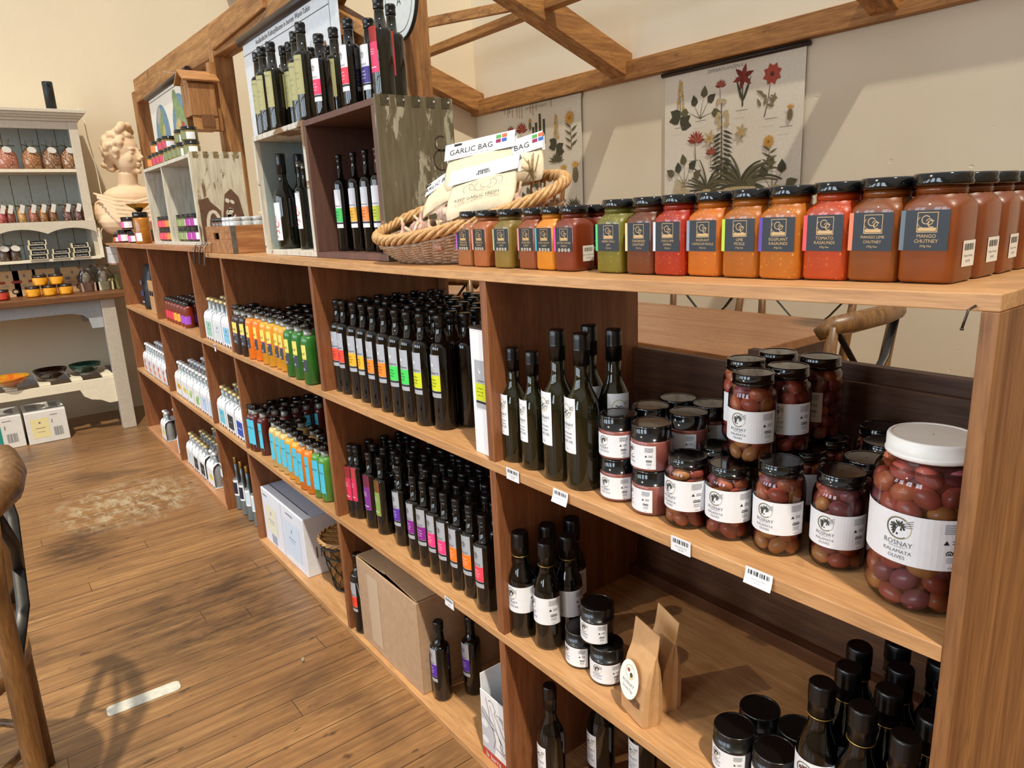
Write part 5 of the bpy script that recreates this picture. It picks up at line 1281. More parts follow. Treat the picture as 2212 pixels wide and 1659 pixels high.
for x, k_, lb in ((-2.825, 'orange', 'with orange label, leftmost of the upper layer'), (-2.70, 'red', 'with red label, second of the upper layer'), (-2.62, 'red', 'with red label, third of the upper layer'), (-2.40, 'olive', 'with olive label, fourth of the upper layer'), (-2.30, 'olive', 'with olive label, right end of the upper layer')):
    spawn('sq_'+k_, 'preserve_jar', (x+.02, yj+.012, ztop+.053), R(20), 'squat black-lidded jar '+lb, 'jar', 'squat jars on the far crate')
ci = zl+.0142
for row in range(2):
    rw = ['bottom', 'top'][row]
    for i, (x, k_) in enumerate(zip((-2.88, -2.812, -2.745, -2.676), ('rose', 'rose', 'tang', 'lime'))):
        spawn('sq_'+k_, 'preserve_jar', (x, .075, ci+.053*row), R(12), 'small %s-label jar in the left cubby of the far crate, %s layer, %s' % ({'rose': 'rose', 'tang': 'orange', 'lime': 'lime'}[k_], rw, ORD[i]), 'jar', 'jars inside the far crate')
    for i, (x, k_) in enumerate(zip((-2.53, -2.46, -2.385, -2.315), ('sage', 'sage', 'plum', 'plum'))):
        spawn('sq_'+k_, 'preserve_jar', (x, .075, ci+.053*row), R(12), 'small %s-label jar in the right cubby of the far crate, %s layer, %s' % ({'sage': 'sage green', 'plum': 'purple'}[k_], rw, ORD[i]), 'jar', 'jars inside the far crate')
# cluster at the far end
for x, y, z, k_, s_, lb in ((-4.10, .07, 0, 'tang', .9, 'orange-label jar at the very end of the counter'), (-3.93, .08, 0, 'pink', 1.35, 'wide pink-label jar under the upper pink one'), (-3.60, .07, 0, 'pink', 1.15, 'pink-label jar in front of the tall amber jar'), (-3.78, .16, 0, 'pink', 1.25, 'pink-label jar standing behind the front pair'),
                         (-3.90, .10, .072, 'pink', 1.3, 'pink-label jar stacked highest on the left'), (-3.74, .15, .067, 'pink', .9, 'dark jar stacked in the middle of the pink group'), (-3.58, .10, .061, 'pink', 1.0, 'pink-label jar stacked on the right of the group'), (-3.72, .15, .115, 'lime', .8, 'topmost small dark jar of the pink group')):
    spawn('sq_'+k_, 'preserve_jar', (x, y, zl+z), R(10), lb, 'jar', 'pink-label jars at the far end', s=s_)
tj = empty('tall_jar', (-3.30, .055, zl+.0008), 0, 'tall amber jar with coral and white label and a brass funnel on top', 'jar')
m = MB(); m.lathe([(.034, 0), (.037, .005), (.037, .115), (.03, .13)], 20); m.obj('glass_jar', content('amber_fill', '#c07a1a', '#7a4a10', 30), tj)
m = MB(); m.lathe([(.033, .125), (.035, .13), (.035, .15), (.033, .152)], 20); m.obj('lid', BLACKMETAL, tj)
m = MB(); m.lathe([(.01, .153), (.02, .165), (.055, .19), (.056, .192)], 24, capt=False); m.obj('funnel', P('#b59a4a', .25, .05, metal=.9), tj)
a = Art(); a.rect(-.03, 0, .015, .04, P('#f0705c', .5, .02), 10); a.rect(.015, 0, .045, .04, PAPER, 6); o = bpy.data.objects.new('label', a.build(on_cyl(.037, .012), 'label')); COL.objects.link(o); o.parent = tj

# wooden box with small glass jars
BX = wood('box_wood', '#c08a5a', '#98623a', 'y', .5, 1.2, .3)
wb = empty('wooden_box', (0, 0, 0), 0, 'low wooden box with cut hand-holes and a metal corner strip', 'box')
zb = Z('ct', -1.75)+.0008; x0, x1, y0_, y1_ = -1.985, -1.70, .012, .33; hb = .088; t_ = .009
def holed(x0, x1, z0, z1, hx0, hx1, hz0, hz1): return [(x0, x1, z0, hz0), (x0, x1, hz1, z1), (x0, hx0, hz0, hz1), (hx1, x1, hz0, hz1)]
m = MB()
for a0, a1, c0, c1 in holed(x0, x1, zb, zb+hb, x0+.09, x0+.15, zb+.045, zb+.066): m.box(a0, a1, y0_, y0_+t_, c0, c1)
m.box(x0, x1, y1_-t_, y1_, zb, zb+hb); m.box(x0, x0+t_, y0_+t_, y1_-t_, zb, zb+hb); m.box(x0+t_, x1-t_, y0_+t_, y1_-t_, zb, zb+t_)
for a0, a1, c0, c1 in holed(y0_+t_, y1_-t_, zb, zb+hb, .20, .222, zb+.03, zb+.07): m.box(x1-t_, x1, a0, a1, c0, c1)
m.obj('box_body', BX, wb, .001)
m = MB(); m.box(x1-.001, x1+.0012, y0_, y0_+.016, zb, zb+hb); m.obj('corner_strip', P('#8d8d88', .35, .15, metal=.8), wb)
MB().box(x0+t_, x1-t_, y0_+t_+.001, y1_-t_-.001, zb+.075, zb+.078).obj('lining', P('#c9a878', .6, .1), wb)
JG = P('#c9cfd2', .06, .04, coat=1, name='jar_glass_pale')
sj = MB(); sj.lathe([(.016, 0), (.018, .003), (.018, .02), (.015, .024)], 14); sl = MB(); sl.lathe([(.0165, .023), (.0175, .024), (.0175, .034), (.016, .0355)], 14); slw = sl.mesh('jl', [P('#d4d8da', .15, .03, metal=.3)]); slb = sl.mesh('jlb', [BLACKMETAL])
kind('mini_w', [('glass_jar', sj.mesh('mj', [JG]), None, None, None), ('lid', slw, None, None, None)]); kind('mini_b', [('glass_jar', sj.mesh('mj2', [content('mini_fill', '#6a4a38', '#3a2a22', 40)]), None, None, None), ('lid', slb, None, None, None)])
for i in range(6):
    for j in range(7):
        x, y = x0+.032+.040*i, y0_+.033+.036*j
        bl_ = i < 3 and j < 2
        spawn('mini_b' if bl_ else 'mini_w', 'small_jar', (x, y, zb+.0785), 0, 'small %s jar standing in the wooden box' % ('dark black-lidded' if bl_ else 'clear glass'), 'jar', 'small clear jars in the wooden box' if not bl_ else 'small dark jars in the wooden box')
a = empty('paper_card', (x1-.04, .16, zb+.122), 0, 'tan paper card lying on the small jars', 'card', rot=(R(12), R(18), R(30))); MB().box(-.03, .03, -.025, .025, 0, .0006).obj('card', P('#d8b88a', .6, .03), a)
# tongs and tags hanging over the counter edge
for k, (x, lb, c_) in enumerate(((-2.085, 'grey metal tongs hanging over the counter edge, left', '#8f938e'), (-2.015, 'grey metal tongs hanging over the counter edge, middle', '#9a9d98'), (-1.95, 'pale tongs hanging over the counter edge, right', '#d8d4c8'))):
    t = empty('tongs', (x, 0, zl), 0, lb, 'tongs', 'tongs hanging from the counter')
    m = MB(); m.tube([(.03, .06, .006), (.012, .02, .006), (.004, -.004, .003), (-.004, -.010, -.02), (-.014, -.012, -.062)], [.004, .005, .006, .007, .008], 8, flat=.2); m.obj('arm', P(c_, .35, .08, metal=.5), t)
    m = MB(); m.tube([(.03, .06, .010), (.016, .02, .014), (.012, -.002, .012), (.004, -.02, -.012)], [.004, .005, .005, .006], 8, flat=.2); m.obj('arm', P(c_, .35, .08, metal=.5), t)
for i in range(7):
    x = -2.075+.027*(i % 4)+.01; y = .075+.05*(i//4)
    spawn('mini_b', 'small_jar', (x-.02 if i < 4 else x, y, zl), 0, 'small dark jar crowded between the far crate and the wooden box', 'jar', 'small dark jars by the wooden box', s=.72 if i < 4 else 1)

# ------------------------------------------------------------ garlic basket
gb = empty('garlic_basket', (0, 0, 0), 0, 'large oval wicker basket with a braided rim, heaped with garlic', 'basket')
cx0, cy0, ang = -.548, .138, R(24)
def bp_(t, a, b, z, dx=0, dy=0):
    x, y = a*math.cos(t), b*math.sin(t)
    return Vector((cx0+dx+x*math.cos(ang)-y*math.sin(ang), cy0+dy+x*math.sin(ang)+y*math.cos(ang), z))
ZB0 = Z('ct', -.5)+.001
def rimz(t): return 1.150+.038*math.cos(t)+.040*math.sin(t)
def bodyz(t): return rimz(t)-.014-.022*max(0, math.cos(t-.2))-.020*max(0, math.sin(t))
WKB = wood('basket_willow', '#dcb27e', '#b48650', 'z', .5, 3, 0)
WKD = wood('basket_willow_dark', '#c3a184', '#93745a', 'z', .5, 3, 0)
m = MB(); NR = 17
for j in range(NR):
    s_ = j/(NR-1)
    pts = []
    for i in range(96):
        t = 2*PI*i/96; a = .125+.085*s_**.8; b = .062+.036*s_**.8
        z = ZB0+.004+(bodyz(t)-ZB0-.004)*s_
        wv_ = .0022*math.cos(t*22+PI*(j % 2)); pts.append(bp_(t, a+wv_, b+wv_, z, -.030*(1-s_), -.012*(1-s_)))
    m.tube(pts, .0038, 5, closed=True)
m.obj('woven_body', WKD, gb)
m = MB()
rings = []
for s_ in (0, .5, 1):
    rings.append([bp_(2*PI*i/48, .119+.082*s_, .056+.035*s_, ZB0+.003+(bodyz(2*PI*i/48)-ZB0-.006)*s_, -.030*(1-s_), -.012*(1-s_)) for i in range(48)])
m.loft(rings, 0, True, caps=False); m.add([bp_(2*PI*i/48, .119, .056, ZB0+.002, -.030, -.012) for i in range(48)], [list(range(48))]); m.obj('inner_lining', P('#6b4a2e', .7, .15), gb)
for i in range(30):
    t = 2*PI*i/30; m = MB(); m.tube([bp_(t, .208, .096, bodyz(t)-.01), bp_(t, .213, .100, rimz(t))], .0024, 5); m.obj('spoke', WKB, gb)
for k in range(5):
    m = MB(); pts = []
    for i in range(120):
        t = 2*PI*i/120; q = t*11+2*PI*k/5; rr = .0078
        pts.append(bp_(t, .215+rr*math.cos(q), .102+rr*math.cos(q), rimz(t)+rr*math.sin(q)))
    m.tube(pts, .0046, 6, closed=True); m.obj('rim_strand', WKB, gb)
# garlic bulbs
GAR = []
for k, (c1, c2_) in enumerate((('#dcc0ac', '#a9857a'), ('#e0cbb4', '#b89a8a'), ('#cfa898', '#93706c'))):
    m_, nt_, b_ = newmat('garlic_skin_%d' % k); n_ = noise(nt_, coords(nt_, (5, 5, .6)), 26, 4); nt_.links.new(ramp(nt_, n_, [(.36, srgb(c2_)), (.6, srgb(c1))]), b_.inputs['Base Color']); b_.inputs['Roughness'].default_value = .5; bump(nt_, b_, n_, .3, .001); GAR.append(m_)
def bulb(k):
    m = MB(); rings = []; n = 24
    for r_, z in ((.004, 0), (.013, .001), (.0195, .006), (.0215, .012), (.0195, .019), (.013, .0255), (.006, .031), (.0038, .037), (.0032, .052)):
        lob = .0022 if .004 < z < .028 else .0004
        rings.append([((r_+lob*math.cos(8*2*PI*i/n))*math.cos(2*PI*i/n), (r_+lob*math.cos(8*2*PI*i/n))*math.sin(2*PI*i/n), z) for i in range(n)])
    m.loft(rings, 0, True); st = MB(); st.tube([(0, 0, .036), (.001, .001, .05), (.003, 0, .062)], [.0036, .003, .0034], 7)
    kind('bulb_%d' % k, [('bulb', m.mesh('bulb_%d' % k, [GAR[k]]), None, None, None), ('stem', st.mesh('stem_%d' % k, [P('#cdb892', .6, .1)]), None, None, None)])
for k in range(3): bulb(k)
rd = random.Random(21); gi = 0
spots_ = []
for _ in range(9000):
    t, q = rd.uniform(0, 6.283), math.sqrt(rd.random()); u_, v_ = q*math.cos(t), q*math.sin(t)
    surf = 1.118+.032*u_+.026*v_+.034*(1-q*q)
    z = surf-rd.choice((0, 0, 0, .025, .045))*rd.uniform(.6, 1)
    k = .70 if z < surf-.012 else .84
    u_, v_ = u_*.205*k, v_*.094*k
    if z < 1.088: continue
    if all((u_-s_[0])**2+(v_-s_[1])**2+(z-s_[2])**2 > .0415**2 for s_ in spots_): spots_.append((u_, v_, z, z > surf-.012))
for u_, v_, z, top_ in spots_:
    x = cx0+u_*math.cos(ang)-v_*math.sin(ang); y = cy0+u_*math.sin(ang)+v_*math.cos(ang)
    ro = Matrix.Rotation(rd.uniform(0, 6), 3, 'Z') @ Matrix.Rotation(rd.uniform(-1.1, 1.1), 3, 'X')
    o_ = ro @ Vector((0, 0, .0155)); e_ = ro.to_euler()
    spawn('bulb_%d' % (gi % 3), 'garlic_bulb', Vector((x, y, z))-o_, 0, 'purple-tinged garlic bulb %s in the wicker basket' % ('on top of the heap' if top_ else 'deep in the heap'), 'garlic', 'garlic bulbs in the basket', rot=e_, s=.95); gi += 1
# cloth garlic bags with printed header cards
CALICO = P('#dccbae', .8, .05, name='calico_cloth')
def garlic_bag(c, yaw, pitch, roll, lb, w=.135, back=False, stamp=True, ln=.07):
    root = empty('cloth_bag', c, 0, lb, 'bag', 'cloth garlic bags in the basket', rot=(R(pitch), R(roll), R(yaw)))
    m = MB(); rings = []
    for t, ww, dd in ((0, .9, .004), (.25, .98, .010), (.6, .98, .012), (.88, .94, .007), (1, .92, .003)):
        a = w/2*ww; z = -.020-ln*(1-t)
        rings.append([(a*math.cos(q), dd*math.sin(q)*(1+.25*math.sin(5*q+t*9)), z+.003*math.sin(3*q)) for q in [2*PI*i/20 for i in range(20)]])
    m.loft(rings, 0, True); m.obj('cloth', CALICO, root)
    m = MB(); m.box(-w/2, w/2, -.006, -.0052, -.024, .014); m.box(-w/2, w/2, .0052, .006, -.022, .012); m.box(-w/2, w/2, -.006, .006, .0115, .0125); m.obj('header_card', PAPER, root)
    a = Art()
    if back:
        a.rect(-.012, -.008, .012, -.003, INK2); barcode(a, -.014, -.015, .016, -.009, INK); a.rect(-.05, -.018, -.02, -.0175, INK2)
    else:
        a.text('GARLIC BAG', -.018, -.008, .0175, INK); a.rect(-.058, .006, -.04, .011, INK); a.text('linen lining and keeping box of garlic fresh longer', -.02, -.0195, .0045, INK2)
        for i, c_ in enumerate(('#4f9a4a', '#e8623f', '#8a1f4f', '#2f5aa8')): a.rect(.038+.013*(i % 2), .002-.010*(i//2), .049+.013*(i % 2), .010-.010*(i//2), P(c_, .5, .02))
    o = bpy.data.objects.new('card_print', a.build(on_plane((0, -.0061, 0), (1, 0, 0), (0, 0, 1), (0, -1, 0)), 'card_print')); COL.objects.link(o); o.parent = root
    if stamp:
        a = Art(); a.text('KEEP GARLIC FRESH', 0, -.074, .0105, INK)
        for k in range(6): a.ring(-.02+.012*k, -.05+.004*(k % 2), .011, .0007, INK, k, k+4, 10)
        o = bpy.data.objects.new('stamp', a.build(on_plane((0, -.0150, -.006), (1, 0, 0), (0, 0, 1), (0, -1, 0)), 'stamp')); COL.objects.link(o); o.parent = root
    return root
q1 = at(1038, 314, 'y', .20); garlic_bag(q1, 30, -30, -7, 'cloth garlic bag with printed header card standing highest in the basket', .158, stamp=False, ln=.075)
q2_ = at(1048, 368, 'y', .150); garlic_bag(q2_, 30, -42, -10, 'cloth garlic bag with blank back card turned to the front', .150, True, ln=.088)
q3 = at(962, 388, 'y', .165); garlic_bag(q3, 18, -44, -24, 'cloth garlic bag leaning left, its card half covered', .105, stamp=False)
q4 = at(1115, 318, 'y', .235); garlic_bag(q4, 30, -30, -12, 'cloth garlic bag behind, coloured squares showing at its right end', .12, stamp=False)
# rope tuft
q = at(1150, 370, 'y', .22)
tf = empty('raffia_tuft', q, 0, 'frayed pale raffia tuft sticking up at the right of the garlic bags', 'raffia')
for k in range(12):
    m = MB(); m.tube([(0, 0, -.03), (rd.uniform(-.01, .01), 0, 0), (rd.uniform(-.03, .03), rd.uniform(-.02, .01), rd.uniform(.005, .035))], .0016, 5); m.obj('strand', P('#c8b28a', .8, .1), tf)
# ------------------------------------------------------------ charts and posters
ROD = P('#2a1c15', .45, .1, name='dark_rod'); SHEET = P('#e9e2d2', .7, .03, name='poster_paper')
def leafp(a, x, y, L, ang, w, m):
    c, s_ = math.cos(ang), math.sin(ang)
    pts = [(0, 0), (.25, .5), (.55, .45), (1, 0), (.55, -.45), (.25, -.5)]
    a.poly([(x+L*p*c-w*q*s_, y+L*p*s_+w*q*c) for p, q in pts], m)
def stem(a, x, y, L, ang, bend, wd, m):
    pts = []; px_2, py_2, an = x, y, ang
    for i in range(9): pts.append((px_2, py_2)); px_2 += L/8*math.cos(an); py_2 += L/8*math.sin(an); an += bend/8
    a.line(pts, [wd*(1-.7*i/8) for i in range(9)], m); return pts
def flower(a, x, y, r, n, m, mc, w=.5):
    for i in range(n): leafp(a, x, y, r, 2*PI*i/n+.3, r*w, m)
    a.next(); a.ell(x, y, r*.22, r*.22, mc, 8)
G1, G2, G3 = P('#4b4a37', .8, .1), P('#6a6448', .8, .1), P('#8a7c5a', .8, .1)
RD, PK, YL, BRN, CRM = P('#8e3a2c', .8, .1), P('#c4705a', .8, .1), P('#d2a04a', .8, .1), P('#5a3c2c', .8, .1), P('#c9b68c', .8, .1)
def plant(a, kind_, x, y, s, seed=0):
    rd = random.Random(seed)
    if kind_ == 'grass':
        for i in range(17): t = PI*(.06+.88*i/16); stem(a, x, y, s*rd.uniform(.7, 1), t, (1 if t < PI/2 else -1)*-rd.uniform(.6, 1.5), s*.09, G1 if i % 2 else G2)
        a.ell(x, y-.02*s, s*.35, s*.06, CRM, 12)
    elif kind_ == 'broad':
        for i, t in enumerate((.4, 1.0, 1.5, 2.1, 2.7)):
            p = stem(a, x, y, s*(.5+.1*(i % 3)), t, rd.uniform(-.4, .4), s*.03, G2); leafp(a, p[-1][0], p[-1][1], s*.42, t+rd.uniform(-.6, .6), s*.3, G1 if i % 2 else G2)
    elif kind_ == 'spike':
        stem(a, x, y, s, PI/2, .1, s*.03, G2)
        for i in range(14): t = i/14; a.ell(x+(-1)**i*s*.07*(1.2-t), y+s*(.35+.65*t), s*.045, s*.06, CRM if i % 3 else YL, 6)
        for i in range(4): leafp(a, x, y+s*.15*(i % 2), s*.35, (.5, 2.6, -.2, 3.3)[i], s*.26, G1)
    elif kind_ == 'lily':
        stem(a, x, y, s*.75, PI/2, .1, s*.05, G1); leafp(a, x, y+s*.1, s*.75, 1.9, s*.08, G1); leafp(a, x, y+s*.1, s*.7, 1.2, s*.08, G1)
        for i in range(6): leafp(a, x, y+s*.75, s*.34, i*1.05+.3, s*.14, RD if i % 2 else P('#7a2c22', .8, .1))
    elif kind_ == 'anemone':
        stem(a, x-s*.1, y, s*.8, 1.3, .3, s*.025, G2); flower(a, x+s*.05, y+s*.8, s*.22, 8, P('#b8513f', .8, .08), BRN, .8)
        for i in range(8): leafp(a, x+rd.uniform(-.2, .2)*s, y+s*rd.uniform(.15, .55), s*.2, rd.uniform(0, PI), s*.07, G3)
    elif kind_ == 'pink':
        stem(a, x, y, s*.6, PI/2+.1, -.1, s*.04, G3); 
        for i in range(9): leafp(a, x, y+s*.55, s*.36, .2+2.7*i/8, s*.12, PK if i % 2 else RD)
    elif kind_ == 'cactus':
        for dx, h0, h1 in ((0, 0, 1), (-.16, .3, .8), (.16, .25, .85), (-.28, .42, .7)): a.line([(x, y+s*h0*.6), (x+dx*s, y+s*h0), (x+dx*s, y+s*h1)], s*.09, G1)
    elif kind_ == 'pine':
        a.ell(x, y+s*.35, s*.16, s*.3, G3, 14); a.next()
        for i in range(5): a.line([(x-s*.12, y+s*(.15+.1*i)), (x+s*.12, y+s*(.2+.1*i))], s*.015, G1)
        for i in range(5): leafp(a, x, y+s*.62, s*.3, .6+.45*i, s*.08, YL)
    elif kind_ == 'agave':
        for i in range(11): leafp(a, x, y, s*rd.uniform(.6, .9), .15+2.85*i/10, s*.14, G1 if i % 2 else G2)
    elif kind_ == 'vine':
        p = stem(a, x, y, s, PI/2, .05, s*.03, G2)
        for i in range(22): leafp(a, x+(i % 2-.5)*s*.02, y+s*(.05+.6*i/22), s*.17, (-.4 if i % 2 else PI+.4), s*.03, G1)
        for i in range(12): a.ell(x+rd.uniform(-.09, .09)*s, y+s*rd.uniform(.65, .98), s*.045, s*.03, CRM, 6, rd.uniform(0, 3))
    elif kind_ == 'sun':
        stem(a, x, y, s*.75, PI/2, .15, s*.03, G3); flower(a, x-s*.05, y+s*.78, s*.2, 14, YL, P('#b5702a', .8, .1), .35)
        for i in range(7): leafp(a, x, y+s*.09*i, s*.28, (.5 if i % 2 else 2.6), s*.06, G2)
def chart(name, label, x0, x1, z0, z1, y, art_fn, sheet=SHEET, hang=.03, rodr=.011):
    root = empty(name, (0, 0, 0), 0, label, 'poster')
    W, H = x1-x0, z1-z0
    m = MB(); n = 10; rings = []
    for i in range(n+1):
        z = z0+H*i/n; yy = y
        rings.append([(x0, yy, z), (x0, yy+.0012, z), (x1, yy+.0012, z), (x1, yy, z)])
    m.loft(rings, 0, False); m.obj('sheet', sheet, root)
    a = Art(); art_fn(a, W, H)
    fn = lambda u_, v_, l: (x0+u_, y-.0006-l*2, z0+v_)
    o = bpy.data.objects.new('print', a.build(fn, 'print', 1.2e-5)); COL.objects.link(o); o.parent = root
    m = MB(); m.tube([(x0-.02, y-.004, z1), (x1+.02, y-.004, z1)], rodr, 12); m.obj('rod', ROD, root)
    cxm = (x0+x1)/2; m = MB(); m.tube([(x0+W*.2, y-.004, z1+rodr), (cxm, y-.004, z1+hang+rodr), (x1-W*.2, y-.004, z1+rodr)], .0012, 5); m.obj('cord', P('#c9bda8', .8, .1), root)
    return root
def art_zimmer(a, W, H):
    a.text('ZIMMERPFLANZEN II.', W*.47, H*.955, H*.035, INK2)
    for k, x, y, s in (('spike', .13, .60, .34), ('broad', .29, .62, .22), ('pink', .44, .74, .16), ('lily', .60, .66, .28), ('anemone', .78, .56, .36), ('vine', .46, .12, .62), ('pink', .26, .30, .26), ('grass', .35, .04, .28), ('grass', .60, .06, .40), ('broad', .17, .12, .22), ('broad', .82, .03, .24), ('pink', .38, .25, .16), ('pine', .92, .50, .14), ('sun', .80, .18, .26)):
        plant(a, k, W*x, H*y, H*s, int(x*100))
    flower(a, W*.37, H*.46, H*.07, 6, CRM, YL, .4); flower(a, W*.6, H*.48, H*.06, 6, CRM, YL, .5)
    for i in range(16): a.ell(W*(.08+.055*i), H*(.035+.012*(i % 3)), W*.035, H*.012, CRM, 8)
    for x, y in ((.13, .57), (.3, .6), (.6, .63), (.8, .54), (.25, .3), (.9, .47)): a.rect(W*(x-.04), H*y, W*(x+.04), H*(y+.004), INK2)
    for i in range(8): a.line([(W*.10+i*W*.012, H*.16), (W*.085+i*W*.014, H*.03)], W*.006, CRM)
def art_cacti(a, W, H):
    a.text('CACTI & SUCCULENTS', W*.45, H*.955, H*.03, INK2)
    st_ = P('#c4a582', .8, .1)
    rd = random.Random(8)
    for i in range(14): x = rd.random()*W; a.rect(x, H*(1-rd.uniform(.03, .12)), x+W*.012, H, st_)
    for k, x, y, s in (('pink', .10, .66, .20), ('pink', .25, .62, .26), ('cactus', .50, .55, .34), ('spike', .70, .56, .30), ('sun', .88, .55, .33), ('agave', .70, .46, .14), ('pine', .37, .76, .12), ('pine', .78, .26, .20), ('pine', .92, .26, .22), ('cactus', .45, .20, .26), ('agave', .70, .06, .13), ('agave', .90, .05, .14), ('agave', .15, .35, .16), ('broad', .3, .08, .18), ('lily', .3, .32, .2)):
        plant(a, k, W*x, H*y, H*s, int(x*91))
pl = at(1432, 160, 'y', YB-.02); pr_ = at(1750, 97, 'y', YB-.02)
chart('botanical_poster', 'large botanical wall chart of houseplants and red flowers, hanging on the back wall', pl.x+.015, pr_.x-.02, 1.17, (pl.z+pr_.z)/2, YB-.016, art_zimmer, hang=.07, rodr=.013)
pl = at(1082, 233, 'y', YB-.02); pr_ = at(1258, 199, 'y', YB-.02)
chart('botanical_poster', 'smaller cactus and succulent wall chart by the corner of the back wall', pl.x+.02, pr_.x-.02, 1.10, (pl.z+pr_.z)/2, YB-.016, art_cacti, P('#e3dccb', .7, .05), hang=.07, rodr=.013)
def art_map(a, W, H):
    bl = P('#6f93ab', .7, .1); a.line([(0, H*.93), (W, H*.93)], .003, INK)
    a.ell(W*.27, H*.42, W*.18, H*.42, bl, 28); a.ell(W*.72, H*.42, W*.19, H*.42, bl, 28); a.next()
    gr, yw, rr = P('#8fa470', .7, .15), P('#cbb878', .7, .15), P('#b5553f', .7, .1)
    for x, y, rx, ry, m in ((.25, .62, .09, .14, gr), (.29, .48, .06, .08, yw), (.27, .28, .05, .14, yw), (.22, .72, .07, .07, P('#b7a9a0', .7, .1)), (.68, .66, .13, .14, gr), (.66, .42, .07, .16, yw), (.78, .58, .08, .08, gr), (.76, .42, .05, .09, rr), (.8, .25, .04, .05, yw)): a.ell(W*x, H*y, W*rx, H*ry, m, 11, x*3)
ml = at(320, 212, 'y', .275); mr = at(405, 152, 'y', .275)
chart('map_poster', 'world map chart with two blue hemispheres hanging on the timber frame', ml.x, mr.x, 1.43, (ml.z+mr.z)/2, .275, art_map, hang=.05, rodr=.014)
def art_cult(a, W, H):
    a.text('Ausländische Kulturpflanzen in bunten Wand-Tafeln', W*.47, H*.93, H*.055, INK); a.line([(0, H*.88), (W*.93, H*.88)], .002, INK); a.line([(W*.93, 0), (W*.93, H)], .0015, INK)
    a.text('Die Hauptformen', W*.965, H*.5, H*.04, INK, rot=-PI/2)
    yo = P('#a59c3e', .7, .15)
    for x, y, s in ((.55, .45, .34), (.33, .42, .2), (.2, .40, .16)): leafp(a, W*x, H*y, H*s, 1.45, H*.11, G1 if s < .3 else yo)
    a.ell(W*.84, H*.58, W*.016, H*.10, P('#c2802f', .7, .1), 10); a.ell(W*.87, H*.58, W*.016, H*.10, P('#8c5a2a', .7, .1), 10)
    a.line([(W*.72, H*.6), (W*.75, H*.72)], .0015, INK); a.line([(W*.76, H*.6), (W*.77, H*.75)], .0015, INK)
cl = at(522, 68, 'y', .265); cr = at(735, -30, 'y', .265)
chart('botanical_poster', 'white foreign crop plants chart with a long green leaf hanging from the header beam', cl.x, cr.x-.02, 1.36, (cl.z+cr.z)/2-.005, .262, art_cult, P('#dcdee0', .7, .03), hang=.05, rodr=.015)
# oval sign on the post
ov = empty('oval_sign', (0, 0, 0), 0, 'white oval metal sign with a dark rim behind the tallest bottles', 'sign')
ec = at(838, -12, 'y', .24)
a = Art(); a.ell(0, 0, .082, .098, P('#2b2e2f', .4, .05), 40); a.next(); a.ell(0, 0, .079, .095, P('#d8dad6', .35, .03), 40); a.next(); a.ring(0, 0, .065, .002, INK, n=30, ry=.08); a.text('A', 0, -.01, .03, INK)
o = bpy.data.objects.new('face', a.build(on_plane((ec.x, .268, ec.z), (1, 0, 0), (0, 0, 1), (0, -1, 0)), 'face')); COL.objects.link(o); o.parent = ov
m = MB(); m.loft([[(ec.x+.082*math.cos(2*PI*i/40), yy, ec.z+.098*math.sin(2*PI*i/40)) for i in range(40)] for yy in (.269, .276)], 0, True); m.obj('plate', P('#3a3d3e', .4, .1, metal=.5), ov)

# bird house
BH = wood('cedar', '#c48f56', '#a06a3a', 'y', .6, 2, .1); BHD = wood('cedar_end', '#ba8450', '#8f5f34', 'z', .6, 2, .1)
bh = empty('bird_house', (-2.47, .185, 1.515), 0, 'small cedar bird house with pitched lid hanging on the timber frame', 'bird house')
m = MB(); m.box(-.055, .055, -.05, .05, .05, .17); m.obj('house_body', BHD, bh, .002)
m = MB(); m.prism([(-.055, .17), (.055, .17), (.0, .215)], -.05, .05, T=Matrix.Rotation(R(90), 4, 'X')); m.obj('gable', BHD, bh)
m = MB(); TT = Matrix.Translation((0, 0, .222)) @ Matrix.Rotation(R(32), 4, 'Y'); m.box(-.002, .082, -.07, .07, -.004, .004, T=TT); m.obj('roof_board', BH, bh, .001)
m = MB(); TT = Matrix.Translation((0, 0, .222)) @ Matrix.Rotation(R(180-32), 4, 'Y'); m.box(-.002, .082, -.07, .07, -.004, .004, T=TT); m.obj('roof_board', BH, bh, .001)
m = MB(); m.box(-.05, .05, -.045, .05, 0, .006); m.box(-.05, -.044, -.045, .05, .006, .05); m.box(.044, .05, -.045, .05, .006, .05); m.box(-.044, .044, .044, .05, .006, .05); m.obj('feeder_tray', BH, bh, .001)
m = MB(); m.box(.056, .058, -.015, .035, .01, .055); m.obj('side_panel', wood('cedar_dark', '#8a5a30', '#6e4524', 'z', .6, 2, .1), bh)
m = MB(); m.box(-.02, .02, .05, .075, 0, .26); m.obj('back_plate', BHD, bh)

# ------------------------------------------------------------ dining tables and chairs behind
TBL = wood('table_top_wood', '#9a6a44', '#7f5233', 'x', .26, .7, .1, .7)
TBD = wood('table_dark_wood', '#6d4428', '#50301b', 'x', .4, 1, .2)
CH = wood('chair_bentwood', '#8a6238', '#5f4021', 'z', .35, 1.4, .2); STRAP = P('#33302d', .35, .1, metal=.5, name='steel_strap')
def table(label, x0, x1, y0, y1, zt=.75):
    root = empty('dining_table', (0, 0, 0), 0, label, 'table', 'brown dining tables behind the cupboard')
    MB().box(x0, x1, y0, y1, zt-.028, zt).obj('table_top', TBL, root, .003)
    MB().box(x0+.05, x1-.05, y0+.05, y1-.05, zt-.11, zt-.0285).obj('apron', TBD, root)
    for x in (x0+.05, x1-.11):
        for y in (y0+.05, y1-.11): MB().box(x, x+.06, y, y+.06, 0, zt-.1105).obj('leg', TBD, root, .003)
    return root
table('brown dining table with a glossy top seen through the open back of the cupboard', -1.60, -.42, .86, 1.54)
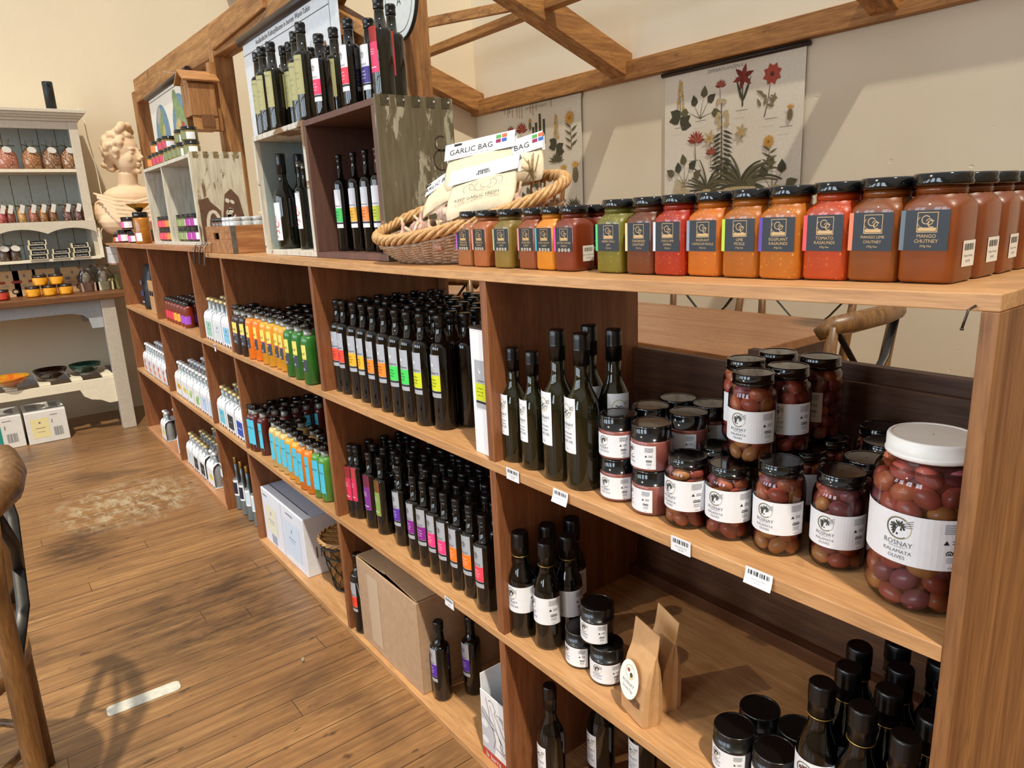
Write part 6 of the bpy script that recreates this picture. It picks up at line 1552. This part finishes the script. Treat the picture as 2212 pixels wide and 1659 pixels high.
table('second brown dining table further along towards the corner', -3.6, -2.35, .95, 1.62)
def chair_parts(name='chair', fy=-.33, fx=.20):
    w = .19
    parts = []
    m = MB(); m.loft([[((.20+.01*k)*math.cos(2*PI*i/28)*(.95+.05*abs(math.sin(2*PI*i/28))), .19*math.sin(2*PI*i/28), z) for i in range(28)] for k, z in ((0, .425), (1, .432), (1, .448), (0, .455))]); parts.append(('seat', m.mesh('chair_seat', [CH]), None, None, None))
    m = MB(); pts = [(w*.98, -.17, .80)]
    pts = [(-.205, -.15, .775), (-.19, -.185, .80), (-.12, -.215, .805), (0, -.225, .805), (.12, -.215, .805), (.19, -.185, .80), (.205, -.15, .775)]
    m.tube(pts, [.014, .02, .022, .022, .022, .02, .014], 10, flat=1.2); parts.append(('back_rail', m.mesh('chair_rail', [CH]), None, None, None))
    for s_ in (-1, 1):
        m = MB(); m.tube([(s_*.195, -.185, .80), (s_*.185, -.17, .65), (s_*.165, -.165, .46), (s_*.175, (-.165+fy)/2+.04*(fy < -.2), .25), (s_*fx, fy, 0)], [.014, .016, .019, .018, .015], 10); parts.append(('leg', m.mesh('chair_rear_leg', [CH]), None, None, None))
        m = MB(); m.tube([(s_*.155, .15, .43), (s_*.165, .165, .22), (s_*.18, .19, 0)], [.018, .016, .013], 10); parts.append(('leg', m.mesh('chair_front_leg', [CH]), None, None, None))
        m = MB(); m.tube([(s_*.19, -.19, .79), (s_*.09, -.205, .68), (-s_*.06, -.195, .55), (-s_*.15, -.165, .47)], .011, 8, flat=.18); parts.append(('back_strap', m.mesh('chair_strap', [STRAP]), None, None, None))
    m = MB(); m.tube([(.12*math.cos(2*PI*i/24), -.01+.14*math.sin(2*PI*i/24), .24) for i in range(24)], .008, 8, closed=True); parts.append(('stretcher', m.mesh('chair_hoop', [CH]), None, None, None))
    kind(name, parts)
chair_parts(); chair_parts('chair_upright', -.16, .235)
spawn('chair', 'dining_chair', (-.445, 1.21, 0), R(94), 'bentwood chair with steel cross straps at the near end of the dining table', 'chair', 'bentwood chairs', s=1.03)
spawn('chair', 'dining_chair', (-1.36, 1.80, 0), R(178), 'bentwood chair across the dining table, left one', 'chair', 'bentwood chairs')
spawn('chair', 'dining_chair', (-.86, 1.80, 0), R(182), 'bentwood chair across the dining table, right one', 'chair', 'bentwood chairs')
spawn('chair', 'dining_chair', (-1.98, 1.10, 0), R(10), 'bentwood chair seen above the dark bottle caps through the gap', 'chair', 'bentwood chairs', s=1.1)
# foreground chair at the left edge of the picture
spawn('chair_upright', 'dining_chair', (-.828, -.878, 0), R(178.8), 'worn bentwood chair cut by the left edge of the picture, nearest on the floor', 'chair', 'bentwood chairs', s=.913)

# ------------------------------------------------------------ floor strip
s0, s1_ = at(231, 1540, 'z', 0), at(389, 1479, 'z', 0); d_ = s1_-s0; L = d_.length; an = math.atan2(d_.y, d_.x)
m = MB(); hw = .021; pts = []
for cx_, a0 in ((L-.012, -PI/2), (L-.012, 0), (.012, PI/2), (.012, PI)):
    cy_ = {-PI/2: -hw+.012, 0: hw-.012, PI/2: hw-.012, PI: -hw+.012}[a0]
    for i in range(5): t = a0+PI/2*i/4; pts.append((cx_+.012*math.cos(t), cy_+.012*math.sin(t)))
m.prism(pts, 0, .0022)
tag(m.obj('metal_floor_plate', P('#dcd8c8', .4, .08), None, 0, (s0.x, s0.y, .0002), (0, 0, an)), 'narrow pale rounded metal plate screwed to the floorboards', 'floor plate')
m = MB(); q = at(655*1+0, 1430, 'z', 0); m.lathe([(.004, 0), (.004, .012)], 10); tag(m.obj('floor_peg', P('#a89a80', .5, .1), None, 0, (q.x, q.y, 0)), 'tiny pale peg standing up from the floor in front of the cupboard', 'peg')

# ------------------------------------------------------------ white dresser, its side table and what stands on them
DW = P('#cfc5b2', .55, .04, name='dresser_paint'); DWD = P('#b6bab2', .6, .04, name='dresser_back_paint'); DGY = P('#a9adb0', .55, .04, name='table_grey_paint'); DCR = P('#e6dcc4', .55, .03, name='cream_paint')
XF, XB_ = -4.12, -4.40; yR, yL = -.035, -1.35
dr = empty('dresser_top', (0, 0, 0), 0, 'pale painted open dresser top with panelled back standing on the side table', 'dresser')
m = MB(); n = 15
for i in range(n): y = yL+(yR-yL)*i/n; m.box(XB_, XB_+.012, y+.0015, y+(yR-yL)/n-.0015, .80, 1.75)
m.box(XB_-.006, XB_, yL, yR, .80, 1.75); m.obj('panelled_back', DWD, dr)
for y in (yR-.022, yL): MB().box(XB_+.012, XF-.02, y, y+.022, .985, 1.74).obj('side_panel', DW, dr, .002)
for y0_, y1_ in ((yR-.045, yR), (yL, yL+.045)): MB().box(XF-.02, XF, y0_, y1_, 1.165, 1.74).obj('stile', DW, dr, .002)
MB().box(XF-.018, XF-.002, yL+.046, yR-.046, 1.70, 1.74).obj('top_rail', DW, dr, .001)
m = MB(); 
for k, (z0, z1, e) in enumerate(((1.741, 1.757, .008), (1.757, 1.768, .022), (1.768, 1.782, .034), (1.782, 1.80, .045))): m.box(XB_, XF+e, yL-e, yR+e, z0, z1)
m.obj('cornice', DW, dr, .002)
for z in (1.488, 1.20): MB().box(XB_+.013, XF-.021, yL+.023, yR-.0225, z-.018, z).obj('shelf', DW, dr, .001)
MB().box(XF-.0205, XF-.002, yL+.046, yR-.046, 1.472, 1.488).obj('shelf_edge', DCR, dr)
m = MB(); N = 60; top = 1.205; pts = []
for i in range(N+1):
    y = (yL+.0)+(yR-yL)*i/N; ph = ((yR-y) % .243)/.243
    pts.append((y, 1.137+.030*math.sin(PI*ph)**.75))
for (ya, za), (yb_, zb_) in zip(pts, pts[1:]): m.loft([[(XF-.002, ya, za), (XF-.002, ya, top), (XF+.016, ya, top), (XF+.016, ya, za)], [(XF-.002, yb_, zb_), (XF-.002, yb_, top), (XF+.016, yb_, top), (XF+.016, yb_, zb_)]], 0, False, caps=False)
m.obj('scalloped_rail', DW, dr)
MB().box(XB_+.013, XF, yL, yR+.0, .985, 1.0).obj('lower_shelf', DCR, dr, .001)
MB().box(XF-.02, XF, yR-.001, yR+.018, .99, 1.16).obj('edge_strip', DCR, dr, .001)
tb = empty('side_table', (0, 0, 0), 0, 'grey and cream painted side table with a dark wood top and slatted lower shelf', 'table')
XT = -3.92
MB().box(XB_, XT+.03, -1.4, .055, .768, .80).obj('table_top', wood('side_table_top', '#8a5a34', '#5f3b20', 'y', .45, 1, .3), tb, .003)
LEGM = P('#c0b4a4', .55, .05)
for x, y, mm in ((XT-.065, -.105, LEGM), (XB_+.01, -.06, DGY), (XT-.065, -1.35, LEGM), (XB_+.01, -1.35, DGY)):
    MB().box(x, x+.065, y, y+.07, 0, .7675).obj('leg', mm, tb, .002)
for x in (XT-.045, XB_+.03):
    m = MB(); m.box(x, x+.018, -1.28, -.106, .70, .767)
    m.prism([(-.106, .70), (-.106, .605), (-.165, .605), (-.175, .66), (-.20, .685), (-.26, .70)], x, x+.018, T=Matrix(((0, 0, 1, 0), (1, 0, 0, 0), (0, 1, 0, 0), (0, 0, 0, 1)))); m.obj('apron', DGY, tb, .001)
m = MB(); x = XT-.04
m.box(x, x+.02, -1.28, -.106, .265, .315); m.prism([(-.106, .265), (-.106, .165), (-.15, .165), (-.19, .19), (-.235, .20), (-.27, .225), (-.285, .265)], x, x+.02, T=Matrix(((0, 0, 1, 0), (1, 0, 0, 0), (0, 1, 0, 0), (0, 0, 0, 1))))
m.obj('lower_rail', DCR, tb, .001)
MB().box(XB_+.03, XB_+.05, -1.28, -.06, .265, .315).obj('lower_rail', DGY, tb, .001)
for i in range(8): MB().box(XB_+.0, XT-.042, -.16-.155*i, -.105-.155*i, .3155, .328).obj('slat', DCR, tb, .001)
# bowls
def bowl(y, x, c1, c2, lb, r=.085):
    root = empty('bowl', (x, y, .3285), 0, lb, 'bowl', 'glazed bowls on the lower shelf'); m = MB()
    m.lathe([(.03, .012), (.055, .02), (r*.9, .045), (r, .062), (r*.985, .064), (r*.86, .046), (.05, .026), (.005, .022)], 28, capb=True); m.obj('bowl_body', content('glaze_'+c1[1:], c1, c2, 20, .56, c2, .2), root)
    m = MB(); m.lathe([(.034, 0), (.032, .0118)], 20); m.obj('foot_ring', P('#cfc4ae', .6, .05), root)
bowl(-.40, -4.06, '#2b1210', '#150908', 'dark brown glazed bowl in the middle of the lower shelf'); bowl(-.225, -4.08, '#1f4a3a', '#12302a', 'dark green glazed bowl at the right of the lower shelf'); bowl(-.60, -3.99, '#c8a02a', '#c8421c', 'yellow and orange glazed bowl cut by the picture edge', .10)
# cartons on the floor under the table
def fcarton(y0_, y1_, x0, pc, lb, h=.18):
    root = empty('drinks_carton', (0, 0, 0), 0, lb, 'carton', 'white cartons under the side table')
    MB().box(x0-.27, x0, y0_, y1_, .0008, h).obj('carton_body', P('#dedbd4', .6, .03), root, .003); W = y1_-y0_
    a = Art(); c = P(pc, .6, .02); a.rect(W*.12, h*.18, W*.55, h*.8, c); a.next(); a.ell(W*.33, h*.66, .006, .006, INK2, 8); a.rect(W*.22, h*.48, W*.45, h*.5, INK2); a.rect(W*.25, h*.36, W*.42, h*.375, INK2)
    barcode(a, W*.64, h*.18, W*.86, h*.46, INK2); a.rect(W*.6, h*.85, W*.78, h*.87, INK2); a.rect(W*.62, h*.6, W*.64, h*.72, INK2)
    o = bpy.data.objects.new('front_print', a.build(on_plane((x0, y0_, 0), (0, 1, 0), (0, 0, 1), (1, 0, 0)), 'front_print')); COL.objects.link(o); o.parent = root
    m = MB(); m.box(x0-.22, x0-.06, y0_+W*.08, y0_+W*.36, h+.0003, h+.0008); m.box(x0-.22, x0-.06, y0_+W*.55, y0_+W*.86, h+.0003, h+.0008); m.obj('lid_marks', P('#aaa7a2', .6, .1), root)
q1, q2 = at(65, 963, 'z', 0), at(153, 945, 'z', 0)
fcarton(q1.y, q2.y, -3.945, '#e6d9a0', 'white drinks carton with pale yellow print under the side table')
fcarton(q1.y-.235, q1.y-.012, -3.96, '#1f8a80', 'white drinks carton with teal print at the left edge of the picture')
# black cylinder on the cornice
m = MB(); m.lathe([(.026, 0), (.026, .15), (.024, .153), (.0, .153)], 24); m.box(.02, .034, -.006, .006, .135, .146)
q = at(112, 236, 'z', 1.80); tag(m.obj('black_canister', P('#1b1c1f', .5, .08), None, 0, (-4.18, at(112, 236, 'x', -4.18).y, 1.8005)), 'slim black canister standing on top of the dresser cornice', 'canister')
# clear bags of biscuits
def biscuit_bag(y, z, w, h, cols, lb, round_tag=True, x=-4.20, grp='clear biscuit bags on the dresser'):
    root = empty('biscuit_bag', (x, y, z+.0008), 0, lb, 'bag', grp)
    f = content('biscuit_'+cols[0][1:]+cols[1][1:], cols[0], cols[1], 26, .5, cols[2], .45, .5)
    m = MB(); rings = []
    for t, ww in ((0, .95), (.3, 1.02), (.6, .95), (.82, .6), (.9, .32)):
        rings.append([(.04*ww*math.sin(q), w/2*ww*math.cos(q), h*.8*t) for q in [2*PI*i/16 for i in range(16)]])
    m.loft(rings, 0, True); m.obj('filled_bag', f, root)
    m = MB(); rings = [[(.012*k*math.sin(q)+.003*math.sin(4*q), w*.16*k*math.cos(q), h*(.71+.26*(k-.9)/.9)) for q in [2*PI*i/14 for i in range(14)]] for k in (.9, 1.4, 1.8)]
    m.loft(rings, 0, True, caps=False); m.obj('clear_neck', thin_glass('cellophane', (.97, .97, .95, 1), .1), root)
    m = MB(); m.box(-.012, .012, -w*.17, w*.17, h*.70, h*.73); m.tube([(.014, 0, h*.715), (.03, .02, h*.76), (.03, .045, h*.74)], .003, 5); m.tube([(.014, 0, h*.715), (.03, -.02, h*.77), (.028, -.04, h*.80)], .003, 5); m.obj('ribbon', P('#4f4a2c', .5, .1), root)
    a = Art()
    if round_tag: a.ell(0, 0, .022, .016, P('#eceadf', .5, .02), 16, -.3)
    else: a.poly([(-.016, -.02), (.004, -.026), (.016, .018), (-.004, .026)], P('#eceadf', .5, .02))
    o = bpy.data.objects.new('tag', a.build(on_plane((.045, .005, h*.62), (0, 1, 0), (.2, 0, .98), (1, 0, 0)), 'tag')); COL.objects.link(o); o.parent = root
for k, (px, c) in enumerate(((18, ('#b8705a', '#8a4a3c', '#e0b898')), (72, ('#a06a44', '#7a4a2c', '#d8b078')), (115, ('#8a5a3a', '#5f3a26', '#d8c0a0')), (155, ('#94603a', '#6e4228', '#e2cda8')))):
    y = at(px, 355, 'x', -4.16).y; biscuit_bag(y, 1.488, .092 if k else .10, .165, c, 'clear bag of nutty biscuits on the upper dresser shelf, '+('cut by the picture edge', 'second from the picture edge', 'third, with a dark bow', 'at the right end')[k])
for k, (px, c) in enumerate(((3, ('#b03a34', '#7f2a26', '#c87868')), (20, ('#8a4438', '#6a3028', '#b87a68')), (45, ('#c89a5a', '#a87a40', '#e0c088')), (70, ('#a8644a', '#8a4a36', '#d8a890')), (92, ('#a87440', '#80522c', '#d8b078')), (113, ('#7f5030', '#5c3820', '#c89868')), (145, ('#6a3a30', '#4a2620', '#d8b8a8')), (168, ('#6a3e36', '#4c2a26', '#ccaaa0')), (186, ('#6a4438', '#4a2e26', '#c8a898')))):
    y = at(px, 450, 'x', -4.15).y; biscuit_bag(y, 1.2, .046, .125, c, 'small bag of %s on the middle dresser shelf' % ('red sweets', 'red-brown nuts', 'pale yellow slices', 'pink-brown nuts', 'golden nuts', 'dark brown clusters, fifth bag', 'white and brown nuts', 'brown nuts under a white tag', 'brown nuts at the right end')[k], False, -4.19)
for px, lb in ((8, 'dark biscuit bag with a white round tag, left one on the lower dresser shelf'), (33, 'dark biscuit bag with a white round tag, right one beside the nougat crates')):
    y = at(px, 545, 'x', -4.15).y; biscuit_bag(y, 1.0, .055, .11, ('#4a3024', '#2e1c16', '#8a6a54'), lb, True, -4.19)
# little crates of nougat
NOU = P('#e2d3b0', .6, .05); NK = P('#16120f', .45, .05)
def ncrate(y, z, lb):
    root = empty('nougat_crate', (-4.14, y, z+.0008), 0, lb, 'crate', 'little nougat crates on the lower dresser shelf')
    m = MB(); m.box(-.03, .03, -.042, -.036, 0, .026); m.box(-.03, .03, .036, .042, 0, .026); m.box(-.03, .03, -.036, .036, 0, .003); m.obj('wooden_tray', NOU, root)
    m = MB(); m.box(-.028, .0285, -.0355, .0355, .0035, .021); m.obj('black_pack', NK, root)
    a = Art(); a.text('Nougat Nougat', 0, 0, .009, PAPER); o = bpy.data.objects.new('lettering', a.build(on_plane((.0288, 0, .012), (0, 1, 0), (0, 0, 1), (1, 0, 0)), 'lettering')); COL.objects.link(o); o.parent = root
for px, n_, nm in ((85, 4, 'tall left stack'), (133, 2, 'low middle stack'), (178, 3, 'right stack')):
    y = at(px, 552, 'x', -4.11).y
    for k in range(n_): ncrate(y+(.004 if k % 2 else -.002), 1.0+.0272*k, 'small wooden nougat crate with black pack, %s in the %s' % (('bottom one', 'second from the bottom', 'third from the bottom', 'topmost one')[k], nm))
# on the side table: kraft boxes, yellow jars, clear-wrapped eggs
KB = P('#cfa878', .6, .05)
for k, px in enumerate((18, 55, 98, 160)):
    y = at(px, 610, 'x', -4.2).y; root = empty('kraft_box', (-4.22, y, .8008), 0, 'brown craft box on the side table, '+('first from the picture edge', 'second from the picture edge', 'third, behind the yellow jars', 'right one beside the wrapped eggs')[k], 'box', 'brown craft boxes on the side table')
    MB().box(-.02, .02, -.055, .055, 0, .145).obj('box_body', KB, root, .001)
    a = Art(); a.ell(-.0, .115, .006, .009, INK2, 8); c = P('#a03a2c', .6, .05) if k < 2 else INK2
    a.rect(-.04, .075, -.015, .09, c); a.rect(.015, .075, .04, .09, c); a.ell(.025, .03, .018, .016, INK, 12); a.next(); a.ell(.025, .03, .011, .009, KB, 10); a.rect(-.03, .06, .0, .063, INK2)
    o = bpy.data.objects.new('front_print', a.build(on_plane((.02, 0, 0), (0, 1, 0), (0, 0, 1), (1, 0, 0)), 'front_print')); COL.objects.link(o); o.parent = root
squat('honey', ('#f0a820', '#dc8c14', None), '#f2ab28', .058, .036, P('#2a1a12', .3, .1), False); squat('redjam', ('#b5301e', '#8f2216', None), '#c8402a', .055, .034, P('#1c1410', .3, .1), False)
hy = [at(p, 632, 'x', -4.06).y for p in (72, 108, 146)]
hy = [hy[1]-.078, hy[1], hy[1]+.078]
for k, y in enumerate(hy): spawn('honey', 'honey_jar', (-4.07, y, .8005), R(90), 'squat bright yellow honey jar on the side table, bottom row '+('left', 'middle', 'right'[:])[k], 'jar', 'yellow honey jars')
for k, y in enumerate(((hy[0]+hy[1])/2+.004, (hy[1]+hy[2])/2+.004)): spawn('honey', 'honey_jar', (-4.075, y, .8595), R(90), 'squat bright yellow honey jar, %s of the top pair' % side[k], 'jar', 'yellow honey jars')
spawn('redjam', 'honey_jar', (-4.04, at(5, 640, 'x', -4.04).y, .8005), R(90), 'squat red jar cut by the left edge of the picture', 'jar')
for y, c, lb in ((-.125, '#c8a08a', 'clear-wrapped pink-brown box with an egg on the side table'), (-.035, '#e8dcb0', 'clear-wrapped cream box with an egg beside the cupboard')):
    root = empty('wrapped_gift_box', (-4.16, y, .8008), 0, lb, 'box', 'clear-wrapped egg boxes')
    m = MB(); m.box(-.04, .04, -.038, .038, 0, .05); m.box(-.04, -.03, -.038, .038, .05, .085); m.obj('box_body', P(c, .6, .04), root, .002)
    m = MB(); m.ball((.005, 0, .078), .022, .022, .030, 14, 9); m.obj('egg', P('#cdb89a', .4, .1), root)
    m = MB(); m.loft([[(.05*k*math.cos(q)+.003*math.sin(5*q), .048*k*math.sin(q), z) for q in [2*PI*i/18 for i in range(18)]] for k, z in ((.98, .002), (1.02, .05), (.95, .09), (.5, .125), (.9, .15))], 0, True, caps=False); m.obj('clear_wrap', thin_glass('cellophane', (.97, .97, .95, 1), .1), root)
root = empty('gift_box', (-4.14, .03, .8008), 0, 'small olive-brown box between the wrapped eggs and the cupboard', 'box'); MB().box(-.05, .04, -.012, .02, 0, .09).obj('box_body', P('#8a7a48', .6, .05), root, .002)
# white boxes under the end of the counter
for k, z in enumerate((0.955, 1.008)):
    root = empty('white_box', (-4.07, .035, z), 0, 'white card box stacked under the far end of the counter, '+('lower one', 'upper one')[k], 'box', 'white boxes under the counter end'); MB().box(-.09, .06, -.035, .06, 0, .052).obj('box_body', P('#e4e0dc', .6, .03), root, .002)
MB().box(-4.2, -4.0, 0, .1, .948, .9545).obj('bracket_shelf', FRONTW, cup)
# hanging cable
cb = MB(); pts = [at(*p, 'x', xx) for p, xx in (((168, 235), -4.3), ((182, 262), -4.25), ((190, 300), -4.2), ((202, 340), -4.2), ((210, 375), -4.2), ((218, 415), -4.18), ((229, 455), -4.16), ((228, 480), -4.15), ((218, 500), -4.14), ((221, 520), -4.13))]
sm = []
for i in range(len(pts)-1):
    for t in (0, .33, .66): sm.append(pts[i].lerp(pts[i+1], t))
sm.append(pts[-1]); cb.tube(sm, .0032, 6); tag(cb.obj('power_cable', P('#ddd5c2', .5, .05)), 'cream cable hanging down the wall beside the dresser', 'cable')

# ------------------------------------------------------------ plaster bust
def bust():
    root = empty('plaster_bust', (-4.20, .165, 1.165), R(0), 'cream plaster bust of a curly-haired young figure, head turned right', 'sculpture')
    m = MB()
    B = m.ball
    hz = .33
    # body
    B((0, .0, .06), .10, .17, .10, 24, 12); B((.01, .02, .135), .075, .13, .06, 20, 10); B((.03, .0, .02), .10, .15, .08, 20, 10)
    m.tube([(0, .01, .13), (.004, .015, .19), (.012, .02, .25)], [.062, .046, .044], 20)
    F = Vector((.68, .73, 0)).normalized(); S = Vector((-F.y, F.x, 0)); U = Vector((0, 0, 1)); C = Vector((.01, .015, hz))
    def W(f, s, u): return tuple(C+F*f+S*s+U*u)
    RM = Matrix((F, S, U)).transposed()
    B(W(-.008, 0, .03), .082, .066, .078, 22, 12, T=RM); B(W(.018, 0, -.02), .060, .055, .072, 22, 12, T=RM); B(W(.042, 0, -.068), .028, .026, .022, 14, 8, T=RM)
    m.tube([W(.074, 0, .03), W(.084, 0, .0), W(.096, 0, -.018)], [.007, .0095, .0125], 10); B(W(.088, 0, -.021), .012, .015, .008, 10, 6, T=RM)
    for s_ in (-1, 1):
        B(W(.066, s_*.024, .026), .010, .019, .007, 10, 6, T=RM); B(W(.063, s_*.025, .010), .0105, .014, .008, 10, 6, T=RM); B(W(.045, s_*.036, -.015), .024, .016, .026, 10, 6, T=RM); B(W(.0, s_*.064, .0), .014, .008, .022, 10, 6, T=RM)
    B(W(.079, 0, -.043), .008, .018, .0045, 10, 6, T=RM); B(W(.077, 0, -.052), .008, .014, .005, 10, 6, T=RM); B(W(.066, 0, -.076), .015, .016, .013, 10, 6, T=RM)
    rd = random.Random(5)
    for i in range(170):
        t = rd.uniform(0, 2*PI); e = rd.uniform(-.35, 1.45)
        d = Vector((math.cos(e)*math.cos(t), math.cos(e)*math.sin(t), math.sin(e)))
        if d.x > .50 and d.z < .62: continue
        if d.z < -.2 and d.x > -.1: continue
        r_ = rd.uniform(.010, .018); B(W(-.008+d.x*.082, d.y*.068, .032+d.z*.080), r_, r_, r_, 8, 5)
    for i in range(26): t = i/25; B(W(.035-.02*abs(t-.5), (t-.5)*.10, .112+.02*math.sin(t*PI)), .017, .017, .019, 8, 5)
    for k in (-1, 1): B(W(.03, k*.022, .135), .022, .02, .02, 10, 6, T=RM)
    for i in range(14): t = i/13; B(W(-.075+.02*math.sin(i*2.1), .02*math.sin(i*1.3), -.01-.05*t), .017, .02, .017, 8, 5)
    # drapery folds
    for k in range(6):
        z = .115-.02*k; m.tube([(.05+.01*k, -.15+.01*k, z+.04), (.098+.004*k, -.07, z+.005), (.105+.004*k, .02, z-.008), (.09+.004*k, .10, z+.012), (.03, .155, z+.04)], [.006, .011, .012, .011, .006], 8)
    o = m.obj('bust_body', plaster('bust_plaster', '#e3c4a0'), root)
    rm = o.modifiers.new('one_surface', 'REMESH'); rm.mode = 'VOXEL'; rm.voxel_size = .0042; rm.use_smooth_shade = True
    sm_ = o.modifiers.new('soft', 'SMOOTH'); sm_.iterations = 2; sm_.factor = .4
    m = MB(); m.lathe([(.062, -.076), (.066, -.07), (.066, -.055), (.05, -.04), (.045, .0), (.05, .02)], 24); m.obj('socle', P('#d8bc98', .8, .06), root)
    root.scale = (1.2, 1.2, 1.22)
bust()
